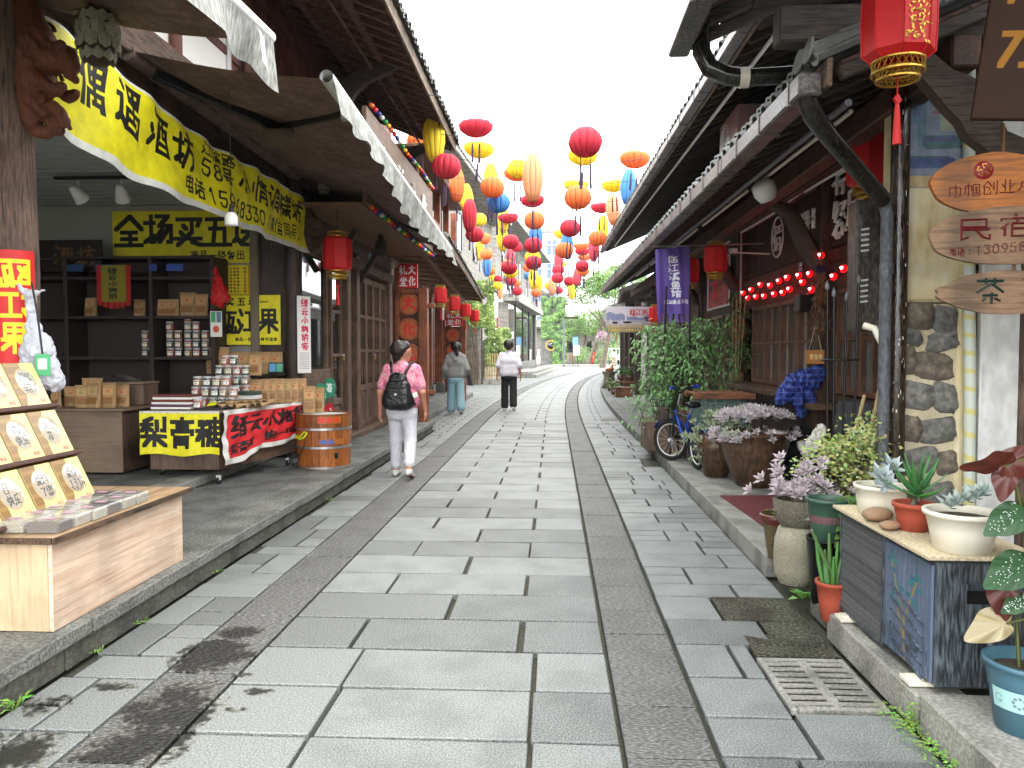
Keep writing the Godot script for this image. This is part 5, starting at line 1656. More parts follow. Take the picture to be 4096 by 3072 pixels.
func barrel() -> void:
	var t:=thing("wooden_barrel","varnished wooden barrel with metal hoops and red and blue lettering","barrel",Vector3(-2.55,0.18,-8.4))
	var n:=22
	for k in n:
		var a:=TAU*k / n
		var b:=B.new()
		var w:=TAU*0.29 / n
		for s in [0,1]:
			var r0:=0.29 if s == 0 else 0.265
			var r1:=0.305 if s == 0 else 0.28
			var pts:=[]
			for q in [[-0.5,0.6],[0.5,0.6],[0.5,0.0],[-0.5,0.0]]:
				var aa: float = q[0]*(w - 0.0025) / 0.29
				var r: float = r1 if q[1] > 0.3 else r0
				pts.append(Vector3(sin(aa)*r,q[1],cos(aa)*r))
			if s == 0:
				b.quad(pts[0],pts[1],pts[2],pts[3])
			else:
				b.quad(pts[1],pts[0],pts[3],pts[2])
		b.quad(Vector3(-w / 2,0.6,0.279),Vector3(w / 2,0.6,0.279),Vector3(w / 2,0.6,0.304),Vector3(-w / 2,0.6,0.304))
		mi(t,"stave",b.done(),MT.barrel_wood if R.randf() < 0.6 else MT.barrel_wood_b,Vector3.ZERO,Vector3(0,rad_to_deg(a),0))
	for y in [0.02,0.24,0.44]:
		var r: float = 0.2915 + 0.015*y / 0.6
		mi(t,"hoop",lathed(v2([[r,y - 0.012],[r + 0.004,y - 0.012],[r + 0.004,y + 0.012],[r,y + 0.012]]),32,0,0.0,false),MT.steel)
	mi(t,"lid",lathed(v2([[0.0,0.585],[0.27,0.585],[0.277,0.57]]),32,0,0.0,false),MT.white_plastic)
	for q in [["缙云小",0.5,0.54,0.075,Color(0.80,0.12,0.08),0.35],["食品",0.55,0.305,0.06,Color(0.12,0.32,0.62),0.15]]:
		var img:=canvas(192,64,Color(0.62,0.36,0.13))
		write(img,q[0],4,4,54,54,Vector2(60,0),9,q[4])
		var b:=B.new()
		b.sheet(func(u: float,v: float) -> Vector3:
			var a: float = q[1] + lerpf(-0.42,0.42,u)
			return Vector3(sin(a)*0.312,q[2] + (0.5 - v)*q[3],cos(a)*0.312),8,1)
		mi(t,"lettering",b.done(),printed("barrel_%s" % q[0],img,0.4))
	bx(t,"thermostat",Vector3(0.045,0.06,0.012),MT.black_plastic,Vector3(0.2,0.15,0.215),Vector3(0,42,0))
	# cable coiled on its side
	var pts:=[]
	for i in 60:
		var a:=i*0.42
		var r:=0.05 + 0.02*sin(i*0.9)
		pts.append(Vector3(-0.27 + r*cos(a)*0.9,0.09 + r*sin(a)*1.2 + 0.0*i,0.17 + 0.025*sin(i*0.37)))
	for p in [[-0.2,0.16,0.24],[-0.13,0.26,0.28],[-0.12,0.34,0.285],[-0.2,0.36,0.24]]:
		pts.append(Vector3(p[0],p[1],p[2]))
	var b:=B.new()
	b.tube(pts,[0.006],6)
	single("power_cable","black power cable coiled against the barrel","cable",b.done(),MT.cable,Vector3(-2.55,0.18,-8.4))
	b = B.new()
	b.tube([Vector3(-0.26,0.36,0.17),Vector3(-0.2,0.33,0.24),Vector3(-0.13,0.35,0.29),Vector3(-0.1,0.4,0.29),Vector3(-0.13,0.41,0.28),Vector3(-0.18,0.36,0.26),Vector3(-0.25,0.34,0.2)],[0.012],6)
	single("yellow_rope","yellow striped rope loop tied at the barrel's side","rope",b.done(),mat("rope_yellow",Color(0.75,0.78,0.15),0.7),Vector3(-2.55,0.18,-8.4))

func cake_stand() -> void:
	var c:=thing("display_crate","pale laminate plinth at the kerb carrying wrapped cakes","plinth")
	bx(c,"front_panel",Vector3(0.02,0.41,1.22),MT.laminate,Vector3(-2.27,0.388,-3.93),Vector3.ZERO,0.002)
	bx(c,"end_panel",Vector3(0.78,0.41,0.02),MT.laminate_y,Vector3(-2.672,0.388,-3.33),Vector3.ZERO,0.002)
	bx(c,"end_panel",Vector3(0.78,0.41,0.02),MT.laminate_y,Vector3(-2.672,0.388,-4.53),Vector3.ZERO,0.002)
	bx(c,"top_board",Vector3(0.86,0.024,1.32),MT.laminate_top,Vector3(-2.66,0.607,-3.95),Vector3.ZERO,0.002)
	bx(c,"edge_strip",Vector3(0.012,0.028,1.325),MT.sill_wood,Vector3(-2.228,0.606,-3.95))
	bx(c,"edge_strip",Vector3(0.85,0.028,0.012),MT.sill_wood,Vector3(-2.66,0.606,-3.284))
	# wrapped cakes in two rows
	var wrap:=mat("cling_film",Color(0.9,0.92,0.92,0.1),0.12)
	wrap.transparency = BaseMaterial3D.TRANSPARENCY_ALPHA
	surf("cake_pale",[[0.2,Color(0.52,0.42,0.32)],[0.5,Color(0.72,0.66,0.56)],[0.8,Color(0.82,0.78,0.70)]],0.05,Vector3(4,4,4),0.7,0.0,0.05,true,0.2)
	surf("cake_dark",[[0.2,Color(0.22,0.16,0.14)],[0.5,Color(0.36,0.28,0.25)],[0.8,Color(0.50,0.42,0.38)]],0.05,Vector3(4,4,4),0.6,0.0,0.05,true,0.2)
	for r in 3:
		for k in 6:
			var z:=-3.42 - 0.135*k
			var o:=thing("wrapped_cake","wrapped cake on the plinth, %s row in, %s from the near end" % [ordinal(r),ordinal(k)],"cake",Vector3(-2.33 - 0.165*r + rnd(-0.005,0.005),0.6195,z),rnd(-3,3),"wrapped cakes on the plinth")
			bx(o,"cake",Vector3(0.148,0.05,0.118),MT.cake_dark if (k + r) % 3 == 0 else MT.cake_pale,Vector3(0,0.0265,0))
			bx(o,"film",Vector3(0.156,0.058,0.127),wrap,Vector3(0,0.0305,0),Vector3.ZERO,0.006)
			bx(o,"sticker",Vector3(0.05,0.002,0.035),mat("pink_sticker",Color(0.75,0.58,0.66),0.5),Vector3(0,0.061,0))
	# sloping rack of gift boxes
	var rack:=thing("box_rack","reddish wooden sloping rack holding yellow cake boxes","rack",Vector3(-2.53,0.62,-3.6),0)
	var lean:=25.5
	var up:=Vector3(-sin(deg_to_rad(lean)),cos(deg_to_rad(lean)),0)
	var out:=Vector3(cos(deg_to_rad(lean)),sin(deg_to_rad(lean)),0)
	var bas:=Basis(out,up,Vector3(0,0,1))
	var back:=bx(rack,"back_board",Vector3(0.016,0.86,1.05),MT.rack_wood)
	back.transform = Transform3D(bas,up*0.43 - out*0.045)
	for k in 3:
		var l:=bx(rack,"ledge",Vector3(0.08,0.022,1.06),MT.rack_wood)
		l.transform = Transform3D(bas,up*(0.012 + 0.285*k))
	for s in [-0.5,0.5]:
		bar(rack,"strut",Vector3(-0.75,0.0,s),Vector3(-0.36,0.72,s),0.03,0.03,MT.rack_wood)
	var img:=canvas(768,432,Color(0.90,0.84,0.52))
	var texts:=[["妈您","辛苦了"],["您快","乐"],["情人","快乐"],["爱宝","花"],["日","快乐"],["爱妈","了您"],["爱你","1314"],["五福","全"]]
	for i in 8:
		var x:=(i % 4)*192
		var y:=(i / 4)*216
		for yy in 216:
			var w:=96 - int(yy*0.28) + int(6*sin(yy*0.05 + i))
			img.fill_rect(Rect2i(x,y + yy,w,1),Color(0.52,0.38,0.13) if (yy / 18 + i) % 3 else Color(0.60,0.46,0.20))
		disc(img,x + 96,y + 98,66,74,Color(0.80,0.66,0.30))
		disc(img,x + 96,y + 98,62,70,Color(0.74,0.66,0.56))
		for r in 2:
			var s: String = texts[i][r]
			write(img,s,x + 48 + (8 if s.length() > 2 else 14),y + 46 + r*56,36 if s.length() < 4 else 24,50,Vector2(38 if s.length() < 3 else 28,0),5,Color(0.16,0.15,0.14),0.1)
		if i == 6:
			for k in 14:
				disc(img,x + 96 + 54*cos(k*0.3 - 1.6),y + 98 + 60*sin(k*0.3 - 1.6),5,5,Color(0.12,0.10,0.10))
		write(img,"食品",x + 128,y + 186,18,18,Vector2(20,0),3,Color(0.75,0.2,0.15))
	var m:=printed("cake_boxes",img,0.3)
	m.clearcoat_enabled = true
	m.clearcoat = 0.4
	var n:=0
	var names:=["lowest","middle","top"]
	for r in 3:
		for k in 4:
			var i: int = [[6,5,4,7],[3,2,1,0],[0,1,3,2]][r][k]
			var u0:=Vector2((i % 4)*0.25,(i / 4)*0.5)
			var t:=thing("cake_box","yellow and gold cake box on the rack's %s row, %s from the far end" % [names[r],ordinal(k)],"box",Vector3.ZERO,0,"cake boxes on the sloping rack")
			var o:=mi(t,"carton",board(0.232,0.255,0.045,u0,u0 + Vector2(0.25,0.5)),m)
			t.transform = Transform3D(Basis(Vector3(0,0,-1),up,out).orthonormalized(),rack.position + up*(0.152 + 0.285*r) + out*-0.006 + Vector3(0,0,-0.39 + 0.24*k))
			var win:=B.new()
			win.lathe(v2([[0.0,0.012],[0.05,0.01],[0.078,0.0]]),20)
			var g:=mi(t,"window_film",win.done(),MT.pane,Vector3(0,0.012,0.0232),Vector3(90,0,0))
			g.scale = Vector3(1,0.6,1.1)
			n += 1
	# white plastic bag and green lanyard badge at the post
	var b:=B.new()
	var film:=mat("white_film",Color(0.74,0.74,0.77),0.3)
	film.backlight_enabled = true
	film.backlight = Color(0.2,0.2,0.21)
	single("plastic_bag","white plastic bag tied on the near post","bag",nets([[Vector3(0,0.27,0),Vector3(0,0.16,0),0.03,0.02],[Vector3(0,0.16,0),Vector3(0.01,-0.05,0.02),0.02,0.075],[Vector3(-0.02,-0.05,0),Vector3(-0.01,-0.2,0.01),0.06,0.065],[Vector3(0.04,0.0,0),Vector3(0.07,-0.22,0.0),0.05,0.06],[Vector3(0.0,0.27,0),Vector3(0.08,0.3,0),0.02,0.006],[Vector3(0.0,0.27,0),Vector3(-0.05,0.33,0.02),0.02,0.01]],0.009,0.02,0.018),film,Vector3(-2.93,1.5,-4.2),Vector3(0,20,4))
	var bg:=thing("badge","green card badge on a dark lanyard over the white bag","badge",Vector3(-2.83,1.38,-4.12),20)
	bx(bg,"card",Vector3(0.075,0.12,0.004),mat("badge_green",Color(0.24,0.62,0.40),0.4),Vector3(0,0,0))
	bx(bg,"panel",Vector3(0.045,0.06,0.003),MT.paper_white,Vector3(0,0.005,0.004))
	rod(bg,"lanyard",[Vector3(0,0.06,0),Vector3(-0.03,0.3,-0.03),Vector3(-0.06,0.46,-0.06)],0.006,MT.cable,5)
# ---------- left side beyond the shop: lattice doors,signboard,culture hall

func lantern_palace(at: Vector3,s: float,label: String,group: String,tassel:=true,print_:=false) -> Node3D:
	# six sided red lantern with brass lattice rings
	var t:=thing("red_lantern",label,"lantern",at,rnd(0,40),group)
	t.scale = Vector3.ONE*s
	if not CACHE.has("palace"):
		var sh:=B.new()
		var prof:=v2([[0.105,-0.185],[0.15,-0.15],[0.155,0.0],[0.15,0.15],[0.105,0.185]])
		sh.lathe(prof,8,Vector3.ZERO,0,0.0,false)
		CACHE["palace"] = sh.done()
		var rib:=B.new()
		var pts:=[]
		for p in prof:
			pts.append(Vector3(p.x + 0.002,p.y,0))
		rib.tube(pts,[0.004],5)
		CACHE["palace_rib"] = rib.done()
		for q in [["top",0.185,0.105,0.045],["low",-0.185,0.11,-0.05],["low2",-0.225,0.09,-0.04]]:
			var ring:=B.new()
			ring.tube(circle(q[2],q[1],24),[0.006],5,false)
			ring.tube(circle(q[2],q[1] + q[3],24),[0.006],5,false)
			for k in 24:
				var a:=TAU*k / 24
				var a2:=TAU*(k + 1.0) / 24
				ring.tube([Vector3(cos(a)*q[2],q[1],sin(a)*q[2]),Vector3(cos(a2)*q[2],q[1] + q[3],sin(a2)*q[2])],[0.0022],4,false)
				ring.tube([Vector3(cos(a2)*q[2],q[1],sin(a2)*q[2]),Vector3(cos(a)*q[2],q[1] + q[3],sin(a)*q[2])],[0.0022],4,false)
			CACHE["palace_" + q[0]] = ring.done()
		var ts:=B.new()
		ts.tube([Vector3(0,-0.2,0),Vector3(0,-0.33,0)],[0.003],5)
		ts.box(Vector3(0,-0.35,0),Vector3(0.035,0.035,0.012),Basis(Vector3(0,0,1),PI / 4))
		ts.tube([Vector3(0,-0.37,0),Vector3(0,-0.4,0),Vector3(0.004,-0.55,0)],[0.008,0.012,0.02],8)
		CACHE["palace_tassel"] = ts.done()
		var silk:=mat("lantern_red",Color(0.78,0.055,0.085),0.55)
		silk.backlight_enabled = true
		silk.backlight = Color(0.35,0.01,0.02)
	mi(t,"shade",CACHE["palace"],MT.lantern_red)
	for k in 8:
		mi(t,"rib",CACHE["palace_rib"],MT.red_silk,Vector3.ZERO,Vector3(0,45*k,0))
	mi(t,"upper_ring",CACHE["palace_top"],MT.brass)
	mi(t,"lower_ring",CACHE["palace_low"],MT.brass)
	mi(t,"base_ring",CACHE["palace_low2"],MT.brass)
	rod(t,"hanger",[Vector3(0,0.23,0),Vector3(0,0.5,0)],0.004,MT.dark_iron,5)
	if tassel:
		mi(t,"tassel",CACHE["palace_tassel"],MT.red_silk)
	return t

func circle(r: float,y: float,n: int) -> Array:
	var o:=[]
	for k in n + 1:
		o.append(Vector3(cos(TAU*k / n)*r,y,sin(TAU*k / n)*r))
	return o
# lattice leaf: stiles,rails,a grid of bars,panes and a lower board; runs along z at x

func lattice_door(parent: Node,x: float,z0: float,z1: float,y0: float,y1: float,cols: int,rows: int,m: Material,mx: Material,glass: Material,lower:=0.28) -> void:
	var d:=thing_part(parent,"door",Vector3(x,0,0))
	var sw:=0.07
	for z in [z0 - sw / 2,z1 + sw / 2]:
		bx(d,"stile",Vector3(0.05,y1 - y0,sw),m,Vector3(0,(y0 + y1) / 2,z))
	var yl:=lerpf(y0,y1,lower)
	var zi0:=z0 - sw
	var zi1:=z1 + sw
	var w:=zi0 - zi1
	for y in [y0 + 0.05,yl,y1 - 0.04]:
		bx(d,"rail",Vector3(0.045,0.09,w - 0.004),mx,Vector3(0,y,(z0 + z1) / 2))
	bx(d,"lower_board",Vector3(0.025,yl - y0 - 0.14,w - 0.006),m,Vector3(-0.005,(yl + y0) / 2,(z0 + z1) / 2))
	bx(d,"glass",Vector3(0.006,y1 - yl - 0.1,w - 0.006),glass,Vector3(-0.012,(yl + y1) / 2,(z0 + z1) / 2))
	for c in range(1,cols):
		bx(d,"glazing_bar",Vector3(0.03,y1 - yl - 0.13,0.03),m,Vector3(0.002,(yl + y1) / 2,lerpf(zi0,zi1,float(c) / cols)))
	for r in range(1,rows):
		bx(d,"glazing_bar",Vector3(0.034,0.045,w - 0.004),mx,Vector3(0.003,lerpf(yl + 0.045,y1 - 0.085,float(r) / rows),(z0 + z1) / 2))

func thing_part(parent: Node,called: String,at: Vector3) -> Node3D:
	var o:=Node3D.new()
	o.name = called
	parent.add_child(o,true)
	o.position = at
	return o

func left_beyond() -> void:
	var h:=thing("lattice_front","brown timber shop front with glazed lattice doors beside the barrel","building")
	# window by the lantern,then doors
	var win:=bx(h,"window",Vector3(0.012,1.45,0.95),MT.shop_glass,Vector3(-3.13,1.98,-9.85))
	bx(win,"frame",Vector3(0.07,1.6,0.08),MT.door_wood,Vector3(0.01,0,-0.52))
	bx(win,"frame",Vector3(0.07,0.09,0.95),MT.door_wood_x,Vector3(0.01,0.76,0))
	bx(h,"panel",Vector3(0.06,1.05,1.3),MT.door_wood_x,Vector3(-3.1,0.7,-9.9))
	bx(h,"panel",Vector3(0.03,0.8,0.9),MT.door_wood,Vector3(-3.05,0.62,-10.0))
	lattice_door(h,-3.08,-10.46,-11.0,0.26,2.72,1,3,MT.door_wood,MT.door_wood_x,MT.dark_glass,0.2)
	for z in [-11.2,-11.75,-14.1]:
		bx(h,"post",Vector3(0.16,2.75,0.2),MT.door_wood,Vector3(-3.08,1.57,z))
	for k in 4:
		lattice_door(h,-3.09,-12.0 - k*0.5,-12.49 - k*0.5,0.26,2.66,2,3,MT.door_wood,MT.door_wood_x,MT.dark_glass,0.26)
	bx(h,"door_head",Vector3(0.2,0.16,5.0),MT.beam_wood,Vector3(-3.08,2.8,-11.8))
	for k in 5:
		bx(h,"clapboard",Vector3(0.05,0.1,5.0),MT.beam_wood,Vector3(-3.06 + 0.004*(k % 2),2.94 + 0.105*k,-11.8))
	bx(h,"back_wall",Vector3(0.1,3.3,5.2),MT.dark_room,Vector3(-3.6,1.7,-11.7))
	bx(h,"threshold",Vector3(0.3,0.08,4.9),MT.door_wood_x,Vector3(-3.05,0.22,-11.7))
	for z in [-12.95,-10.98]:
		var pl:=bx(h,"padlock",Vector3(0.02,0.06,0.04),MT.brass,Vector3(-3.03,1.36,z))
		bx(pl,"hasp",Vector3(0.015,0.03,0.12),MT.steel,Vector3(-0.006,0.05,0))
	# soffit and signboard above
	for k in 6:
		bx(h,"ceiling_board",Vector3(0.148,0.02,4.9),MT.ceiling_wood,Vector3(-2.32 - 0.15*k,3.19,-11.35))
	for z in [-10.4,-11.9]:
		bar(h,"strut",Vector3(-3.02,2.55,z),Vector3(-2.68,3.12,z),0.07,0.08,MT.post_dark)
	var s:=thing("signboard","long plain brown fascia signboard trimmed with coloured bulbs","sign")
	bx(s,"board",Vector3(0.06,1.12,4.85),MT.signboard_wood,Vector3(-2.2,3.75,-11.35))
	bx(s,"end_board",Vector3(0.8,1.12,0.05),MT.signboard_wood,Vector3(-2.63,3.75,-13.8))
	var n:=0
	for q in ["江","滨","文","化"]:
		var b:=B.new()
		for stroke in GLYPH[q].split(" "):
			var pts:=[]
			for p in stroke.split("-"):
				pts.append(Vector3(0.02,0.25 - float(p[1])*0.05,0.25 - float(p[0])*0.05))
			b.tube(pts,[0.022],4)
		mi(s,"letter",b.done(),MT.white_plastic,Vector3(-2.165,3.78,-9.9 - n*0.95))
		n += 1
	var cols:=[Color(0.88,0.36,0.10),Color(0.78,0.10,0.16),Color(0.16,0.22,0.55),Color(0.82,0.82,0.78),Color(0.10,0.55,0.22),Color(0.86,0.70,0.14)]
	var bulb:=lathed(v2([[0.0,-0.036],[0.02,-0.029],[0.029,-0.012],[0.03,0.004],[0.023,0.018],[0.012,0.028],[0.0,0.03]]),14)
	var sock:=lathed(v2([[0.015,0.025],[0.018,0.03],[0.018,0.065],[0.0,0.067]]),10)
	for row in 2:
		var t:=thing("bulb_string",["string of coloured bulbs along the signboard's top edge","string of coloured bulbs along the signboard's bottom edge"][row],"light string",Vector3.ZERO,0,"bulb strings on the signboard")
		var count: int = [26,27][row]
		var pts:=[]
		for k in count:
			var z: float = lerpf(-9.0,-13.6,k / float(count - 1))
			var p:=Vector3(-2.13,(4.33 + 0.035*absf(sin(k*0.26))) if row == 0 else 3.15,z)
			var o:=mi(t,"bulb",bulb,mat("bulb_%d" % (k % 6),cols[k % 6],0.2),p,Vector3(0,0,50 if row == 0 else -60))
			mi(o,"socket",sock,MT.black_plastic)
			pts.append(p + Vector3(-0.04,0.04,0))
		rod(t,"wire",pts,0.006,MT.cable,5)
	# lantern by the banner end
	lantern_palace(Vector3(-2.62,2.64,-9.25),1.12,"red lantern with brass rings hanging beside the lattice doors","red lanterns on the left side")
	# posters
	var img:=canvas(64,352,Color(0.88,0.86,0.84))
	for k in 6:
		glyph(img,"缙云小烧饼特"[k],18,12 + k*40,34,36,5,Color(0.78,0.16,0.30))
	for r in 10:
		img.fill_rect(Rect2i(8,258 + r*8,48,3),Color(0.62,0.62,0.62))
	single("vertical_poster","narrow white vertical poster with red characters on the post","poster",board(0.2,0.92,0.012),printed("tall_poster",img,0.5),Vector3(-2.98,1.66,-9.06),Vector3(0,58,0))
	img = canvas(24,96,Color(0.15,0.55,0.62))
	glyph(img,"文",3,70,18,18,2,Color(0.8,0.9,0.9))
	single("blue_plate","small turquoise plate nailed above the lattice doors","sign",board(0.12,0.34,0.01),printed("turquoise",img,0.4),Vector3(-3.02,2.9,-12.6),Vector3(0,80,0))
	# round tags on the panel: two green pairs and a red trio
	n = 0
	img = canvas(448,96,Color(0.20,0.50,0.38))
	img.fill_rect(Rect2i(256,0,192,96),Color(0.72,0.10,0.18))
	for k in 7:
		glyph(img,"江果海苔聚宝盆"[k],12 + k*64,26,40,46,6,Color(0.85,0.88,0.86))
	var tags:=printed("tags",img,0.4)
	for q in [[-9.62,0.93],[-9.72,0.92],[-10.02,0.98],[-10.12,0.98],[-9.68,0.58],[-9.85,0.62],[-10.02,0.65]]:
		var b:=B.new()
		var poly:=PackedVector2Array()
		for k in 24:
			poly.append(Vector2(cos(TAU*k / 24)*0.09,sin(TAU*k / 24)*0.13))
		b.slab(poly,0.012,Transform3D(),Rect2(-0.09 - 0.18*n,-0.13,1.26,0.26))
		var side: String = ["green round tag on the door panel, leftmost","green round tag on the door panel, second","green round tag on the door panel, third","green round tag on the door panel, rightmost","red oval tag under the green tags, leftmost","red oval tag under the green tags, middle","red oval tag under the green tags, rightmost"][n]
		single("round_tag",side,"tag",b.done(),tags,Vector3(-2.97,q[1],q[0]),Vector3(0,62,0),"round tags on the door panel")
		n += 1
	culture_hall()

func culture_hall() -> void:
	# sign frame facing down the street: red plaque over three wooden discs
	var f:=thing("culture_sign_frame","orange timber frame with three round wooden character discs","sign",Vector3(-2.62,0,-14.0))
	bx(f,"post",Vector3(0.17,2.62,0.2),MT.orange_wood,Vector3(0.24,1.31,0))
	bx(f,"post",Vector3(0.08,3.0,0.1),MT.orange_wood,Vector3(-0.24,1.5,0))
	bx(f,"crossbar",Vector3(0.5,0.09,0.1),MT.orange_wood,Vector3(0.0,2.56,0.03))
	bx(f,"back_board",Vector3(0.42,2.2,0.04),MT.orange_dark,Vector3(-0.02,1.4,-0.02))
	for y in [0.72,2.3]:
		bx(f,"peg",Vector3(0.16,0.08,0.08),MT.orange_wood,Vector3(0.38,y,0.0))
	var img:=canvas(384,128,Color(0.66,0.36,0.16))
	for i in 3:
		disc(img,64 + i*128,64,60,60,Color(0.48,0.22,0.09))
		disc(img,64 + i*128,64,54,54,Color(0.64,0.34,0.15))
		glyph(img,["文","化","礼"][i],24 + i*128,22,82,84,11,Color(0.76,0.09,0.09))
	var m:=printed("culture_discs",img,0.5)
	for i in 3:
		var b:=B.new()
		var poly:=PackedVector2Array()
		for k in 28:
			poly.append(Vector2(cos(TAU*k / 28)*0.2,sin(TAU*k / 28)*0.2))
		b.slab(poly,0.05,Transform3D(),Rect2(-0.2 - 0.4*i - 0.0,-0.2,1.2,0.4))
		mi(f,"character_disc",b.done(),m,Vector3(-0.02,2.33 - i*0.46,0.035))
	var rp:=red_plaque("red plaque with white characters above the wooden discs",Vector3(-2.66,2.84,-13.98),0.36,0.44)
	# hall itself
	var h:=thing("culture_hall","orange timber hall with low plank eave and hanging lanterns","building")
	bx(h,"wall",Vector3(0.12,3.0,10.5),MT.orange_dark,Vector3(-3.75,1.6,-19.4))
	for k in 6:
		var z:=-14.6 - k*1.95
		bx(h,"pillar",Vector3(0.22,3.1,0.22),MT.orange_wood if k != 2 else MT.orange_dark,Vector3(-3.35,1.7,z))
		var base:=bx(h,"pillar_base",Vector3(0.34,0.32,0.34),MT.kerb_stone,Vector3(-3.35,0.42,z))
		bx(base,"plinth",Vector3(0.42,0.08,0.42),MT.kerb_stone,Vector3(0,-0.17,0))
		for j in 3:
			bx(h,"door_leaf",Vector3(0.05,2.5,0.52),MT.orange_dark if j % 2 else MT.orange_wood,Vector3(-3.66 + 0.01*j,1.6,z - 0.45 - j*0.54))
	bx(h,"platform",Vector3(1.3,0.16,10.8),MT.kerb_stone,Vector3(-3.6,0.2,-19.9))
	bx(h,"platform_step",Vector3(1.6,0.13,10.6),MT.platform,Vector3(-3.45,0.065,-19.9))
	# plank eave
	var a:=Vector3(-1.95,3.46,-13.9)
	var b2:=Vector3(-2.25,3.12,-24.0)
	eave(h,a,b2,Vector3(-1.6,0.12,0),0.9,MT.ceiling_wood,MT.ceiling_wood,MT.fascia_wood,MT.tile,0.24)
	bar(h,"eave_beam",a + Vector3(-0.5,-0.1,0),b2 + Vector3(-0.5,-0.1,0),0.1,0.12,MT.orange_wood)
	# upper storey with timber gable behind
	bx(h,"upper_wall",Vector3(0.1,2.0,8.0),MT.orange_dark,Vector3(-3.4,4.4,-18.5))
	bx(h,"upper_balcony",Vector3(0.9,0.5,2.6),MT.orange_wood,Vector3(-2.95,4.0,-15.6))
	bx(h,"upper_soffit",Vector3(1.3,0.06,6.0),MT.ceiling_wood,Vector3(-2.9,5.0,-16.2))
	for k in 5:
		bx(h,"upper_post",Vector3(0.14,1.5,0.14),MT.orange_wood,Vector3(-2.6,4.3,-14.4 - k*1.4))
	for k in 4:
		lantern_palace(Vector3(-2.33 + 0.02*k,2.62 - 0.04*k,-15.8 - k*2.1),0.9,"red lantern under the culture hall eave, %s from the front" % ordinal(k),"red lanterns on the left side")
	# second character sign farther on
	f = thing("culture_sign_frame","smaller orange frame with discs at the hall's far end","sign",Vector3(-2.95,0,-22.5))
	bx(f,"post",Vector3(0.16,2.4,0.16),MT.orange_wood,Vector3(0.3,1.2,0))
	bx(f,"post",Vector3(0.16,2.4,0.16),MT.orange_wood,Vector3(-0.3,1.2,0))
	bx(f,"back_board",Vector3(0.44,2.0,0.04),MT.orange_dark,Vector3(0,1.2,0))
	for i in 3:
		var b:=B.new()
		var poly:=PackedVector2Array()
		for k in 24:
			poly.append(Vector2(cos(TAU*k / 24)*0.2,sin(TAU*k / 24)*0.2))
		b.slab(poly,0.05,Transform3D(),Rect2(-0.2 - 0.4*i,-0.2,1.2,0.4))
		mi(f,"character_disc",b.done(),m,Vector3(0,1.95 - i*0.45,0.05))
	red_plaque("red plaque with white characters at the hall's far end",Vector3(-2.9,2.42,-22.4),0.5,0.4)

func red_plaque(label: String,at: Vector3,w: float,h: float) -> Node3D:
	if not MT.has("plaque_red"):
		var img:=canvas(192,224,Color(0.72,0.08,0.10))
		for i in 4:
			glyph(img,"礼堂文化"[i],14 + (i / 2)*88,14 + (i % 2)*104,76,92,11,Color(0.90,0.88,0.86))
		printed("plaque_red",img,0.3)
	var t:=thing("red_plaque",label,"sign",at)
	mi(t,"plate",board(w,h,0.05),MT.plaque_red)
	return t
# ---------- right side: restaurant with two eaves

func gutter(parent: Node,a: Vector3,b: Vector3,w: float,straps: float) -> void:
	var n:=int(a.distance_to(b) / 2.0) + 1
	for i in n:
		bar(parent,"gutter",a.lerp(b,float(i) / n),a.lerp(b,(i + 0.992) / n),w,w*0.95,MT.gutter)
	var k:=int(a.distance_to(b) / straps)
	for i in k:
		var p:=a.lerp(b,(i + 0.3) / k)
		bx(parent,"gutter_strap",Vector3(w + 0.012,w + 0.012,0.022),MT.gutter,p)
# letters cut from board,standing off a wall that faces -x

func cut_letters(parent: Node,s: String,at: Vector3,h: float,step: Vector3,r: float,m: Material) -> void:
	for i in s.length():
		var b:=B.new()
		for stroke in GLYPH[s[i]].split(" "):
			var pts:=[]
			for p in stroke.split("-"):
				pts.append(Vector3(0,(4.5 - float(p[1]))*h / 10,(float(p[0]) - 4.5)*h / 10))
			b.tube(pts,[r],4)
		mi(parent,"letter",b.done(),m,at + step*i)

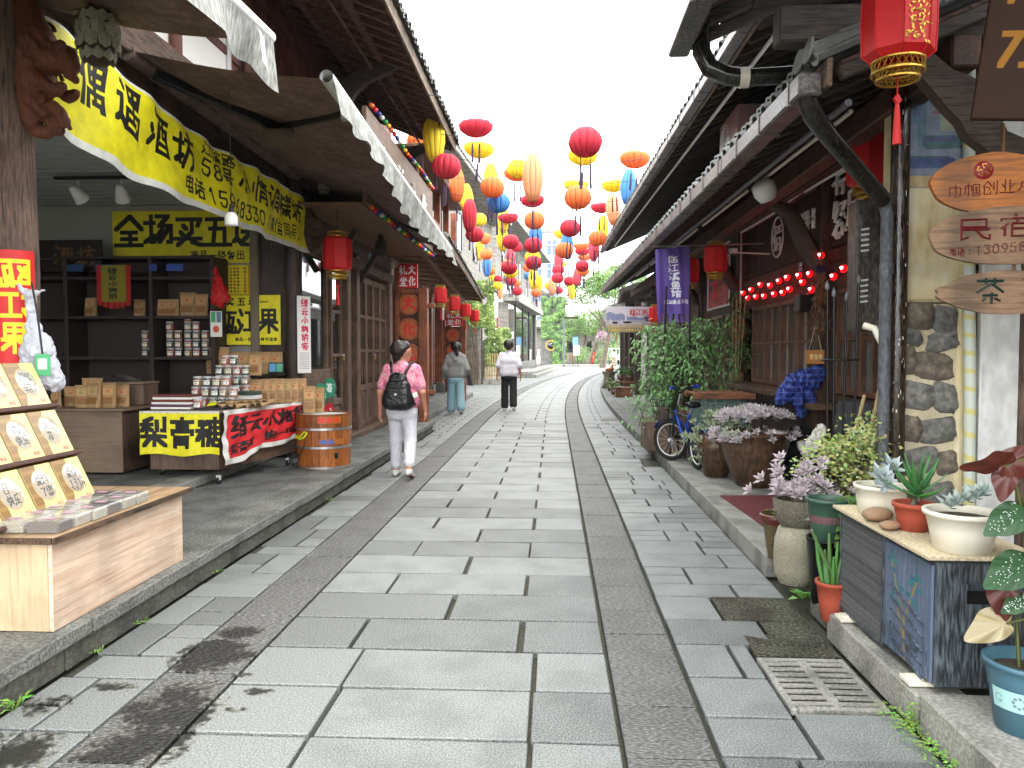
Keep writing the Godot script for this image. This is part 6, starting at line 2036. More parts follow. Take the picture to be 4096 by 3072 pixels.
func right_restaurant() -> void:
	var h:=thing("timber_restaurant","dark timber restaurant with casement windows under two tiled eaves","building")
	# lower eave over the pavement
	var a:=Vector3(1.5,2.98,-4.3)
	var b:=Vector3(1.5,3.24,-22.0)
	eave(h,a,b,Vector3(1.5,0.62,0),0.3,MT.soffit_wood,MT.black_wood,MT.fascia_wood,MT.tile_pale,0.23)
	gutter(h,a + Vector3(-0.1,-0.06,-0.05),b + Vector3(-0.1,-0.06,0),0.13,0.62)
	# upper eave
	var a2:=Vector3(1.55,4.02,-5.9)
	var b2:=Vector3(1.55,4.6,-24.0)
	eave(h,a2,b2,Vector3(1.6,0.66,0),0.3,MT.soffit_wood,MT.black_wood,MT.fascia_wood,MT.tile,0.23)
	gutter(h,a2 + Vector3(-0.09,-0.05,0),b2 + Vector3(-0.09,-0.05,0),0.1,0.9)
	rod(h,"light_tube",[Vector3(1.72,3.92,-6.0),Vector3(1.72,4.45,-22.0)],0.018,MT.white_plastic,6)
	rod(h,"conduit",[Vector3(1.66,2.86,-4.5),Vector3(1.66,3.1,-20.0)],0.022,MT.grey_pipe,8)
	for k in 5:
		rod(h,"light_tube",[Vector3(1.86,2.96 + 0.045*k,-5.0 - 2.6*k),Vector3(1.86,2.99 + 0.045*k,-7.2 - 2.6*k)],0.016,MT.cream_plastic,6)
	for k in 3:
		rod(h,"light_tube",[Vector3(2.5,3.03,-6.0 - 2.6*k),Vector3(2.5,3.05,-7.9 - 2.6*k)],0.014,MT.white_plastic,6)
	# verge tiles at the gable end
	for k in 2:
		var pts:=[]
		for i in 10:
			pts.append(Vector3(1.42 + 0.17*i,3.1 + 0.072*i,-4.42 - 0.16*k))
		var tb:=B.new()
		for i in 9:
			tb.tube([pts[i],pts[i + 1] + Vector3(0.02,0.008,0)],[0.06,0.05],12)
		mi(h,"verge_tile",tb.done(),MT.tile_pale)
		mi(h,"verge_cap",lathed(v2([[0.0,0.02],[0.03,0.022],[0.05,0.012],[0.07,0.016],[0.075,0.0],[0.0,-0.02]]),18),MT.tile_pale,Vector3(1.41,3.12,-4.42 - 0.16*k),Vector3(0,0,80))
	# walls: upper storey,panel band,window band
	bx(h,"upper_wall",Vector3(0.1,1.5,18.0),MT.rest_panel,Vector3(3.1,4.3,-14.2))
	bx(h,"gable",Vector3(1.6,1.4,0.1),MT.rest_panel,Vector3(3.0,3.9,-5.3))
	var z:=-5.3
	while z > -21.5:
		bx(h,"wall_panel",Vector3(0.05,0.85,0.6),MT.rest_panel,Vector3(3.0 + rnd(-0.004,0.004),2.95,z - 0.31))
		z -= 0.62
	for k in 3:
		bx(h,"band_board",Vector3(0.06,0.145,16.5),MT.rest_band,Vector3(2.96 + 0.004*(k % 2),2.17 + 0.148*k,-13.5))
	bx(h,"wall_plate",Vector3(0.2,0.2,17.0),MT.rest_wood_z,Vector3(2.9,3.4,-13.5))
	bx(h,"eave_beam",Vector3(0.16,0.18,17.6),MT.rest_wood_z,Vector3(2.25,3.1,-13.2))
	for zz in [-8.53,-5.6,-12.2,-15.5,-19.0]:
		bx(h,"post",Vector3(0.17,3.2,0.19),MT.rest_wood,Vector3(2.93,1.7,zz))
		# curved strut from the post to the beam
		var st:=B.new()
		st.tube([Vector3(2.86,2.42,zz),Vector3(2.72,2.6,zz),Vector3(2.55,2.95,zz),Vector3(2.34,3.06,zz)],[0.095,0.1,0.085,0.06],10)
		mi(h,"strut",st.done(),MT.bracket_wood)
	# lower wall and sill
	z = -8.7
	while z > -21.0:
		bx(h,"lower_board",Vector3(0.04,0.82,0.19),MT.rest_panel,Vector3(2.98 + rnd(-0.005,0.005),0.54,z - 0.1))
		z -= 0.2
	bx(h,"window_sill",Vector3(0.42,0.075,3.6),MT.sill_wood,Vector3(2.8,0.965,-10.55))
	bx(h,"window_sill",Vector3(0.3,0.06,0.5),MT.sill_wood,Vector3(2.82,0.88,-8.35))
	# casements
	var curtain:=mat("curtain",Color(0.80,0.79,0.76),0.9)
	for k in 4:
		casement(h,2.95,-8.68 - k*0.7,-9.36 - k*0.7,1.01,2.1)
	for k in 2:
		casement(h,2.97,-6.95 - k*0.62,-7.55 - k*0.62,1.02,2.1)
	for k in 6:
		casement(h,2.95,-12.35 - k*1.1,-13.3 - k*1.1,0.5,2.1)
	bx(h,"lower_wall",Vector3(0.06,0.9,3.2),MT.rest_panel,Vector3(2.98,0.56,-6.9))
	bx(h,"room_back",Vector3(0.1,3.0,16.0),MT.rest_panel,Vector3(6.4,1.6,-13.4))
	bx(h,"room_ceiling",Vector3(3.5,0.06,16.0),MT.rest_panel,Vector3(4.7,2.6,-13.4))
	bx(h,"room_floor",Vector3(3.5,0.06,16.0),MT.rest_band,Vector3(4.7,0.15,-13.4))
	for zz in [-5.5,-21.4]:
		bx(h,"room_side",Vector3(3.5,2.5,0.1),MT.rest_panel,Vector3(4.75,1.4,zz))
	for k in 3:
		var cu:=B.new()
		cu.sheet(func(u: float,v: float) -> Vector3: return Vector3(3.1 + 0.03*sin(u*30.0),lerpf(2.1,1.0,v),lerpf(0,-0.3,u)),16,2)
		mi(h,"curtain",cu.done(),curtain,Vector3(0,0,-9.6 - k*0.7))
	# signs on the panels
	var s:=thing("restaurant_lettering","white cut-out restaurant characters and round emblem on dark panels","sign")
	cut_letters(s,"偶遇朴食！",Vector3(2.95,2.98,-9.5),0.25,Vector3(0,0.0,0.2),0.013,MT.white_plastic)
	cut_letters(s,"特餐",Vector3(2.94,3.27,-8.18),0.42,Vector3(0,-0.44,0),0.022,MT.white_plastic)
	cut_letters(s,"厅",Vector3(2.94,2.86,-7.75),0.42,Vector3.ZERO,0.022,MT.white_plastic)
	cut_letters(s,"情",Vector3(2.95,2.97,-10.42),0.38,Vector3.ZERO,0.014,MT.white_plastic)
	var ring:=B.new()
	ring.tube(circle(0.26,0,28),[0.012],5,false)
	mi(s,"emblem_ring",ring.done(),MT.white_plastic,Vector3(2.95,2.97,-10.42),Vector3(0,0,90))
	rod(h,"white_conduit",[Vector3(2.88,3.3,-9.7),Vector3(2.88,3.32,-8.68),Vector3(2.88,2.42,-8.66)],0.014,MT.white_plastic,6)
	rod(h,"white_conduit",[Vector3(2.88,3.3,-12.1),Vector3(2.88,2.15,-12.1),Vector3(2.8,2.08,-11.9)],0.016,MT.white_plastic,6)
	# red rose lights
	var ls:=thing("rose_light_string","string of glowing red rose lights above the casement windows","light string")
	var glow:=mat("rose_glow",Color(0.75,0.02,0.05),0.4)
	glow.emission_enabled = true
	glow.emission = Color(1.0,0.02,0.06)
	glow.emission_energy_multiplier = 0.3
	var hot:=mat("rose_core",Color(1.0,0.7,0.7),0.4)
	hot.emission_enabled = true
	hot.emission = Color(1.0,0.55,0.55)
	hot.emission_energy_multiplier = 2.4
	var rose:=lathed(v2([[0.016,0.022],[0.036,0.026],[0.042,0.012],[0.034,-0.014],[0.016,-0.024],[0.0,-0.026]]),15,5,0.3)
	var core:=lathed(v2([[0.0,0.0],[0.014,0.012],[0.017,0.03],[0.01,0.044],[0.0,0.048]]),10)
	var pts:=[]
	var i:=0
	for q in [[2.34,-11.82],[2.25,-11.55],[2.35,-11.35],[2.23,-11.08],[2.38,-10.85],[2.21,-10.66],[2.33,-10.38],[2.2,-10.18],[2.35,-9.97],[2.19,-9.8],[2.36,-9.63],[2.21,-9.53],[2.34,-9.18],[2.25,-9.04],[2.32,-8.8],[2.14,-8.73],[2.48,-8.44],[2.22,-8.06],[2.27,-7.79],[2.35,-7.39],[2.15,-7.54]]:
		var o:=mi(ls,"rose",rose,glow,Vector3(2.86,q[0],q[1]),Vector3(0,0,65))
		mi(o,"bulb",core,hot)
		pts.append(Vector3(2.89,q[0] + 0.02,q[1]))
		if i % 2 == 0:
			var l:=OmniLight3D.new()
			l.name = "rose_light"
			l.light_color = Color(1.0,0.05,0.08)
			l.light_energy = 0.0009
			l.light_size = 0.04
			l.omni_range = 4.0
			l.omni_attenuation = 2.0
			l.shadow_enabled = true
			ls.add_child(l,true)
			l.position = Vector3(2.80,q[0],q[1])
		i += 1
	rod(ls,"wire",pts,0.004,MT.cable,4)
	right_hangings(h)

func casement(parent: Node,x: float,z0: float,z1: float,y0: float,y1: float) -> void:
	var w:=thing_part(parent,"window",Vector3(x,0,(z0 + z1) / 2))
	var d:=z0 - z1
	for s in [-1,1]:
		bx(w,"stile",Vector3(0.07,y1 - y0,0.055),MT.casement_wood,Vector3(-0.02,(y0 + y1) / 2,s*(d / 2 - 0.03)))
	for y in [y0 + 0.03,y1 - 0.03]:
		bx(w,"rail",Vector3(0.066,0.055,d - 0.114),MT.casement_wood,Vector3(-0.02,y,0))
	bx(w,"rail",Vector3(0.05,0.04,d - 0.114),MT.casement_wood,Vector3(-0.02,lerpf(y0,y1,0.52),0))
	bx(w,"mullion",Vector3(0.045,y1 - y0 - 0.114,0.035),MT.casement_wood,Vector3(-0.022,(y0 + y1) / 2,0))
	bx(w,"glass",Vector3(0.005,y1 - y0 - 0.1,d - 0.1),MT.pane,Vector3(0.0,(y0 + y1) / 2,0),Vector3.ZERO,0.0)

func right_hangings(h: Node3D) -> void:
	# purple flag on a bracket
	var f:=thing("purple_flag","purple restaurant flag with white characters and fringed hem","flag",Vector3(1.36,1.87,-10.5),4)
	var img:=canvas(256,512,Color(0.36,0.28,0.58))
	for k in 5:
		glyph(img,"临江溪鱼馆"[k],88 + k*6,60 + k*66,76,62,8,Color(0.86,0.86,0.88))
	write(img,"江滨路69号",62,404,28,32,Vector2(30,0),4,Color(0.88,0.88,0.88))
	var b:=B.new()
	b.sheet(func(u: float,v: float) -> Vector3: return Vector3(u*0.46 + 0.03*v,0.96 - 0.86*v + 0.05*u*(1 - v),0.025*sin(u*9.0 + v*2.0)*v + 0.012*sin(u*21.0)),16,16)
	var fm:=printed("flag_print",img,0.75)
	fm.backlight_enabled = true
	fm.backlight = Color(0.06,0.04,0.12)
	mi(f,"cloth",b.done(),fm)
	for k in 6:
		b = B.new()
		var x0:=0.032 + 0.077*k
		b.sheet(func(u: float,v: float) -> Vector3: return Vector3(x0 + u*0.048 + 0.01*v,0.1 - 0.12*v,0.025*sin((x0 + u*0.05)*19.0 + 2.0) + 0.01*sin(v*3.0 + k)),2,3)
		mi(f,"tab",b.done(),mat("flag_tab",Color(0.40,0.32,0.61),0.75))
	rod(f,"bracket",[Vector3(-0.02,1.0,0),Vector3(1.5,1.06,-0.1)],0.012,MT.steel,6)
	lantern_palace(Vector3(2.1,2.66,-10.2),0.95,"red lantern hanging right of the purple flag","red lanterns on the right side")
	lantern_palace(Vector3(1.93,2.62,-11.2),0.95,"red lantern half hidden behind the purple flag","red lanterns on the right side")
	lantern_palace(Vector3(1.78,2.12,-13.7),0.72,"red lantern at the right end of the landscape banner","red lanterns on the right side")
	lantern_palace(Vector3(2.42,2.92,-6.1),1.1,"red lantern in shade behind the sloping downpipe","red lanterns on the right side")
	# white edged red banner on the wall
	img = canvas(256,256,Color(0.86,0.82,0.82))
	img.fill_rect(Rect2i(12,12,232,232),Color(0.72,0.18,0.20))
	write(img,"瓯江民宿",24,40,50,60,Vector2(52,0),7,Color(0.10,0.07,0.07))
	write(img,"特餐厅",24,120,44,44,Vector2(52,0),6,Color(0.10,0.07,0.07))
	write(img,"1309583396",20,196,20,26,Vector2(22,0),3,Color(0.55,0.10,0.12))
	b = B.new()
	b.sheet(func(u: float,v: float) -> Vector3: return Vector3(0.01*sin(u*12.0),0.42 - 0.84*v,-0.9 + 1.9*u),10,4)
	single("red_banner","white edged red banner on the wall behind the lanterns","banner",b.done(),printed("wall_red",img,0.6),Vector3(2.88,2.64,-13.8))
	# landscape banner across the pavement
	img = canvas(512,224,Color(0.72,0.70,0.74))
	for y in 224:
		img.fill_rect(Rect2i(0,y,512,1),Color(0.74,0.71,0.74).lerp(Color(0.42,0.38,0.40),smoothstep(110.0,220.0,y)))
	for x in 512:
		var hgt:=52.0 + 22.0*sin(x*0.012 + 1.0) + 8.0*sin(x*0.05)
		img.fill_rect(Rect2i(x,118 - int(hgt*0.9),1,int(hgt*0.9)),Color(0.46,0.48,0.60))
		img.fill_rect(Rect2i(x,120,1,16),Color(0.60,0.58,0.62))
	for q in [[40,100,12],[190,44,24],[150,104,10],[230,110,8]]:
		for y in range(q[1],140):
			img.fill_rect(Rect2i(q[0],y,int(q[2]*(y - q[1] + 20) / (160.0 - q[1])),1),Color(0.80,0.78,0.80))
	for q in [[60,140,60],[170,136,90]]:
		disc(img,q[0] + q[2] / 2,q[1],q[2] / 2,10,Color(0.10,0.09,0.10))
	write(img,"瓯江帆",240,18,56,60,Vector2(62,0),7,Color(0.70,0.08,0.14))
	glyph(img,"海",440,20,56,60,7,Color(0.70,0.08,0.14))
	write(img,"信号",390,88,40,42,Vector2(50,0),6,Color(0.06,0.05,0.05))
	write(img,"人江小业一号13095833960",20,160,24,26,Vector2(29,0),4,Color(0.80,0.70,0.12))
	write(img,"江滨路瓯江小业民宿人水江号",20,192,24,26,Vector2(29,0),4,Color(0.80,0.70,0.12))
	var bt:=thing("landscape_banner","printed banner with sailing boats and hills over the pavement","banner",Vector3(1.4,2.04,-14.0),3)
	mi(bt,"print",board(0.92,0.46,0.012),printed("landscape",img,0.5))
	for x in [-0.3,0.3]:
		rod(bt,"cord",[Vector3(x,0.23,0),Vector3(x,0.95,0)],0.004,MT.cable,4)
	# security camera,tea plaque,hanging herbs,open sign,speaker
	var cam:=thing("security_camera","white dome security camera on a bracket by the red lantern","camera",Vector3(2.35,2.78,-10.3))
	mi(cam,"dome",lathed(v2([[0.0,-0.05],[0.05,-0.03],[0.06,0.0],[0.06,0.03],[0.0,0.035]]),16),MT.white_plastic)
	mi(cam,"lens",lathed(v2([[0.0,-0.05],[0.03,-0.045],[0.045,-0.03]]),12),MT.black_plastic,Vector3(0,-0.008,0))
	rod(cam,"bracket",[Vector3(0,-0.02,0),Vector3(0.5,-0.03,-0.1)],0.012,MT.white_steel,6)
	img = canvas(96,160,Color(0.55,0.28,0.12))
	for k in 3:
		glyph(img,"文化茶"[k],34,30 + k*34,28,30,3,Color(0.25,0.10,0.04))
	var poly:=PackedVector2Array()
	for k in 24:
		poly.append(Vector2(cos(TAU*k / 24)*0.13,sin(TAU*k / 24)*0.2))
	b = B.new()
	b.slab(poly,0.025,Transform3D(),Rect2(-0.13,-0.2,0.26,0.4))
	single("oval_plaque","small orange oval wooden plaque left of the casements","sign",b.done(),printed("oval",img,0.5),Vector3(2.84,1.82,-12.0),Vector3(0,-58,0))
	b = B.new()
	for k in 260:
		var p:=Vector3(R.randfn(0,0.035),-rnd(0.0,0.62),R.randfn(0,0.035))
		p.x *= 0.5 + absf(p.y)*2.0
		p.z *= 0.5 + absf(p.y)*2.0
		b.col = Color(rnd(0.10,0.24),rnd(0.05,0.12),rnd(0.03,0.05))
		b.leaf(p,Vector3(rnd(-0.5,0.5),-1,rnd(-0.5,0.5)).normalized(),Vector3(rnd(-1,1),0.2,rnd(-1,1)),rnd(0.04,0.09),0.02,0.1)
	var herb:=thing("dried_herbs","brown bunch of dried herbs hanging on the restaurant post","dried plants",Vector3(2.74,2.3,-8.1))
	mi(herb,"stalks",b.done(),MT.leaf_pale)
	rod(herb,"cord",[Vector3(0,0.0,0),Vector3(0,0.18,0)],0.01,mat("jute",Color(0.48,0.36,0.22),0.9),6)
	bx(herb,"ribbon",Vector3(0.09,0.07,0.09),mat("blue_ribbon",Color(0.08,0.10,0.25),0.8),Vector3(0,0.0,0))
	img = canvas(160,112,Color(0.62,0.40,0.15))
	write(img,"营业中",36,30,34,46,Vector2(38,0),6,Color(0.85,0.76,0.52))
	var op:=thing("open_sign","small yellow wooden open sign hung by a string on the post","sign",Vector3(2.80,1.4,-8.42),-42)
	mi(op,"board",board(0.21,0.15,0.02),printed("open_print",img,0.6))
	for s in [-1,1]:
		rod(op,"string",[Vector3(0.07*s,0.07,0),Vector3(0,0.34,0)],0.003,MT.cream_plastic,4)
	bx(thing("loudspeaker","black box loudspeaker mounted above the casements","speaker",Vector3(2.82,2.0,-8.82)),"case",Vector3(0.2,0.2,0.22),MT.black_plastic)
	img = canvas(64,64,Color(0.12,0.15,0.40))
	write(img,"江滨路",6,6,16,18,Vector2(17,0),2,Color.WHITE)
	write(img,"59号",6,34,16,18,Vector2(17,0),2,Color.WHITE)
	single("house_number","small blue house number plate above the rose lights","sign",board(0.15,0.13,0.008),printed("house_no",img,0.4),Vector3(2.91,2.45,-9.3),Vector3(0,-90,0))
	# white lamp housing under the lower eave
	b = B.new()
	b.lathe(v2([[0.0,-0.1],[0.07,-0.085],[0.1,-0.02],[0.1,0.06],[0.05,0.1],[0.0,0.1]]),18)
	single("flood_lamp","white rounded flood lamp fixed under the lower gutter","lamp",b.done(),MT.white_plastic,Vector3(1.84,2.86,-6.9),Vector3(20,0,25))
	# air conditioner on the upper floor
	var ac:=thing("upper_air_conditioner","reddish air conditioner unit under the upper eave","air conditioner",Vector3(2.05,3.72,-8.6),-90)
	bx(ac,"case",Vector3(0.85,0.6,0.32),mat("pink_case",Color(0.52,0.40,0.38),0.5),Vector3.ZERO)
	for k in 6:
		b = B.new()
		b.tube(circle(0.05 + 0.036*k,0,28),[0.005],4,false)
		mi(ac,"fan_guard",b.done(),MT.white_steel,Vector3(-0.12,0,0.17),Vector3(90,0,0))
	# downpipes
	var pd:=thing("downpipe","black downpipe running from the upper gutter across to the post","pipe")
	rod(pd,"elbow",[Vector3(0.98,3.62,-5.3),Vector3(0.98,3.45,-5.28),Vector3(1.03,3.34,-5.26),Vector3(1.14,3.28,-5.24),Vector3(1.25,3.26,-5.23)],0.062,MT.black_pipe,16)
	rod(pd,"pipe",[Vector3(1.24,3.26,-5.23),Vector3(2.2,3.26,-5.1)],0.056,MT.black_pipe,16)
	rod(pd,"collar",[Vector3(1.22,3.26,-5.23),Vector3(1.28,3.26,-5.225)],0.066,MT.cream_plastic,16)
	pd = thing("downpipe","black downpipe sloping from the lower gutter to the grey pipe","pipe")
	rod(pd,"outlet",[Vector3(1.4,2.96,-4.42),Vector3(1.41,2.84,-4.43),Vector3(1.46,2.77,-4.47),Vector3(1.55,2.7,-4.53)],0.055,MT.black_pipe,16)
	rod(pd,"pipe",[Vector3(1.53,2.71,-4.52),Vector3(2.02,2.38,-4.88)],0.05,MT.black_pipe,16)
	pd = thing("downpipe","slim grey downpipe standing beside the black lacquered pipe","pipe")
	rod(pd,"pipe",[Vector3(2.0,2.42,-4.87),Vector3(2.06,2.3,-4.92),Vector3(2.065,0.13,-4.93)],0.036,MT.grey_pipe,14)
	rod(pd,"collar",[Vector3(2.065,2.0,-4.925),Vector3(2.065,1.94,-4.925)],0.042,MT.grey_pipe,14)
	rod(pd,"branch",[Vector3(2.06,1.5,-4.95),Vector3(2.02,1.6,-4.98),Vector3(1.97,1.62,-5.02)],0.022,MT.cream_plastic,12)
	pd = thing("black_pipe","tall glossy black pipe with paint chips at the wall corner","pipe")
	rod(pd,"pipe",[Vector3(2.172,0.1,-5.0),Vector3(2.165,3.9,-5.0)],0.056,MT.black_lacquer,20)
	var chips:=B.new()
	for k in 26:
		var an:=rnd(1.0,2.4)
		var y:=rnd(0.8,3.2)
		var c:=Vector3(2.17 + cos(an)*0.0575,y,-5.0 + sin(an)*0.0575)
		var side:=Vector3(-sin(an),0,cos(an))
		var w:=rnd(0.0015,0.005)
		var l:=rnd(0.003,0.022)
		chips.quad(c + Vector3(0,l,0) - side*w*0.3,c + Vector3(0,l*0.8,0) + side*w,c - Vector3(0,l,0) + side*w*0.6,c - Vector3(0,l*0.5,0) - side*w)
	mi(pd,"paint_chips",chips.done(),MT.paper_white)

func right_near() -> void:
	# near roof of the neighbouring house
	var h:=thing("homestay_house","neighbouring house with stone and plaster corner wall and overhanging eave","building")
	eave(h,Vector3(0.95,3.62,0.8),Vector3(0.95,3.62,-5.45),Vector3(2.2,0.95,0),0.34,MT.soffit_wood,MT.black_wood,MT.black_wood,MT.tile,0.23)
	gutter(h,Vector3(0.86,3.56,0.8),Vector3(0.86,3.56,-5.5),0.14,1.1)
	rod(h,"light_tube",[Vector3(1.35,3.68,-1.5),Vector3(1.35,3.68,-5.0)],0.02,MT.cream_plastic,6)
	for k in 3:
		bar(h,"beam",Vector3(1.2,3.62,-2.6 - 1.1*k),Vector3(3.2,3.75,-2.6 - 1.1*k),0.12,0.16,MT.black_wood)
	# corner wall: mortar with stones,plaster above
	bx(h,"rubble_core",Vector3(0.38,1.72,0.3),MT.mortar,Vector3(2.4,0.9,-5.21))
	bx(h,"plaster",Vector3(0.4,1.5,0.32),MT.plaster_cream,Vector3(2.41,2.52,-5.21),Vector3.ZERO,0.02)
	bx(h,"plaster_strip",Vector3(0.07,3.0,0.3),MT.plaster_cream,Vector3(2.6,1.6,-5.19),Vector3.ZERO,0.015)
	var stones:=[[2.33,1.68,0.2,0.19,1],[2.49,1.66,0.16,0.2,0],[2.28,1.55,0.15,0.12,0],[2.48,1.52,0.21,0.14,0],[2.26,1.4,0.12,0.2,1],[2.42,1.36,0.27,0.18,1],[2.32,1.17,0.24,0.2,0],[2.5,1.16,0.16,0.22,0],[2.28,0.96,0.17,0.19,1],[2.46,0.95,0.24,0.19,0],[2.34,0.75,0.26,0.2,0],[2.52,0.74,0.14,0.18,1],[2.3,0.54,0.18,0.2,1],[2.48,0.53,0.2,0.19,0],[2.39,0.31,0.34,0.22,0]]
	for q in stones:
		var b:=B.new()
		b.smooth = true
		var n:=14
		var pts:=[]
		var skew:=rnd(-0.25,0.25)
		for k in n:
			var an:=TAU*(k + rnd(-0.3,0.3)) / n
			var c:=cos(an)
			var s:=sin(an)
			var x: float = signf(c)*pow(absf(c),0.5)*q[2] / 1.9*rnd(0.88,1.1)
			pts.append(Vector3(x,signf(s)*pow(absf(s),0.6)*q[3] / 1.95*rnd(0.84,1.05) + x*skew,0))
		var mid:=Vector3(rnd(-0.03,0.03),rnd(-0.02,0.02),rnd(0.03,0.055))
		for k in n:
			var p: Vector3 = pts[k]
			var p2: Vector3 = pts[(k + 1) % n]
			var a1:=p*0.8 + Vector3(0,0,0.03 + 0.014*sin(k*2.3 + q[0]*9.0))
			var a2:=p2*0.8 + Vector3(0,0,0.03 + 0.014*sin(((k + 1) % n)*2.3 + q[0]*9.0))
			b.tri(mid,a2,a1)
			b.quad(a1,a2,p2,p)
			b.quad(p,p2,p2 - Vector3(0,0,0.05),p - Vector3(0,0,0.05))
		mi(h,"stone",b.done(),MT.rock if q[4] == 0 else MT.rock_warm,Vector3(q[0],q[1],-5.065))
	# painted roof mural on the plaster
	var img:=canvas(192,384,Color(0.50,0.54,0.60))
	for q in [[0,0,192,40,0.66,0.66,0.62],[0,60,80,26,0.36,0.41,0.50],[30,0,30,260,0.40,0.46,0.56],[80,120,112,24,0.40,0.44,0.50],[60,240,132,30,0.36,0.40,0.46],[0,300,150,30,0.33,0.38,0.48],[96,40,40,80,0.60,0.63,0.66],[110,160,60,60,0.58,0.58,0.56]]:
		for k in 26:
			img.fill_rect(Rect2i(int(q[0] + rnd(-8,8)),int(q[1] + rnd(-8,8)),int(q[2]*rnd(0.5,1.0)),int(q[3]*rnd(0.3,1.0))),Color(q[4] + rnd(-0.05,0.05),q[5] + rnd(-0.05,0.05),q[6] + rnd(-0.05,0.05)))
	for k in 26:
		glyph(img,"小",rnd(70,150),rnd(20,170),14,14,2,Color(0.55,0.22,0.26))
	for y in range(300,384):
		img.fill_rect(Rect2i(0,int(y + 0),192,1),Color(0.74,0.66,0.50)) if y > 350 else null
	weather(img,0.16,12)
	mi(h,"mural",board(0.4,0.82,0.01),printed("mural_print",img,0.85),Vector3(2.41,2.9,-5.045))
	var tp:=B.new()
	tp.tube([Vector3(2.63,0.15,-4.98),Vector3(2.62,1.2,-4.99),Vector3(2.6,2.0,-5.0),Vector3(2.58,3.3,-5.02)],[0.036],14)
	var taped:=canvas(32,256,Color(0.78,0.80,0.76))
	for k in 22:
		for x in 32:
			taped.fill_rect(Rect2i(x,int(k*12 + x*0.14) % 256,1,3),Color(0.80,0.77,0.50))
	mi(h,"taped_pipe",tp.done(),printed("taped",taped,0.6))
	bx(h,"white_panel",Vector3(0.24,3.1,0.06),surf("chalky_white",[[0.2,Color(0.82,0.815,0.80)],[0.5,Color(0.86,0.855,0.84)],[0.8,Color(0.89,0.89,0.88)]],0.02,Vector3(1,0.5,1),0.9,0.1,0.06,true,0.2),Vector3(2.79,1.6,-5.0))
	bx(h,"timber_post",Vector3(0.12,3.3,0.14),MT.post_wood,Vector3(2.96,1.7,-4.98),Vector3.ZERO,0.015)
	bx(h,"side_wall",Vector3(0.1,3.3,6.0),MT.dark_room,Vector3(3.35,1.7,-2.2))
	for k in 16:
		bx(h,"bamboo_slat",Vector3(0.012,3.0,0.014),MT.post_dark,Vector3(3.05 + k*0.018,1.6,-5.0))
	# steel cabinet beside the pipe
	var cb:=thing("meter_cabinet","brown steel meter cabinet with louvre slots behind the pipes","cabinet",Vector3(2.09,2.02,-5.3))
	bx(cb,"case",Vector3(0.2,0.86,0.16),MT.cabinet_metal)
	for k in 10:
		bx(cb,"louvre",Vector3(0.05,0.012,0.008),MT.white_steel,Vector3(-0.045,(0.24 - 0.035*k) if k < 5 else (0.08 - 0.035*k),0.083),Vector3(25,0,8))
	# S shaped brackets,one before the other
	for q in [[-4.45,1.0],[-5.4,0.9]]:
		var poly:=PackedVector2Array()
		for p in [[1.72,3.2],[1.95,3.22],[2.06,3.1],[2.18,3.0],[2.3,2.95],[2.4,2.82],[2.48,2.66],[2.62,2.6],[2.95,2.55],[2.95,2.42],[2.6,2.46],[2.42,2.52],[2.35,2.58],[2.27,2.64],[2.23,2.72],[2.15,2.8],[2.07,2.9],[1.98,3.0],[1.82,3.06],[1.72,3.08]]:
			poly.append(Vector2(p[0],p[1]))
		var b:=B.new()
		b.slab(poly,0.09)
		mi(h,"eave_bracket",b.done(),MT.bracket_wood,Vector3(0.0 if q[1] == 1.0 else 0.4,0.0 if q[1] == 1.0 else 0.2,q[0]))
	bx(h,"hanging_beam",Vector3(2.2,0.2,0.14),MT.black_wood,Vector3(2.35,3.28,-4.5))
	# dark sign board with gold letters
	img = canvas(96,256,Color(0.22,0.135,0.09))
	for k in 2:
		glyph(img,"江水"[k],20,30 + k*90,60,80,8,Color(0.66,0.46,0.16))
	single("dark_signboard","dark brown hanging signboard with gold characters at the top right","sign",board(0.36,0.95,0.05),printed("gold_board",img,0.85),Vector3(2.28,3.05,-3.9),Vector3(0,-18,-7))
	big_lantern()
	wood_signs()
	ac_unit()

func big_lantern() -> void:
	var t:=lantern_palace(Vector3(1.67,3.06,-3.9),1.08,"large red lantern with gold leaf pattern and tassel at the top right","red lanterns on the right side")
	var b:=B.new()
	for k in 90:
		var a:=deg_to_rad(rnd(62,100))
		var y:=rnd(-0.14,0.15)
		var c:=Vector3(cos(a)*0.151,y,sin(a)*0.151)
		b.leaf(c,Vector3(rnd(-1,1),rnd(-1,1),0).normalized(),Vector3(cos(a),0,sin(a)),0.022,0.01,0.02)
	var g:=mi(t,"gold_pattern",b.done(),MT.brass)
	g.rotation_degrees.y = -t.rotation_degrees.y

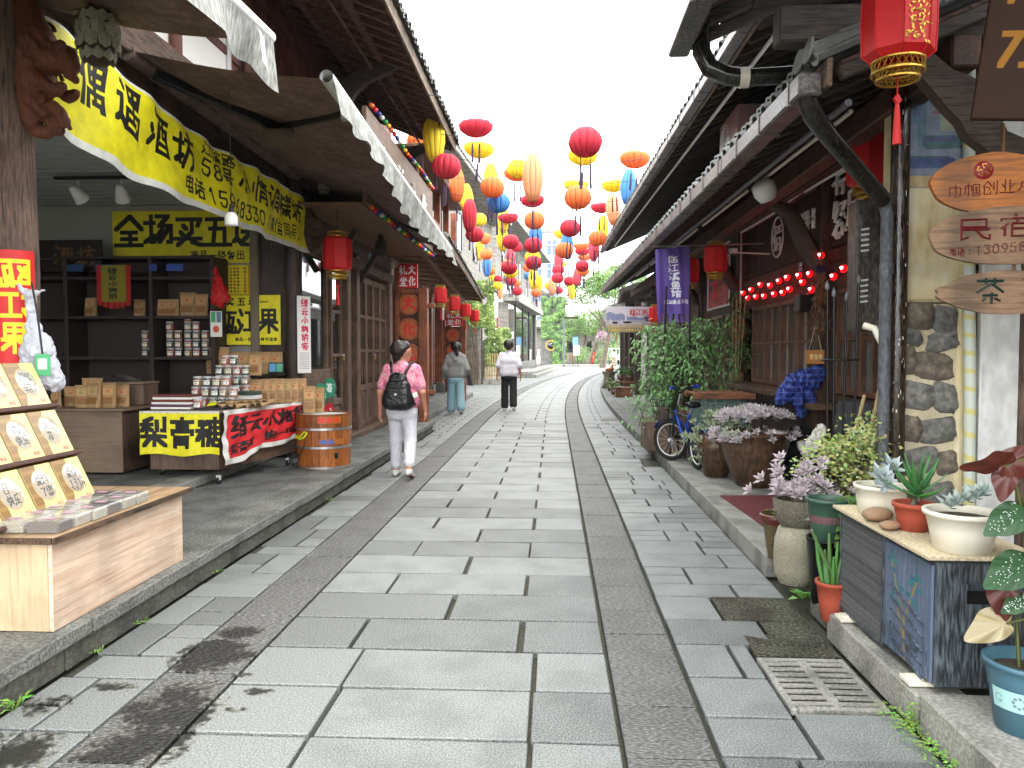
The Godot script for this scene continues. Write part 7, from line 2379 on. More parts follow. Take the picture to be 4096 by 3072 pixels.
func wood_signs() -> void:
	var specs:=[
		["orange oval homestay sign with red emblem, topmost of the three",Vector3(2.31,2.34,-4.22),0.31,0.155,"sign_orange"],
		["tan oval homestay sign with phone number, middle of the three",Vector3(2.35,2.06,-4.2),0.36,0.15,"sign_tan"],
		["tan fish shaped tea sign, lowest of the three",Vector3(2.37,1.765,-4.2),0.3,0.115,"sign_tan"],
	]
	var i:=0
	for s in specs:
		var t:=thing("wooden_sign",s[0],"sign",s[1],-8,"wooden signs hung on the corner")
		var poly:=PackedVector2Array()
		for k in 40:
			var a:=TAU*k / 40
			var r:=1.0 + 0.015*sin(a*5.0 + i) + 0.01*sin(a*9.0)
			poly.append(Vector2(cos(a)*s[2]*r,sin(a)*s[3]*r))
		if i == 2:
			for k in range(18,23):
				poly[k] = Vector2(poly[k].x - 0.03 - 0.012*(k % 2),poly[k].y)
		var b:=B.new()
		b.slab(poly,0.035)
		mi(t,"plank",b.done(),MT[s[4]])
		# relief lettering
		var put:=func(txt: String,x: float,y: float,w: float,h: float,r: float,m: Material) -> void:
			for c in txt.length():
				var lb:=B.new()
				for stroke in GLYPH[txt[c]].split(" "):
					var pts:=[]
					for p in stroke.split("-"):
						pts.append(Vector3(x + c*w*1.12 + (float(p[0]) / 10)*w,y - (float(p[1]) / 10)*h + c*w*0.08,0.0185))
					lb.tube(pts,[r],5,true,0.6)
				mi(t,"letter",lb.done(),m)
		var maroon:=mat("maroon_paint",Color(0.42,0.10,0.12),0.6)
		if i == 0:
			put.call("巾帼创业户",-0.225,-0.005,0.075,0.075,0.0045,maroon)
			var em:=B.new()
			em.lathe(v2([[0.0,0.004],[0.045,0.004],[0.048,0.0]]),24)
			mi(t,"emblem",em.done(),mat("emblem_red",Color(0.55,0.07,0.14),0.5),Vector3(-0.055,0.065,0.0175),Vector3(90,0,0))
			var pe:=B.new()
			for k in 5:
				var a:=TAU*k / 5 + 0.3
				pe.tube([Vector3(cos(a)*0.01,sin(a)*0.01,0),Vector3(cos(a + 0.35)*0.034,sin(a + 0.35)*0.034,0),Vector3(cos(a - 0.35)*0.034,sin(a - 0.35)*0.034,0)],[0.004],5)
			mi(t,"emblem_petals",pe.done(),MT.brass,Vector3(-0.055,0.065,0.0225))
		elif i == 1:
			put.call("民宿",-0.22,0.1,0.17,0.13,0.011,maroon)
			put.call("电话：1309583396",-0.26,-0.06,0.037,0.05,0.0045,maroon)
		else:
			put.call("茶",-0.14,0.075,0.14,0.15,0.011,mat("teal_paint",Color(0.07,0.22,0.20),0.6))
			var pot:=B.new()
			pot.tube([Vector3(0.08,0.07,0.0185),Vector3(0.1,0.03,0.0185),Vector3(0.11,-0.03,0.0185),Vector3(0.12,-0.05,0.0185),Vector3(0.2,-0.055,0.0185),Vector3(0.23,-0.02,0.0185),Vector3(0.21,0.01,0.0185),Vector3(0.12,0.01,0.0185),Vector3(0.11,-0.03,0.0185)],[0.004],5)
			mi(t,"teapot_line",pot.done(),MT.dark_iron)
		rod(t,"cord",[Vector3(0.05,s[3]*0.9,-0.02),Vector3(0.05,s[3] + 0.16,-0.03)],0.009,mat("jute",Color(0.48,0.36,0.22),0.9),6)
		i += 1

func ac_unit() -> void:
	var t:=thing("air_conditioner","old outdoor air conditioner painted dark with a tree, used as plant stand","air conditioner",Vector3(1.63,0.14,-3.46))
	bx(t,"case",Vector3(0.33,0.5,0.94),MT.ac_black,Vector3(0,0.265,0),Vector3.ZERO,0.012)
	var img:=canvas(192,256,Color(0.33,0.38,0.46))
	for k in 240:
		var v:=rnd(-0.09,0.07)
		img.fill_rect(Rect2i(int(rnd(0,190)),int(rnd(-20,250)),int(rnd(1,5)),int(rnd(20,120))),Color(0.33 + v,0.38 + v,0.47 + v))
	for k in 90:
		img.fill_rect(Rect2i(int(rnd(0,192)),int(rnd(180,256)),2,int(rnd(6,30))),Color(0.12,0.13,0.15))
	for q in [[92,250,86,150],[86,150,40,60],[86,170,120,90],[120,90,140,50],[40,60,30,20],[88,200,60,140]]:
		var n:=40
		for k in n:
			var p:=Vector2(q[0],q[1]).lerp(Vector2(q[2],q[3]),float(k) / n)
			img.fill_rect(Rect2i(int(p.x - 3),int(p.y),7 if q[1] > 200 else 4,5),Color(0.56,0.47,0.20))
	for q in [[30,20],[44,34],[20,40],[120,60],[140,44],[150,70],[60,130],[40,120],[110,96],[70,90],[130,110],[52,60]]:
		for k in 5:
			disc(img,q[0] + rnd(-10,10),q[1] + rnd(-8,8),rnd(4,9),rnd(3,6),Color(0.16,0.40 + rnd(-0.05,0.05),0.42))
	mi(t,"painted_panel",board(0.42,0.46,0.012),printed("ac_mural",img,0.5),Vector3(-0.171,0.262,0.245),Vector3(0,-90,0))
	for k in 5:
		bx(t,"rib",Vector3(0.01,0.008,0.3),MT.ac_painted,Vector3(-0.18,0.1 + 0.055*k - 0.04,0.25),Vector3(14,0,0))
	# grille of thin bars in a rim
	for q in [[0.0,0.5,0.49,0.02],[0.0,0.02,0.49,0.02]]:
		bx(t,"grille_rim",Vector3(0.02,0.016,0.5),MT.ac_black,Vector3(-0.176,q[1] + 0.005,-0.215))
	for z in [-0.462,0.03]:
		bx(t,"grille_rim",Vector3(0.02,0.47,0.016),MT.ac_black,Vector3(-0.176,0.265,z))
	bx(t,"fan_shade_plate",Vector3(0.008,0.46,0.47),MT.iron_black,Vector3(-0.168,0.265,-0.215))  # black plate that paints in the shade behind the grille bars
	var gb:=B.new()
	for k in 36:
		gb.box(Vector3(-0.178,0.265,-0.45 + k*0.0133),Vector3(0.008,0.465,0.0045))
	for k in 7:
		gb.box(Vector3(-0.181,0.06 + k*0.068,-0.215),Vector3(0.004,0.004,0.48))
	tag(mi(t,"grille_bars",gb.done(),MT.grille_chip),"","","","stuff")
	bx(t,"end_plate",Vector3(0.2,0.2,0.01),MT.ac_black,Vector3(0.02,0.33,0.476))
	bx(t,"handle_recess",Vector3(0.12,0.05,0.012),MT.iron_black,Vector3(0.0,0.38,0.482))
	for z in [-0.36,0.36]:
		var f:=bx(t,"foot",Vector3(0.42,0.018,0.09),MT.cream_plastic,Vector3(-0.02,0.004,z))
		bx(f,"washer",Vector3(0.05,0.012,0.05),MT.cream_plastic,Vector3(-0.17,0.012,0))
	rod(t,"hose",[Vector3(0.05,0.3,0.48),Vector3(0.0,0.22,0.54),Vector3(-0.02,0.1,0.58),Vector3(0.02,0.02,0.64),Vector3(0.12,0.0,0.72),Vector3(0.3,0.0,0.74)],0.012,MT.grey_pipe,8)
	rod(t,"insulated_pipe",[Vector3(0.1,0.1,0.5),Vector3(0.18,0.2,0.56),Vector3(0.3,0.3,0.58),Vector3(0.5,0.4,0.5)],0.04,MT.rubber,10)
	for y in [0.1,0.16]:
		rod(t,"valve",[Vector3(0.08,y,0.47),Vector3(0.06,y,0.53)],0.022,MT.dark_iron,8)
	single("plant_shelf","pale chipboard sheet lying on the air conditioner","board",box(Vector3(0.44,0.016,1.0)),MT.osb_board,Vector3(1.64,0.668,-3.47))
# ---------- the far end of the street

func leaf_cloud(b: B,c: Vector3,r: Vector3,n: int,size: float,dark: Color,light: Color,shell:=0.55) -> void:
	for i in n:
		var d:=Vector3(R.randfn(),R.randfn(),R.randfn()).normalized()
		var p:=c + d*r*pow(rnd(shell,1.0),0.5)*rnd(0.8,1.08)
		b.col = dark.lerp(light,R.randf())
		var a:=Vector3(rnd(-1,1),rnd(-0.9,0.4),rnd(-1,1)).normalized()
		b.leaf(p,a,(d + Vector3(rnd(-0.5,0.5),0.7,rnd(-0.5,0.5))).normalized(),size*rnd(0.6,1.3),size*rnd(0.4,0.75),0.2)

func ivy_on(a: Vector3,b2: Vector3,n: int,size: float,depth: float,dark: Color,light: Color) -> ArrayMesh:
	var b:=B.new()
	var ns:=noise(0.5,8,3)
	var side:=(b2 - a)
	side.y = 0
	var nrm:=Vector3(side.z,0,-side.x).normalized()
	if nrm.z < 0:
		nrm = -nrm
	for i in n:
		var u:=R.randf()
		var v:=R.randf()
		var p:=Vector3(lerpf(a.x,b2.x,u),lerpf(a.y,b2.y,v),lerpf(a.z,b2.z,u))
		var k:=ns.get_noise_3d(p.x*2.0,p.y*2.0,p.z)
		if k < -0.25:
			continue
		p += nrm*(depth*(0.4 + k) + rnd(0,depth*0.4))
		b.col = dark.lerp(light,clampf(0.5 + k + rnd(-0.3,0.3),0,1))
		b.leaf(p,Vector3(rnd(-0.6,0.6),-1,rnd(-0.2,0.5)).normalized(),(nrm + Vector3(rnd(-0.4,0.4),rnd(0,0.8),0)).normalized(),size*rnd(0.7,1.3),size*rnd(0.6,1.0),0.2)
	return b.done()

func brick_material() -> void:
	var img:=canvas(256,256,Color(0.62,0.61,0.58))
	for r in 16:
		for c in 5:
			var v:=rnd(-0.08,0.08)
			img.fill_rect(Rect2i((c*64 + (r % 2)*32) % 256,r*16 + 2,61,13),Color(0.47 + v,0.45 + v,0.425 + v))
			if (c*64 + (r % 2)*32) % 256 > 192:
				img.fill_rect(Rect2i(0,r*16 + 2,30,13),Color(0.47 + v,0.45 + v,0.425 + v))
	var m:=printed("far_brick",img,0.9)
	m.texture_repeat = true
	m.uv1_triplanar = true
	m.uv1_world_triplanar = true
	m.uv1_scale = Vector3(1.0,1.0,1.0)
# a wall from p to q (x,z) with windows cut as framed openings: [along,y,width,height]

func facade(t: Node3D,p: Vector2,q: Vector2,y0: float,y1: float,thick: float,m: Material,wins: Array,frame: Material) -> void:
	var d:=q - p
	var turn:=-rad_to_deg(d.angle())
	var mid:=(p + q) / 2
	bx(t,"wall",Vector3(d.length(),y1 - y0,thick),m,Vector3(mid.x,(y0 + y1) / 2,mid.y),Vector3(0,turn,0),0.02)
	for w in wins:
		var c: Vector2 = p + d.normalized()*w[0]
		var o:=bx(t,"window",Vector3(w[2],w[3],thick + 0.04),MT.dark_glass,Vector3(c.x,w[1],c.y),Vector3(0,turn,0))
		for s in [-1,1]:
			bx(o,"frame",Vector3(0.07,w[3] + 0.07,thick + 0.1),frame,Vector3(s*w[2] / 2,0,0))
			bx(o,"frame",Vector3(w[2] - 0.08,0.07,thick + 0.1),frame,Vector3(0,s*w[3] / 2,0))
		bx(o,"mullion",Vector3(0.05,w[3] - 0.08,thick + 0.08),frame)

func far_end() -> void:
	brick_material()
	# grey brick house on the left
	var t:=thing("grey_brick_house","tall grey brick house with dark windows behind the lanterns","building")
	var wins:=[]
	for k in 3:
		wins.append([2.2 + k*4.2,6.6,1.1,1.6])
		wins.append([2.2 + k*4.2,3.4,1.1,1.5])
	facade(t,Vector2(-4.6,-26.5),Vector2(-3.6,-43.0),0.0,8.4,0.3,MT.far_brick,wins,MT.dark_iron)
	bx(t,"end_wall",Vector3(4.0,8.4,0.3),MT.far_brick,Vector3(-6.55,4.2,-26.4))
	bar(t,"eave",Vector3(-4.1,8.55,-25.8),Vector3(-3.0,8.55,-43.2),1.3,0.16,MT.concrete)
	eave_tiles(t,Vector3(-3.5,8.68,-25.8),Vector3(-2.4,8.68,-43.2),Vector3(-1.0,0.4,0),0.4,MT.tile)
	# shop with the plate glass front,facing along the bend
	t = thing("glass_front_shop","grey brick shop with tall plate glass front up two steps","building")
	var p0:=Vector2(-2.9,-44.6)
	var p1:=Vector2(-1.4,-66.0)
	facade(t,p0 + Vector2(-0.6,0),p1 + Vector2(-0.6,0),5.0,9.0,0.3,MT.far_brick,[[3.0,6.9,1.4,2.2],[7.5,6.9,1.4,2.2],[12.0,6.9,1.4,2.2],[16.5,6.9,1.4,2.2]],MT.dark_iron)
	bx(t,"pier",Vector3(0.62,4.4,0.6),MT.far_brick,Vector3(-2.95,2.2,-44.9))
	bx(t,"pier",Vector3(0.35,3.6,0.5),MT.brick_0,Vector3(-2.5,2.2,-45.4))
	bx(t,"pier",Vector3(0.5,4.4,0.8),MT.far_brick,Vector3(-1.62,2.2,-60.6))
	bx(t,"stall_riser",Vector3(0.3,0.5,15.0),MT.kerb_stone,Vector3(-1.92,0.6,-53.0),Vector3(0,-2.9,0))
	bx(t,"shop_window",Vector3(0.06,3.5,15.0),MT.shop_glass,Vector3(-1.95,2.55,-53.0),Vector3(0,-2.9,0))
	for k in 4:
		bx(t,"window_post",Vector3(0.12,3.6,0.1),MT.dark_iron,Vector3(-2.29 + 0.25*k,2.55,-45.8 - 4.8*k))
	bar(t,"stone_band",Vector3(-2.5,4.6,-44.0),Vector3(-1.3,4.6,-62.0),0.9,0.42,MT.concrete)
	bar(t,"parapet",Vector3(-2.3,4.95,-44.0),Vector3(-1.15,4.95,-62.0),0.3,0.2,MT.concrete)
	bar(t,"eave",Vector3(-2.9,9.1,-44.2),Vector3(-1.0,9.1,-66.0),1.5,0.16,MT.concrete)
	for k in 2:
		bar(t,"step",Vector3(-1.35 + 0.24*k - 0.3,0.09 + 0.18*(1 - k),-43.4),Vector3(0.0 + 0.24*k - 0.2,0.09 + 0.18*(1 - k),-66.0),0.9,0.18,MT.pale_platform)
	bx(t,"name_plate",Vector3(0.3,0.42,0.03),MT.paper_white,Vector3(-2.5,2.45,-45.12))
	bx(t,"outdoor_unit",Vector3(0.9,0.7,0.4),MT.white_plastic,Vector3(-2.7,5.3,-48.0))
	for k in 3:
		bx(t,"wood_screen",Vector3(0.05,1.4,0.35),MT.orange_dark,Vector3(-1.3 + 0.05*k,5.5,-54 - k*0.6))
	# apartment block far behind
	t = thing("apartment_block","pale apartment block with bluish windows closing the street","building",Vector3(-2.3,0,-112))
	bx(t,"wall",Vector3(6.8,18.4,6.0),MT.white_wall,Vector3(0,9.2,0))
	var blue:=mat("sky_window",Color(0.30,0.38,0.48),0.1)
	for r in 5:
		for c in 3:
			var w:=bx(t,"window",Vector3(1.3,2.0,0.2),blue,Vector3(-2.2 + c*2.1,3.0 + r*3.3,3.0))
			bx(w,"mullion",Vector3(0.08,1.98,0.1),MT.white_plastic,Vector3(0,0,0.08))
			bx(w,"transom",Vector3(1.28,0.08,0.12),MT.white_plastic,Vector3(0,0.3,0.08))
	bx(t,"cornice",Vector3(7.2,0.4,6.4),MT.concrete,Vector3(0,18.5,0))
	for k in 9:
		bx(t,"balustrade",Vector3(0.12,0.9,0.12),MT.white_plastic,Vector3(-3.2 + k*0.8,19.1,3.0))
	# ivy clad end wall where the street turns
	t = thing("ivy_house","house end wall clad in green ivy where the street turns","building",Vector3(0,0,0))
	var gw:=B.new()
	gw.slab(PackedVector2Array([Vector2(-1.5,0),Vector2(1.4,0),Vector2(1.4,6.9),Vector2(-1.5,8.5)]),4.0)
	mi(t,"wall",gw.done(),MT.kerb_stone,Vector3(0,0,-92))
	bar(t,"roof_edge",Vector3(-1.7,8.75,-89.9),Vector3(1.8,6.85,-89.9),0.3,0.22,MT.tile)
	mi(t,"ivy",ivy_on(Vector3(-1.4,3.2,-89.9),Vector3(1.4,8.0,-89.9),2200,0.3,0.4,Color(0.03,0.08,0.02),Color(0.13,0.25,0.05)),MT.leaf_green)
	mi(t,"ivy",ivy_on(Vector3(-0.1,0.2,-89.85),Vector3(1.4,4.4,-89.85),1500,0.3,0.4,Color(0.03,0.08,0.02),Color(0.13,0.25,0.05)),MT.leaf_green)
	var sf:=thing("sunflower_mirror","round mirror in a yellow sunflower frame on the ivy wall","mirror",Vector3(-0.35,2.25,-89.6))
	mi(sf,"glass",lathed(v2([[0.0,0.02],[0.42,0.02],[0.42,0.0]]),24),MT.dark_glass,Vector3.ZERO,Vector3(90,0,0))
	var pet:=B.new()
	for k in 16:
		var a:=TAU*k / 16
		pet.leaf(Vector3(cos(a),sin(a),0)*0.4,Vector3(cos(a),sin(a),0),Vector3(0,0,1),0.3,0.2,0.0)
	mi(sf,"petals",pet.done(),mat("gold_petal",Color(0.70,0.58,0.28),0.6),Vector3(0,0,0.02))
	# left corner: pole with lamp,ivy,bamboo fence
	t = thing("lamp_post","brown lamp post with white cylinder lamp before the ivy","street lamp",Vector3(-3.43,0,-36))
	rod(t,"pole",[Vector3.ZERO,Vector3(0.02,4.5,0)],0.09,MT.rest_band,10)
	rod(t,"arm",[Vector3(0,3.18,0.1),Vector3(0.85,3.2,0.1)],0.03,MT.dark_iron,6)
	mi(t,"lamp",lathed(v2([[0.0,0.0],[0.14,0.0],[0.15,0.03],[0.15,0.27],[0.13,0.3],[0.0,0.3]]),18),MT.white_plastic,Vector3(0.06,3.16,0.16))
	t = thing("box_lantern","white paned box lantern with dark red frame hanging from the lamp post","lantern",Vector3(-2.78,2.44,-35.8))
	bx(t,"panes",Vector3(0.3,0.36,0.3),MT.paper_white,Vector3(0,0.36,0))
	for s in [-1,1]:
		for s2 in [-1,1]:
			bx(t,"upright",Vector3(0.035,0.5,0.035),MT.red_paint,Vector3(s*0.16,0.36,s2*0.16))
	for y in [0.15,0.58]:
		bx(t,"frame",Vector3(0.42,0.04,0.42),MT.red_paint,Vector3(0,y,0))
	bx(t,"base",Vector3(0.2,0.08,0.2),MT.red_paint,Vector3(0,0.06,0))
	t = thing("ivy_wall","old brick wall overgrown with pale green ivy at the left corner","wall")
	bx(t,"wall",Vector3(2.2,3.4,0.3),MT.far_brick,Vector3(-4.4,1.7,-34.6))
	bx(t,"wall",Vector3(0.3,2.0,5.0),MT.far_brick,Vector3(-3.3,1.0,-37.6))
	mi(t,"ivy",ivy_on(Vector3(-4.3,2.6,-34.4),Vector3(-2.7,4.7,-34.6),2400,0.13,0.5,Color(0.07,0.13,0.03),Color(0.30,0.42,0.10)),MT.leaf_bright)
	mi(t,"ivy",ivy_on(Vector3(-3.3,0.9,-34.9),Vector3(-2.2,2.6,-35.6),2600,0.12,0.7,Color(0.07,0.13,0.03),Color(0.28,0.38,0.10)),MT.leaf_bright)
	var roots:=B.new()
	for k in 14:
		var x:=-4.05 + 0.05*k
		roots.tube([Vector3(x,3.3,-34.35),Vector3(x + rnd(-0.1,0.1),2.2,-34.2),Vector3(x + rnd(-0.15,0.15),1.0,-34.2),Vector3(x + rnd(-0.1,0.1),0.0,-34.1)],[0.035],5)
	mi(t,"roots",roots.done(),MT.bark)
	t = thing("bamboo_fence","short bamboo fence on a concrete base under the ivy","fence",Vector3(-2.65,0,-34.7))
	bx(t,"base",Vector3(1.05,0.26,0.3),MT.concrete,Vector3(0,0.13,0))
	for k in 9:
		for r in 2:
			rod(t,"bamboo_pole",[Vector3(-0.44 + k*0.11,0.27 + r*0.58,0.1 + 0.02*r),Vector3(-0.44 + k*0.11,0.83 + r*0.58,0.1 + 0.02*r)],0.034,MT.bamboo,8)
	for y in [0.4,0.85,1.3]:
		bx(t,"rail",Vector3(1.0,0.05,0.05),MT.fence_wood,Vector3(0,y,0.03))
	t = thing("pipe_bundle","bundle of dark pipes leaning by the lamp post","pipes",Vector3(-3.75,0,-33.6))
	for k in 5:
		rod(t,"pipe",[Vector3(0.06*k,0,0.1*k),Vector3(-0.1 + 0.03*k,1.3 - 0.15*k,0)],0.035,MT.grey_pipe if k == 0 else MT.rubber,6)
	far_right()

func far_right() -> void:
	# row of timber shops on the right,following the bend
	for k in 4:
		var z:=-24.5 - 8.5*k
		var x:=3.0 + bend(z - 3.0)
		var t:=thing("timber_shop_row","dark timber shop on the right, %s beyond the restaurant" % ordinal(k),"building",Vector3.ZERO,0,"timber shops beyond the restaurant")
		bx(t,"wall",Vector3(0.2,3.6,8.4),MT.rest_panel,Vector3(x + 0.3,1.8,z - 3.0),Vector3(0,-4 - 5*k,0))
		for j in 4:
			bx(t,"post",Vector3(0.2,3.0,0.2),MT.post_dark,Vector3(x - 0.65 + 0.02*j + 0.1*k*j,1.6,z - j*2.0))
		bx(t,"roof",Vector3(3.0,0.14,8.6),MT.tile,Vector3(x + 0.4,3.75,z - 3.0),Vector3(0,-4 - 5*k,18))
		bx(t,"eave_board",Vector3(0.06,0.2,8.6),MT.fascia_wood,Vector3(x - 0.95,3.3,z - 3.0),Vector3(0,-4 - 5*k,0))
		var aw:=thing("folding_awning","dark awning with pale valance on the right, %s beyond the restaurant" % ordinal(k),"awning",Vector3(x - 0.6,3.0,z),-3.0*k,"awnings beyond the restaurant")
		var b:=B.new()
		b.sheet(func(u: float,v: float) -> Vector3: return Vector3(0.8 - 1.75*v,0.3 - 0.4*v,-3.0*u),4,4)
		mi(aw,"cloth",b.done(),MT.awning_cloth)
		b = B.new()
		b.sheet(func(u: float,v: float) -> Vector3: return Vector3(-0.96,-0.1 - 0.32*v - 0.03*absf(sin(u*20.0))*v,-3.0*u),20,2)
		mi(aw,"valance",b.done(),MT.valance_cloth)
		b = B.new()
		b.sheet(func(u: float,v: float) -> Vector3: return Vector3(-0.95 + 0.5*u,-0.1 + 0.12*u - 0.32*v*(1.0 - 0.3*u),0.02),4,2)
		mi(aw,"end_flap",b.done(),MT.valance_cloth)
		rod(aw,"front_bar",[Vector3(-0.95,-0.08,0.05),Vector3(-0.95,-0.08,-3.0)],0.05,MT.white_steel,10)
		for s in [0,1]:
			bar(aw,"arm",Vector3(0.7,-0.1,-0.3 - 2.2*s),Vector3(-0.9,-0.12,-0.3 - 2.2*s),0.07,0.07,MT.dark_iron)
	lantern_palace(Vector3(1.75,2.35,-21.5),0.95,"red lantern under the first dark awning on the right","red lanterns on the right side")
	# things on the right pavement far off
	var t:=thing("tree_stump_table","rough tree stump table with a carved figure on the right pavement","table",Vector3(2.05,0.13,-28.5))
	mi(t,"stump",lathed(v2([[0.0,0.0],[0.3,0.0],[0.22,0.2],[0.2,0.45],[0.28,0.62],[0.0,0.62]]),16,5,0.2),MT.bark)
	mi(t,"figure",nets([[Vector3(-0.1,0.68,0),Vector3(0.1,0.7,0),0.06,0.08],[Vector3(0.08,0.74,0),Vector3(0.12,0.86,0),0.05,0.03]],0.03,0.03),MT.barrel_wood)
	t = thing("wooden_planter","reddish wooden planter box on the right pavement","planter",Vector3(2.08,0.13,-23.0))
	bx(t,"box",Vector3(0.5,0.27,0.4),MT.planter_wood,Vector3(0,0.135,0))
	bx(t,"rim",Vector3(0.54,0.04,0.44),MT.planter_wood,Vector3(0,0.27,0))
	t = thing("low_bench","low dark bench with small pots beside the planter box","bench",Vector3(2.3,0.13,-25.0))
	bx(t,"seat",Vector3(0.9,0.06,0.3),MT.planter_wood,Vector3(0,0.36,0))
	for s in [-0.38,0.38]:
		bx(t,"leg",Vector3(0.06,0.34,0.26),MT.planter_wood,Vector3(s,0.17,0))
	var n:=0
	for q in [[1.95,0.13,-26.5],[2.15,0.56,-25.0],[2.45,0.56,-25.0],[1.9,0.13,-24.3]]:
		var pl:=thing("potted_plant","small leafy pot plant near the stump table, %s" % ["on the ground by the stump","left on the bench","right on the bench","in front of the bench"][n],"plant",Vector3(q[0],q[1],q[2]),0,"small pot plants on the right pavement")
		mi(pl,"pot",lathed(v2([[0.0,0.0],[0.08,0.0],[0.12,0.15],[0.1,0.15],[0.0,0.13]]),14),MT.glaze_brown)
		var b:=B.new()
		leaf_cloud(b,Vector3(0,0.3,0),Vector3(0.2,0.18,0.2),130,0.08,Color(0.04,0.1,0.03),Color(0.15,0.28,0.07),0.1)
		mi(pl,"foliage",b.done(),MT.leaf_green)
		n += 1
	# the tree over the bend
	for q in [[3.6,-72.0,7.2,2.9,"large bright green tree above the right rooftops"],[7.0,-80.0,8.6,3.6,"second green tree behind the right rooftops"],[2.6,-99.0,4.6,3.4,"leafy tree beyond the ivy wall closing the street"],[6.6,-101.0,5.0,3.8,"leafy tree behind the white van closing the street"]]:
		var tr:=thing("street_tree",q[4],"tree",Vector3(q[0] + 0.9,0,q[1]),0,"trees at the bend")
		var tb:=B.new()
		tb.tube([Vector3(0,0,0),Vector3(0.3,1.6,0),Vector3(0.7,3.2,0),Vector3(0.2,5.2,0)],[0.3,0.24,0.22,0.1],9)
		for k in 6:
			var a:=TAU*k / 6
			tb.tube([Vector3(0.5,3.6,0),Vector3(0.3 + cos(a)*1.2,5.0,sin(a)*1.2),Vector3(cos(a)*2.2,6.4 + 0.5*sin(k),sin(a)*2.2)],[0.12,0.07,0.03],6)
		mi(tr,"trunk",tb.done(),MT.bark)
		var b:=B.new()
		for k in 26:
			var a:=rnd(0,TAU)
			var c: Vector3 = Vector3(cos(a)*rnd(0.2,1.0)*q[3],q[2] + rnd(-0.55,0.75)*q[3]*0.7,sin(a)*rnd(0.2,1.0)*q[3]*0.8) - Vector3(0.6,0,0)
			leaf_cloud(b,c,Vector3(1.05,0.6,1.0),260,0.2,Color(0.05,0.12,0.025),Color(0.2,0.33,0.065))
		mi(tr,"crown",b.done(),MT.leaf_bright)
	t = thing("end_house","low grey house beyond the bend behind the greenery","building",Vector3(5.0,0,-106))
	bx(t,"wall",Vector3(16,5.0,3.0),MT.far_brick,Vector3(0,2.5,0))
	bx(t,"roof",Vector3(17,0.3,4.4),MT.tile,Vector3(0,5.3,0.6),Vector3(16,0,0))
	for k in 5:
		bx(t,"window",Vector3(1.2,1.5,0.1),MT.dark_glass,Vector3(-6 + k*3.0,2.2,1.5))
	# leaning trunk with red cloth,kerb,bushes,furniture,van
	t = thing("leaning_tree","leaning bare tree trunk tied with red cloth at the bend","tree",Vector3(4.0,0.15,-84))
	var lb:=B.new()
	lb.tube([Vector3(-0.1,0,0),Vector3(0.1,0.8,0),Vector3(0.5,2.0,0),Vector3(1.0,3.6,0),Vector3(1.2,5.0,0)],[0.42,0.3,0.28,0.3,0.2],10)
	mi(t,"trunk",lb.done(),MT.bark)
	rod(t,"red_cloth",[Vector3(0.25,0.1,0.3),Vector3(0.3,0.7,0.33),Vector3(0.42,1.3,0.33)],0.12,MT.red_paint,8)
	lb = B.new()
	leaf_cloud(lb,Vector3(1.0,5.0,0),Vector3(1.6,0.9,1.2),700,0.22,Color(0.06,0.14,0.03),Color(0.22,0.36,0.08))
	mi(t,"crown",lb.done(),MT.leaf_bright)
	var bed:=bx(self,"pavement",Vector3(6.0,0.3,5.0),MT.pale_platform,Vector3(3.0,0.0,-81),Vector3(0,-14,0))
	bed.set_meta("kind","structure")
	n = 0
	for q in [[2.6,-86.0,1.0,0.9,0],[3.3,-88,1.3,1.3,0],[5.3,-82,0.9,2.9,1],[5.0,-84,1.2,0.8,0],[6.2,-88,1.6,1.5,0],[7.8,-90,2.0,2.6,0],[9.5,-84,2.2,2.4,0]]:
		var b:=B.new()
		leaf_cloud(b,Vector3.ZERO,Vector3(q[2],q[2]*0.75,q[2]),800,0.16,Color(0.05,0.12,0.03),Color(0.22,0.36,0.09),0.3)
		if q[4] == 1:
			leaf_cloud(b,Vector3(0,0.2,0.2),Vector3(q[2],q[2]*0.7,q[2]),420,0.16,Color(0.42,0.12,0.34),Color(0.66,0.32,0.58),0.6)
		var pl:=thing("shrub",["low leafy shrub at the bend, leftmost","rounded shrub behind the leaning trunk","tall shrub with pink blossom beside the leaning trunk","low shrub right of the leaning trunk","shrub behind the white van","big shrub at the far right of the bend","tall shrub hidden behind the right shops"][n],"shrub",Vector3(q[0],0,q[1]),0,"shrubs at the bend")
		mi(pl,"foliage",b.done(),MT.leaf_bright,Vector3(0,q[3],0))
		rod(pl,"stem",[Vector3.ZERO,Vector3(0,q[3],0)],0.05,MT.bark,6)
		n += 1
	t = thing("roof_post","dark steel post of the porch at the bend","post",Vector3(0.98,0,-75))
	rod(t,"pole",[Vector3.ZERO,Vector3(0,4.8,0)],0.1,MT.grey_pipe,8)
	bx(t,"beam",Vector3(1.4,0.2,0.2),MT.rest_panel,Vector3(0.7,4.8,0))
	t = thing("garden_chair","grey slatted garden chair at the bend","chair",Vector3(1.85,0.15,-78))
	bx(t,"seat",Vector3(0.7,0.06,0.6),MT.fence_wood,Vector3(0,0.42,0))
	bx(t,"backrest",Vector3(0.7,0.7,0.06),MT.fence_wood,Vector3(0,0.8,-0.3),Vector3(-14,0,0))
	for s in [-0.3,0.3]:
		for s2 in [-0.25,0.25]:
			bx(t,"leg",Vector3(0.06,0.4,0.06),MT.fence_wood,Vector3(s,0.2,s2))
	t = thing("notice_board","pale blue notice board with a white board below at the bend","sign",Vector3(2.15,0.15,-77))
	bx(t,"panel",Vector3(0.55,0.85,0.06),mat("pale_blue",Color(0.40,0.56,0.70),0.5),Vector3(0,2.4,0))
	bx(t,"white_board",Vector3(0.6,1.0,0.06),MT.paper_white,Vector3(0.1,1.5,0.1))
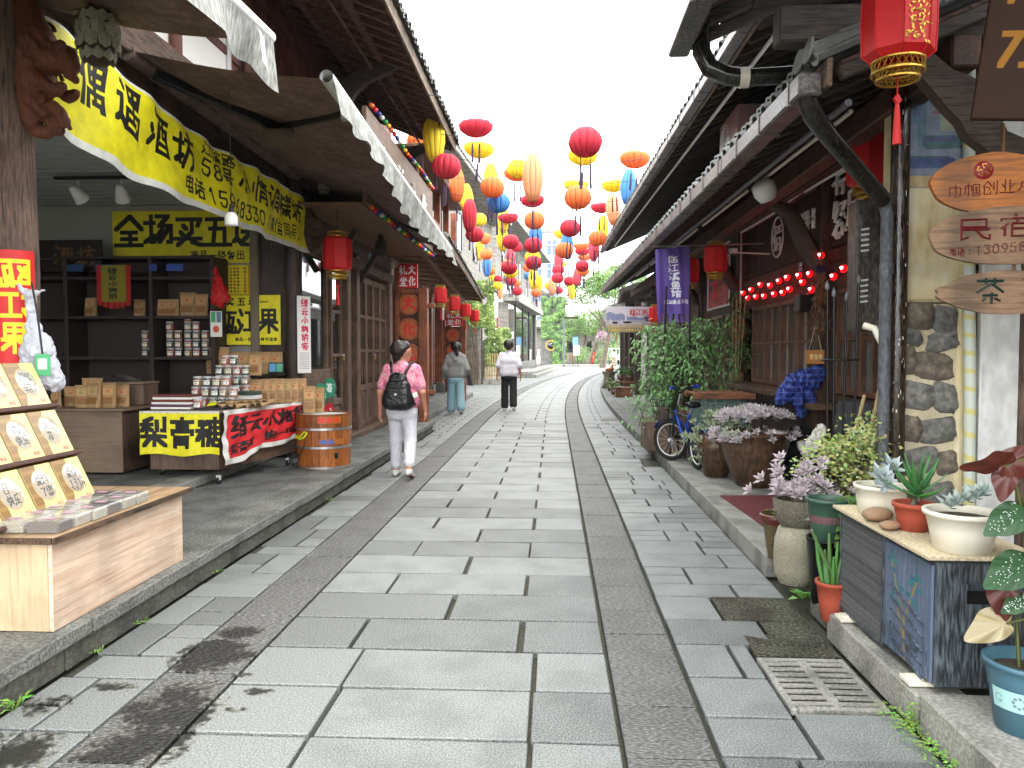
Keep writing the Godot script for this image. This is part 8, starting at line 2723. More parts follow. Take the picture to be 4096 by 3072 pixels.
	for s in [-0.25,0.25]:
		bx(t,"leg",Vector3(0.06,2.0,0.06),MT.dark_iron,Vector3(s,1.0,0))
	t = thing("easel_sign","white easel board before the glass front shop","sign",Vector3(-1.2,0.3,-61))
	bx(t,"board",Vector3(0.3,1.2,0.04),MT.paper_white,Vector3(0,0.8,0),Vector3(-10,0,0))
	for s in [-0.18,0.18]:
		bar(t,"leg",Vector3(s,0,0.1),Vector3(s*0.6,1.5,-0.1),0.05,0.05,MT.orange_wood)
	# white minibus
	t = thing("white_van","white van parked far off beyond the bend","van",Vector3(6.9,0,-90))
	var vb:=B.new()
	vb.slab(PackedVector2Array([Vector2(-1.3,0.35),Vector2(1.3,0.35),Vector2(1.3,1.2),Vector2(0.95,1.9),Vector2(-1.25,1.95),Vector2(-1.3,1.2)]),1.5,Transform3D(Basis(Vector3.UP,1.2),Vector3.ZERO))
	mi(t,"body",vb.done(),MT.white_plastic)
	bx(t,"windscreen",Vector3(1.1,0.5,0.05),MT.dark_glass,Vector3(0.0,1.5,1.2))
	bx(t,"bumper",Vector3(1.3,0.14,0.1),MT.dark_iron,Vector3(0,0.45,1.25))
	for s in [-0.55,0.55]:
		bx(t,"headlight",Vector3(0.2,0.14,0.06),MT.steel,Vector3(s,0.8,1.26))
		rod(t,"wheel",[Vector3(s - 0.08,0.3,0.9),Vector3(s + 0.08,0.3,0.9)],0.3,MT.rubber,14)
# ---------- paper lanterns strung over the street; kind,colour,place
var LANTERNS:=[
	["Rr",0.39,4.08,-9.8],["Rr",-1.60,4.21,-11.5],["Ly",-1.80,4.68,-11.6],["Lp",-0.33,4.14,-12.0],["Ro",0.37,3.85,-12.1],["Fr",-1.28,5.11,-12.7],["Ro",-2.36,5.13,
	-13.5],["Ro",-1.08,4.34,-13.6],["Rb",-1.00,4.15,-14.0],["Fy",-1.37,5.12,-14.1],["Fo",1.48,4.98,-14.4],["Fy",0.53,5.09,-14.6],["Ry",-0.73,5.11,-15.5],["Ro",-0.39,
	4.08,-15.5],["Fo",-0.76,5.11,-16.0],["Rr",0.33,4.00,-16.0],["Lo",-2.07,5.03,-16.5],["Lb",1.56,4.94,-16.5],["Ly",-1.36,5.12,-16.6],["Fy",0.48,5.10,-17.1],["Fy",
	1.31,5.09,-17.1],["Lr",-1.90,4.53,-17.4],["Fr",-0.50,4.93,-17.9],["Rr",-1.85,4.19,-18.0],["Rr",-0.48,3.93,-18.0],["Ro",0.24,3.81,-18.0],["Ro",1.00,4.08,-18.0],
	["Ly",-2.07,5.06,-18.3],["Lp",1.38,4.80,-18.3],["Lb",-0.44,4.26,-18.9],["Rr",-1.09,4.23,-19.5],["Fr",1.20,5.10,-19.7],["Rr",-0.53,3.77,-20.1],["Rr",-1.18,3.68,
	-20.4],["Ry",-0.56,3.95,-20.4],["Lb",0.35,4.26,-20.4],["Fr",-1.25,5.12,-21.2],["Ry",-2.08,5.13,-21.5],["Ly",-1.40,5.13,-21.5],["Ly",-1.48,4.72,-22.2],["Ly",1.39,
	4.98,-22.2],["Lk",1.16,4.48,-22.8],["Ry",-1.32,3.89,-23.6],["Rr",0.86,4.07,-23.6],["Fy",0.27,5.11,-24.1],["Ro",-2.19,4.62,-25.0],["Ro",-2.25,5.13,-25.0],["Rr",
	0.13,3.95,-26.1],["Ro",0.98,4.19,-26.1],["Ro",-1.60,4.43,-26.4],["Rr",0.15,4.25,-26.4],["Ly",-0.71,4.00,-26.7],["Lk",0.17,4.64,-26.7],["Fo",0.95,5.11,-26.8],
	["Rr",-1.30,5.13,-27.0],["Ly",-2.68,5.14,-27.8],["Lb",-2.43,4.57,-28.0],["Lk",-1.57,4.86,-28.0],["Lk",0.86,4.22,-28.0],["Rr",-1.57,4.05,-28.1],["Fr",1.04,5.11,
	-28.3],["Ry",0.22,4.72,-28.8],["Rr",0.59,4.19,-29.9],["Fo",1.18,5.11,-30.0],["Rr",-1.48,3.92,-31.2],["Ro",-2.57,4.74,-31.2],["Lp",-0.07,4.15,-31.6],["Ro",-0.73,
	3.92,-32.1],["Ro",-1.13,5.13,-33.7],["Ry",-2.47,4.38,-34.0],["Ly",0.79,4.19,-34.7],["Ro",-1.76,4.69,-36.2],["Rb",-1.25,5.13,-37.4],["Rr",0.24,4.44,-37.4],["Ly",
	-0.71,4.83,-37.7],["Ry",-0.27,4.77,-38.7],["Rr",-2.82,5.14,-38.9],["Ly",-3.16,5.14,-39.3],["Lr",-0.98,4.77,-41.3],["Lp",-2.88,4.64,-41.3]
]

func sky_lanterns() -> void:
	var prof:={
		"L": [[0.05,-0.36],[0.075,-0.36],[0.13,-0.24],[0.165,-0.08],[0.165,0.08],[0.13,0.24],[0.075,0.36],[0.05,0.36]],
		"R": [[0.06,-0.165],[0.12,-0.155],[0.19,-0.09],[0.22,0.0],[0.19,0.1],[0.12,0.165],[0.06,0.175]],
		"F": [[0.07,-0.13],[0.16,-0.11],[0.26,-0.04],[0.29,0.05],[0.25,0.1],[0.14,0.07],[0.07,0.05]],
	}
	var lobes:={"L": 10,"R": 12,"F": 10}
	var names:={"L": "long barrel shaped","R": "round","F": "flat lotus shaped"}
	var called:={"y": "yellow","o": "orange","r": "red","b": "blue","k": "pink red","p": "peach"}
	var cols:={"y": Color(0.90,0.80,0.20),"o": Color(0.89,0.49,0.26),"r": Color(0.72,0.14,0.22),"b": Color(0.27,0.51,0.74),"k": Color(0.79,0.29,0.36),"p": Color(0.91,0.64,0.46)}
	for c in cols:
		var m:=mat("paper_" + c,cols[c],0.75)
		m.backlight_enabled = true
		m.backlight = cols[c]*0.9
	for k in prof:
		CACHE["shade" + k] = lathed(v2(prof[k]),12*lobes[k],lobes[k],0.15 if k != "F" else 0.2)
		var bot: Array = prof[k][0]
		var fr:=B.new()
		for j in lobes[k]:
			var a: float = TAU*j / lobes[k]
			var pts:=[]
			for p in prof[k]:
				pts.append(Vector3(cos(a)*p[0]*(0.86 if k != "F" else 0.81),p[1],sin(a)*p[0]*(0.86 if k != "F" else 0.81)))
			fr.tube(pts,[0.005],4,false)
		CACHE["frame" + k] = fr.done()
		CACHE["rim" + k] = lathed(v2([[bot[0] - 0.006,bot[1] - 0.006],[bot[0] + 0.006,bot[1] - 0.006],[bot[0] + 0.006,bot[1] + 0.008],[bot[0] - 0.006,bot[1] + 0.008]]),20,0,0.0,false)
	var ts:=B.new()
	ts.tube([Vector3(0,0,0),Vector3(0,-0.1,0),Vector3(0,-0.12,0),Vector3(0.004,-0.42,0)],[0.004,0.004,0.014,0.02],6)
	CACHE["tassel"] = ts.done()
	var count:={}
	for q in LANTERNS:
		var k: String = q[0][0]
		var c: String = q[0][1]
		count[q[0]] = count.get(q[0],-1) + 1
		var t:=thing("paper_lantern","%s %s paper lantern over the street, %s nearest of its kind" % [called[c],names[k],ordinal(count[q[0]])],"lantern",Vector3(q[1],q[2],q[3]),rnd(0,360),"paper lanterns strung over the street")
		t.rotation_degrees.x = rnd(-7,7)
		mi(t,"shade",CACHE["shade" + k],MT["paper_" + c])
		mi(t,"wire_frame",CACHE["frame" + k],MT.wire)
		mi(t,"rim",CACHE["rim" + k],MT["paper_" + c])
		var p: Array = prof[k]
		rod(t,"hanger",[Vector3(0,p[-1][1] - 0.02,0),Vector3(0,p[-1][1] + 0.14,0)],0.004,MT.wire,4)
		for s in ([0.0] if k == "L" else [-0.06,0.06]):
			mi(t,"tassel",CACHE["tassel"],MT.tassel_dark,Vector3(s,p[0][1],0))
	var n:=0
	for z in [-9.8,-11.6,-13.0,-14.6,-16.4,-18.0,-20.2,-22.4,-24.6,-27.0,-29.5,-33.0]:
		var pts:=[]
		for i in 13:
			var u:=i / 12.0
			pts.append(Vector3(lerpf(-2.3,1.5,u) + bend(z),lerpf(4.55,4.35,u) - 0.25*sin(PI*u) + 0.3,z + 0.2*sin(u*3.0)))
		var b:=B.new()
		b.tube(pts,[0.005],4)
		single("lantern_wire","thin wire across the street carrying lanterns, %s from the camera" % ordinal(n),"wire",b.done(),MT.wire,Vector3.ZERO,Vector3.ZERO,"wires across the street")
		n += 1
	# swallows in the white sky
	for q in [[-0.75,5.6,-13.5],[-0.55,5.25,-14.0],[0.75,5.65,-14.5]]:
		var b:=B.new()
		b.ball(Vector3.ZERO,0.03,0.6,0.5,1.6,8)
		for s in [-1,1]:
			b.leaf(Vector3(0.01*s,0.005,0),Vector3(s,0.25,0.3).normalized(),Vector3.UP,0.13,0.045,0.1)
			b.leaf(Vector3(0,0,0.03),Vector3(0.25*s,0,1).normalized(),Vector3.UP,0.07,0.015,0.0)
		single("swallow","small dark swallow flying, %s" % ["left one above the peach lantern","lower one above the peach lantern","right one above the red lantern"][0 if q[0] < -0.7 else (1 if q[0] < 0 else 2)],"bird",b.done(),MT.dark_iron,Vector3(q[0],q[1],q[2]),Vector3(20,rnd(-60,60),rnd(-20,20)),"swallows")
# ---------- pots,plants and the things on the right pavement

func rosette(b: B,c: Vector3,up: Vector3,r: float,n: int,inner: Color,outer: Color) -> void:
	var s:=up.cross(Vector3(0.3,0.2,1)).normalized()
	var t:=up.cross(s)
	for k in n:
		var a:=k*2.4
		var f:=float(k + 2) / (n + 1)
		var d:=(s*cos(a) + t*sin(a))*f + up*(1.15 - f)
		b.col = inner.lerp(outer,f*rnd(0.7,1.0))
		b.leaf(c,d.normalized(),up,r*lerpf(0.5,1.0,f),r*0.42,-0.12)

func pot(called: String,label: String,at: Vector3,r0: float,r1: float,h: float,m: Material,rim:=0.012,sides:=26) -> Node3D:
	var t:=thing(called,label,"pot",at)
	mi(t,"pot",lathed(v2([[0.0,0.0],[r0,0.0],[lerpf(r0,r1,0.5)*1.02,h*0.5],[r1,h - 0.02],[r1 + rim,h - 0.018],[r1 + rim,h],[r1 - 0.006,h],[r1*0.94,h - 0.03]]),sides),m)
	mi(t,"soil",lathed(v2([[r1*0.95,h - 0.03],[r1*0.5,h - 0.022],[0.0,h - 0.026]]),16),MT.soil_dark)
	return t

func plants() -> void:
	var lav:=Color(0.36,0.30,0.33)
	var lav2:=Color(0.50,0.47,0.47)
	# two big glazed vats with ghost plants
	var t:=thing("glazed_vat","large brown glazed vat overflowing with grey pink succulents","planter",Vector3(2.0,0.13,-7.75))
	mi(t,"vat",lathed(v2([[0.0,0.0],[0.17,0.0],[0.2,0.06],[0.29,0.26],[0.33,0.42],[0.33,0.49],[0.36,0.5],[0.36,0.53],[0.32,0.53],[0.31,0.5],[0.0,0.5]]),36),MT.glaze_brown)
	mi(t,"rim",lathed(v2([[0.335,0.495],[0.365,0.5],[0.37,0.53],[0.33,0.535]]),36),MT.glaze_brown)
	var b:=B.new()
	for i in 250:
		var p:=Vector3(R.randfn(-0.06,0.22),0,R.randfn(0.06,0.17))
		p.y = 0.56 + 0.16*maxf(0.0,1.0 - p.length_squared()*3.4) + rnd(0,0.05)
		var fr:=Vector2(p.x,p.z).length()
		if fr > 0.36:
			p *= Vector3(0.4 / fr,1,0.4 / fr)
			p.y = rnd(0.46,0.56)
		var green:=R.randf() < 0.15 and p.x < 0
		rosette(b,p,(Vector3(p.x,0.6,p.z + 0.25)).normalized(),rnd(0.05,0.075),10,lav2,Color(0.24,0.30,0.18) if green else lav)
	mi(t,"succulents",b.done(),MT.leaf_pale)
	t = thing("glazed_vat","smaller vat with trailing green succulents behind the large one","planter",Vector3(1.74,0.13,-8.3))
	mi(t,"vat",lathed(v2([[0.0,0.0],[0.12,0.0],[0.2,0.28],[0.23,0.44],[0.2,0.44],[0.0,0.42]]),28),MT.glaze_brown)
	b = B.new()
	for i in 80:
		var p:=Vector3(R.randfn(-0.05,0.17),0.46 + rnd(0,0.22),R.randfn(0,0.14))
		if p.x < -0.15:
			p.y -= rnd(0.05,0.4)
		rosette(b,p,Vector3(p.x,0.5,p.z + 0.3).normalized(),rnd(0.06,0.08),9,Color(0.30,0.33,0.22),Color(0.20,0.26,0.14))
	mi(t,"succulents",b.done(),MT.leaf_pale)
	# stone drum with a trough on top
	t = thing("stone_drum","round carved pale stone drum carrying the stone trough","stone drum",Vector3(1.47,0.05,-4.72))
	mi(t,"drum",lathed(v2([[0.0,0.0],[0.095,0.0],[0.12,0.06],[0.128,0.16],[0.122,0.27],[0.1,0.34],[0.0,0.35]]),28,7,0.03),MT.carved_stone)
	t = thing("stone_trough","grey stone trough with pale pink ghost plants","planter",Vector3(1.5,0.4,-4.72))
	var tr:=B.new()
	tr.lathe(v2([[0.0,0.0],[0.12,0.0],[0.15,0.05],[0.17,0.16],[0.145,0.165],[0.13,0.12],[0.0,0.12]]),26,Vector3.ZERO,5,0.05,true,0.72)
	mi(t,"trough",tr.done(),MT.trough_stone)
	b = B.new()
	for i in 60:
		var p:=Vector3(R.randfn(0.0,0.12),0.17 + absf(R.randfn(0,0.09)),R.randfn(0.02,0.07))
		rosette(b,p,Vector3(p.x*2,0.6,p.z + 0.35).normalized(),rnd(0.045,0.07),10,Color(0.50,0.44,0.46),Color(0.40,0.33,0.36))
	rosette(b,Vector3(0.02,0.08,0.14),Vector3(0,0.3,1).normalized(),0.06,16,Color(0.34,0.42,0.34),Color(0.30,0.38,0.32))
	mi(t,"succulents",b.done(),MT.leaf_pale)
	# glazed pot with brush characters
	t = pot("glazed_pot","olive glazed pot with dark brush characters beside the drum",Vector3(1.43,0.13,-4.98),0.05,0.09,0.28,mat("olive_glaze",Color(0.36,0.31,0.20),0.35),0.014)
	mi(t,"collar",lathed(v2([[0.082,0.22],[0.107,0.26],[0.107,0.284],[0.088,0.286]]),26),mat("ox_glaze",Color(0.33,0.13,0.10),0.35))
	for i in 4:
		var lb:=B.new()
		for stroke in GLYPH["山水花人"[i]].split(" "):
			var pts:=[]
			for p in stroke.split("-"):
				pts.append(Vector3(-0.045 + (i % 2)*0.045 + float(p[0])*0.0036,0.2 - (i / 2)*0.07 - float(p[1])*0.0055,0.0))
			for j in pts.size():
				pts[j].z = sqrt(maxf(0.0,pow(lerpf(0.05,0.092,pts[j].y / 0.28) + 0.002,2) - pts[j].x*pts[j].x))
			lb.tube(pts,[0.0025],4)
		mi(t,"character",lb.done(),MT.dark_iron)
	b = B.new()
	leaf_cloud(b,Vector3(0,0.3,0),Vector3(0.05,0.03,0.05),40,0.03,Color(0.10,0.22,0.04),Color(0.24,0.38,0.08),0.1)
	mi(t,"sprout",b.done(),MT.leaf_bright)
	# dark jar under the green bucket
	t = pot("dark_jar","black ribbed jar standing under the green bucket",Vector3(1.52,0.06,-4.3),0.085,0.115,0.37,MT.iron_black,0.004)
	t = pot("green_bucket","grey green plastic bucket with faded band and vine",Vector3(1.49,0.43,-4.24),0.075,0.105,0.23,mat("sage_plastic",Color(0.22,0.34,0.28),0.5),0.01)
	mi(t,"band",lathed(v2([[0.0925,0.1],[0.0975,0.14]]),26),mat("band_pink",Color(0.40,0.28,0.29),0.6))
	for i in 5:
		var lb:=B.new()
		for stroke in GLYPH["PROUD"[i]].split(" "):
			var pts:=[]
			for p in stroke.split("-"):
				var a:=-0.55 + i*0.26 + float(p[0])*0.019
				pts.append(Vector3(sin(a)*0.0965,0.131 - float(p[1])*0.0023,cos(a)*0.0965))
			lb.tube(pts,[0.0011],4)
		mi(t,"letter",lb.done(),mat("band_letter",Color(0.55,0.44,0.42),0.6))
	b = B.new()
	for i in 90:
		var v:=R.randf()
		var p:=Vector3(0.08 + R.randfn(0,0.03),0.26 - 0.34*v,0.07 + R.randfn(0,0.03))
		b.col = Color(rnd(0.05,0.13),rnd(0.14,0.27),rnd(0.03,0.06))
		b.leaf(p,Vector3(rnd(-1,1),-0.5,rnd(0,1)).normalized(),Vector3(0.3,0.5,1).normalized(),rnd(0.03,0.055),rnd(0.025,0.04),0.15)
	mi(t,"vine",b.done(),MT.leaf_green)
	# rosette of green leaves on the ground
	t = thing("leafy_plant","bright green broad leaved plant at the kerb foot","plant",Vector3(1.42,0.03,-4.42))
	for i in 13:
		b = B.new()
		b.col = Color(rnd(0.10,0.18),rnd(0.26,0.38),rnd(0.05,0.09))
		var a:=i*2.4
		b.leaf(Vector3(0,0.01,0),Vector3(cos(a),rnd(0.25,1.3),sin(a)).normalized(),Vector3.UP,rnd(0.08,0.13),0.05,0.2)
		mi(t,"leaf",b.done(),MT.leaf_bright)
	# terracotta pot of cactus stems
	t = pot("terracotta_pot","small terracotta pot of upright green cactus stems",Vector3(1.43,0.08,-3.98),0.055,0.078,0.2,MT.terracotta,0.008,16)
	for i in 13:
		b = B.new()
		var a:=i*2.4
		var q:=Vector3(cos(a),0,sin(a))*rnd(0.01,0.05)
		var hh:=rnd(0.1,0.3)
		var lean:=Vector3(cos(a)*rnd(0.0,0.5),1,sin(a)*rnd(0.0,0.4)).normalized()
		if i == 0:
			lean = Vector3(-0.55,0.8,0.2).normalized()
			hh = 0.36
		b.col = Color(rnd(0.07,0.12),rnd(0.17,0.26),rnd(0.05,0.08))
		b.tube([q + Vector3(0,0.17,0),q + Vector3(0,0.17,0) + lean*hh*0.5,q + Vector3(0,0.17,0) + (lean + Vector3(0,0.15,0)).normalized()*hh],[0.011,0.012,0.006],4)
		mi(t,"stem",b.done(),MT.leaf_thick)
	# pots on the air conditioner
	t = pot("white_pot","large white round pot with grey succulents at the near end",Vector3(1.6,0.677,-3.08),0.1,0.13,0.155,MT.cream_plastic,0.012)
	b = B.new()
	for i in 5:
		rosette(b,Vector3(-0.02 + 0.035*i - 0.04,0.17 + 0.012*i,rnd(-0.04,0.05)),Vector3(rnd(-0.3,0.3),1,0.2).normalized(),0.075,9,Color(0.34,0.40,0.37),Color(0.28,0.33,0.31))
	mi(t,"succulents",b.done(),MT.leaf_pale)
	t = pot("terracotta_pot","terracotta pot with a spiky green aloe on the chipboard",Vector3(1.57,0.677,-3.42),0.06,0.08,0.12,MT.terracotta,0.008)
	rod(t,"stem",[Vector3(0,0.1,0),Vector3(0.01,0.15,0)],0.018,MT.bark,8)
	for i in 22:
		b = B.new()
		var a:=i*2.4
		var f:=i / 22.0
		var d:=Vector3(cos(a)*(1.1 - f*0.6),0.15 + f*1.1,sin(a)*(1.1 - f*0.6)).normalized()
		b.col = Color(rnd(0.03,0.06),rnd(0.11,0.2),rnd(0.03,0.05))
		var l:=rnd(0.11,0.17)
		var o:=Vector3(0.01,0.14 + 0.05*f,0)
		b.tube([o,o + d*l*0.4,o + d*l*0.8 + Vector3(0,0.012,0),o + d*l + Vector3(0,0.03,0)],[0.016,0.014,0.007,0.001],6,true,0.45)
		mi(t,"leaf",b.done(),MT.leaf_thick)
	t = pot("white_pot","squarish white pot with pale blue rosettes at the far end",Vector3(1.57,0.677,-3.76),0.1,0.115,0.14,MT.cream_plastic,0.01,12)
	b = B.new()
	for q in [[-0.03,0.18,0.06,0.09],[0.04,0.22,0.02,0.08],[-0.02,0.15,0.1,0.08]]:
		rosette(b,Vector3(q[0],q[1],q[2]),Vector3(0,0.7,0.6).normalized(),q[3],13,Color(0.40,0.46,0.46),Color(0.34,0.40,0.41))
	mi(t,"rosettes",b.done(),MT.leaf_pale)
	var n:=0
	for q in [[1.49,0.705,-3.6,0.062,0.5],[1.47,0.695,-3.42,0.042,0.45]]:
		b = B.new()
		b.ball(Vector3.ZERO,q[3],1.35,q[4],1.0,16)
		single("pebble",["long brown pebble before the squarish white pot","small tan pebble at the chipboard's edge"][n],"stone",b.done(),MT.sign_tan,Vector3(q[0],q[1],q[2]),Vector3(0,40,0),"pebbles on the chipboard")
		n += 1
	jade_and_trellis()
	begonia()
	wisteria()
	pavement_things()

func jade_and_trellis() -> void:
	var t:=thing("jade_plant","pale variegated jade plant with tiny round leaves","plant",Vector3(1.93,0.13,-5.12))
	mi(t,"pot",lathed(v2([[0.0,0.0],[0.16,0.0],[0.2,0.2],[0.2,0.36],[0.0,0.36]]),22,5,0.06),MT.trough_stone)
	var w:=B.new()
	var b:=B.new()
	for k in 26:
		var a:=k*2.4
		var e:=Vector3(cos(a)*rnd(0.08,0.3),rnd(0.5,0.88),sin(a)*rnd(0.05,0.2))
		if k < 5:
			e = Vector3(rnd(-0.3,0.28),rnd(0.3,0.48),rnd(0.1,0.25))
		w.tube([Vector3(0,0.34,0),e*0.6 + Vector3(0,0.12,0),e],[0.014,0.01,0.004],5)
		for i in 120:
			var p:=e + Vector3(R.randfn(0,0.06),R.randfn(0,0.05),R.randfn(0,0.055))
			b.col = Color(rnd(0.28,0.50),rnd(0.36,0.52),rnd(0.10,0.22))
			b.leaf(p,Vector3(rnd(-1,1),rnd(-0.3,1),rnd(-1,1)).normalized(),Vector3(rnd(-0.5,0.5),1,rnd(-0.2,0.8)).normalized(),rnd(0.024,0.036),rnd(0.02,0.03),0.05)
	mi(t,"branches",w.done(),MT.bark)
	mi(t,"foliage",b.done(),MT.leaf_bright)
	t = thing("iron_trellis","black iron trellis of four rods with a ring beside the post","trellis",Vector3(1.9,0.13,-5.22))
	for q in [[-0.1,1.75,0.02],[-0.07,1.7,0.06],[0.05,1.68,-0.04],[0.1,1.79,0.03]]:
		var rd:=rod(t,"rod",[Vector3(q[0]*0.7,0.1,q[2]),Vector3(q[0],q[1],q[2])],0.009,MT.iron_black,8)
		mi(rd,"tip",lathed(v2([[0.0,-0.03],[0.014,-0.01],[0.013,0.015],[0.0,0.05]]),10),MT.grey_pipe,Vector3(q[0],q[1],q[2]))
	b = B.new()
	b.tube(circle(0.12,1.27,24),[0.008],6,false)
	mi(t,"ring",b.done(),MT.iron_black)

func begonia() -> void:
	var t:=thing("begonia","tall begonia with red backed spotted leaves in a blue pot","plant",Vector3(1.64,0.14,-2.72))
	var pb:=mat("blue_pot",Color(0.26,0.40,0.46),0.4)
	mi(t,"pot",lathed(v2([[0.0,0.0],[0.09,0.0],[0.12,0.2],[0.125,0.225],[0.135,0.23],[0.135,0.245],[0.118,0.245],[0.112,0.2],[0.0,0.2]]),30),pb)
	var img:=canvas(128,48,Color(0.62,0.78,0.76))
	for k in 8:
		disc(img,60 + 12*cos(k*0.8),24 + 12*sin(k*0.8),4,4,Color(0.40,0.50,0.55))
	glyph(img,"G",8,14,18,22,2,Color(0.40,0.55,0.60))
	glyph(img,"C",100,14,18,22,2,Color(0.40,0.55,0.60))
	var lb:=B.new()
	lb.sheet(func(u: float,v: float) -> Vector3:
		var a:=lerpf(-0.9,0.9,u)
		var r:=lerpf(0.117,0.107,v)
		return Vector3(sin(a)*r,lerpf(0.16,0.09,v),cos(a)*r),12,1)
	mi(t,"label",lb.done(),printed("pot_label",img,0.4),Vector3.ZERO,Vector3(0,-35,0))
	mi(t,"soil",lathed(v2([[0.112,0.205],[0.0,0.212]]),16),MT.soil_dark)
	var stem:=mat("begonia_stem",Color(0.30,0.32,0.14),0.5)
	var path:=[[[0.0,0.2,0.0],[0.0,0.5,0.0],[-0.01,0.75,-0.02],[-0.05,0.88,-0.02],[-0.1,0.93,0.0]],[[0.02,0.2,0.01],[0.03,0.45,0.02],[0.04,0.68,0.0]],[[-0.01,0.2,-0.02],[-0.01,0.4,-0.05],[-0.04,0.45,-0.06]]]
	for p in path:
		var pts:=[]
		for q in p:
			pts.append(Vector3(q[0],q[1],q[2]))
		rod(t,"stem",pts,0.007,stem,7)
	rod(t,"tie",[Vector3(-0.015,0.43,0.015),Vector3(0.03,0.43,0.03),Vector3(0.045,0.435,0.0)],0.004,mat("tie_green",Color(0.10,0.50,0.36),0.5),6)
	# leaves: root,tip direction,upper side,length,green?
	var leaves:=[
		[[-0.09,0.92,0],[-0.85,-0.15,0.1],[0.2,-0.7,0.7],0.15,0],[[-0.09,0.93,0.0],[0.75,0.3,0.1],[0.2,0.3,0.9],0.15,0],[[-0.07,0.9,0.0],[-0.25,-0.8,0.1],[-0.3,0.1,0.9],0.11,0],[[0.0,0.82,0.0],[0.9,0.1,0.2],[0.0,0.5,0.8],0.14,0],
		[[-0.02,0.76,0.02],[-0.85,-0.3,0.2],[0.0,0.75,0.6],0.17,1],[[-0.01,0.75,0.01],[0.8,-0.1,0.3],[0.0,0.8,0.6],0.14,1],[[0.0,0.58,0.02],[-0.85,-0.25,0.25],[-0.1,0.7,0.7],0.19,1],[[0.02,0.6,0.02],[0.8,0.15,0.2],[0.0,0.8,0.6],0.16,1],
		[[-0.07,0.5,0.0],[-0.1,-0.98,0.1],[-0.3,0.1,0.95],0.13,0],[[-0.02,0.46,0.03],[-0.8,-0.25,0.2],[0.0,0.75,0.65],0.1,1],[[-0.07,0.37,0.0],[-0.85,-0.35,0.1],[-0.1,0.35,0.9],0.15,2],[[0.02,0.4,0.0],[0.8,-0.3,0.1],[0.0,0.3,0.9],0.13,0],[[0.02,0.66,0.01],[0.9,0.4,0.1],[0.0,0.4,0.9],0.12,0],[[0.01,0.5,0.02],[0.7,-0.6,0.2],[0.1,0.3,0.9],0.12,0]]
	for q in leaves:
		var o:=Vector3(q[0][0],q[0][1],q[0][2])
		var d:=Vector3(q[1][0],q[1][1],q[1][2]).normalized()
		var nn:=Vector3(q[2][0],q[2][1],q[2][2])
		nn = (nn - d*nn.dot(d)).normalized()
		var s:=d.cross(nn)
		var l: float = q[3]
		var base: Color = [Color(0.075,0.014,0.008),Color(0.028,0.07,0.028),Color(0.26,0.21,0.11)][q[4]]
		# lopsided wing outline
		var out:=[[-0.16,0.05],[-0.2,0.22],[-0.05,0.4],[0.2,0.46],[0.45,0.4],[0.75,0.22],[1.0,0.0],[0.75,-0.16],[0.45,-0.26],[0.15,-0.28],[-0.06,-0.2],[-0.08,-0.06]]
		var lf:=B.new()
		lf.smooth = true
		var rim:=[]
		var m:=out.size()
		for k in m:
			for j in 3:
				var p4:=[]
				for e in 4:
					p4.append(Vector2(out[(k + e - 1 + m) % m][0],out[(k + e - 1 + m) % m][1]))
				rim.append(p4[1].cubic_interpolate(p4[2],p4[0],p4[3],j / 3.0))
		var place:=func(e: Vector2,ripple: float) -> Vector3:
			return o + d*l*e.x + s*l*e.y - nn*l*(0.18*e.x*e.x + 0.55*e.y*e.y - ripple)
		for k in rim.size():
			var e: Vector2 = rim[k]
			var e2: Vector2 = rim[(k + 1) % rim.size()]
			var rp:=0.035*sin(k*1.05)
			var rp2:=0.035*sin(((k + 1) % rim.size())*1.05)
			lf.col = base*(1.25 if k % 6 == 0 else rnd(0.9,1.1))
			var c:=Vector2(0.05,0.0)
			var h1:=c.lerp(e,0.55)
			var h2:=c.lerp(e2,0.55)
			lf.tri(place.call(c,0.0),place.call(h2,rp2*0.5),place.call(h1,rp*0.5))
			lf.quad(place.call(h1,rp*0.5),place.call(h2,rp2*0.5),place.call(e2,rp2),place.call(e,rp))
		var o2:=mi(t,"leaf",lf.done(),MT.leaf_red if q[4] == 0 else MT.leaf_thick)
		if q[4] == 1:
			var dots:=B.new()
			dots.col = Color(0.62,0.68,0.62)
			for k in 46:
				var e:=rnd(0.0,0.85)
				var f:=rnd(-0.22,0.34)*(1.0 - e*0.8)
				var c:=o + d*l*e + s*l*f - nn*l*(0.16*e*e + 0.45*f*f - 0.03) + nn*0.002
				dots.quad(c - s*0.0016 + d*0.0016,c + s*0.0016 + d*0.0016,c + s*0.0016 - d*0.0016,c - s*0.0016 - d*0.0016)
			tag(mi(o2,"spots",dots.done(),MT.leaf_thick),"","","","stuff")
		rod(t,"petiole",[Vector3(0.0,o.y + 0.02,0.0).lerp(o,0.15),o],0.004,stem,5)

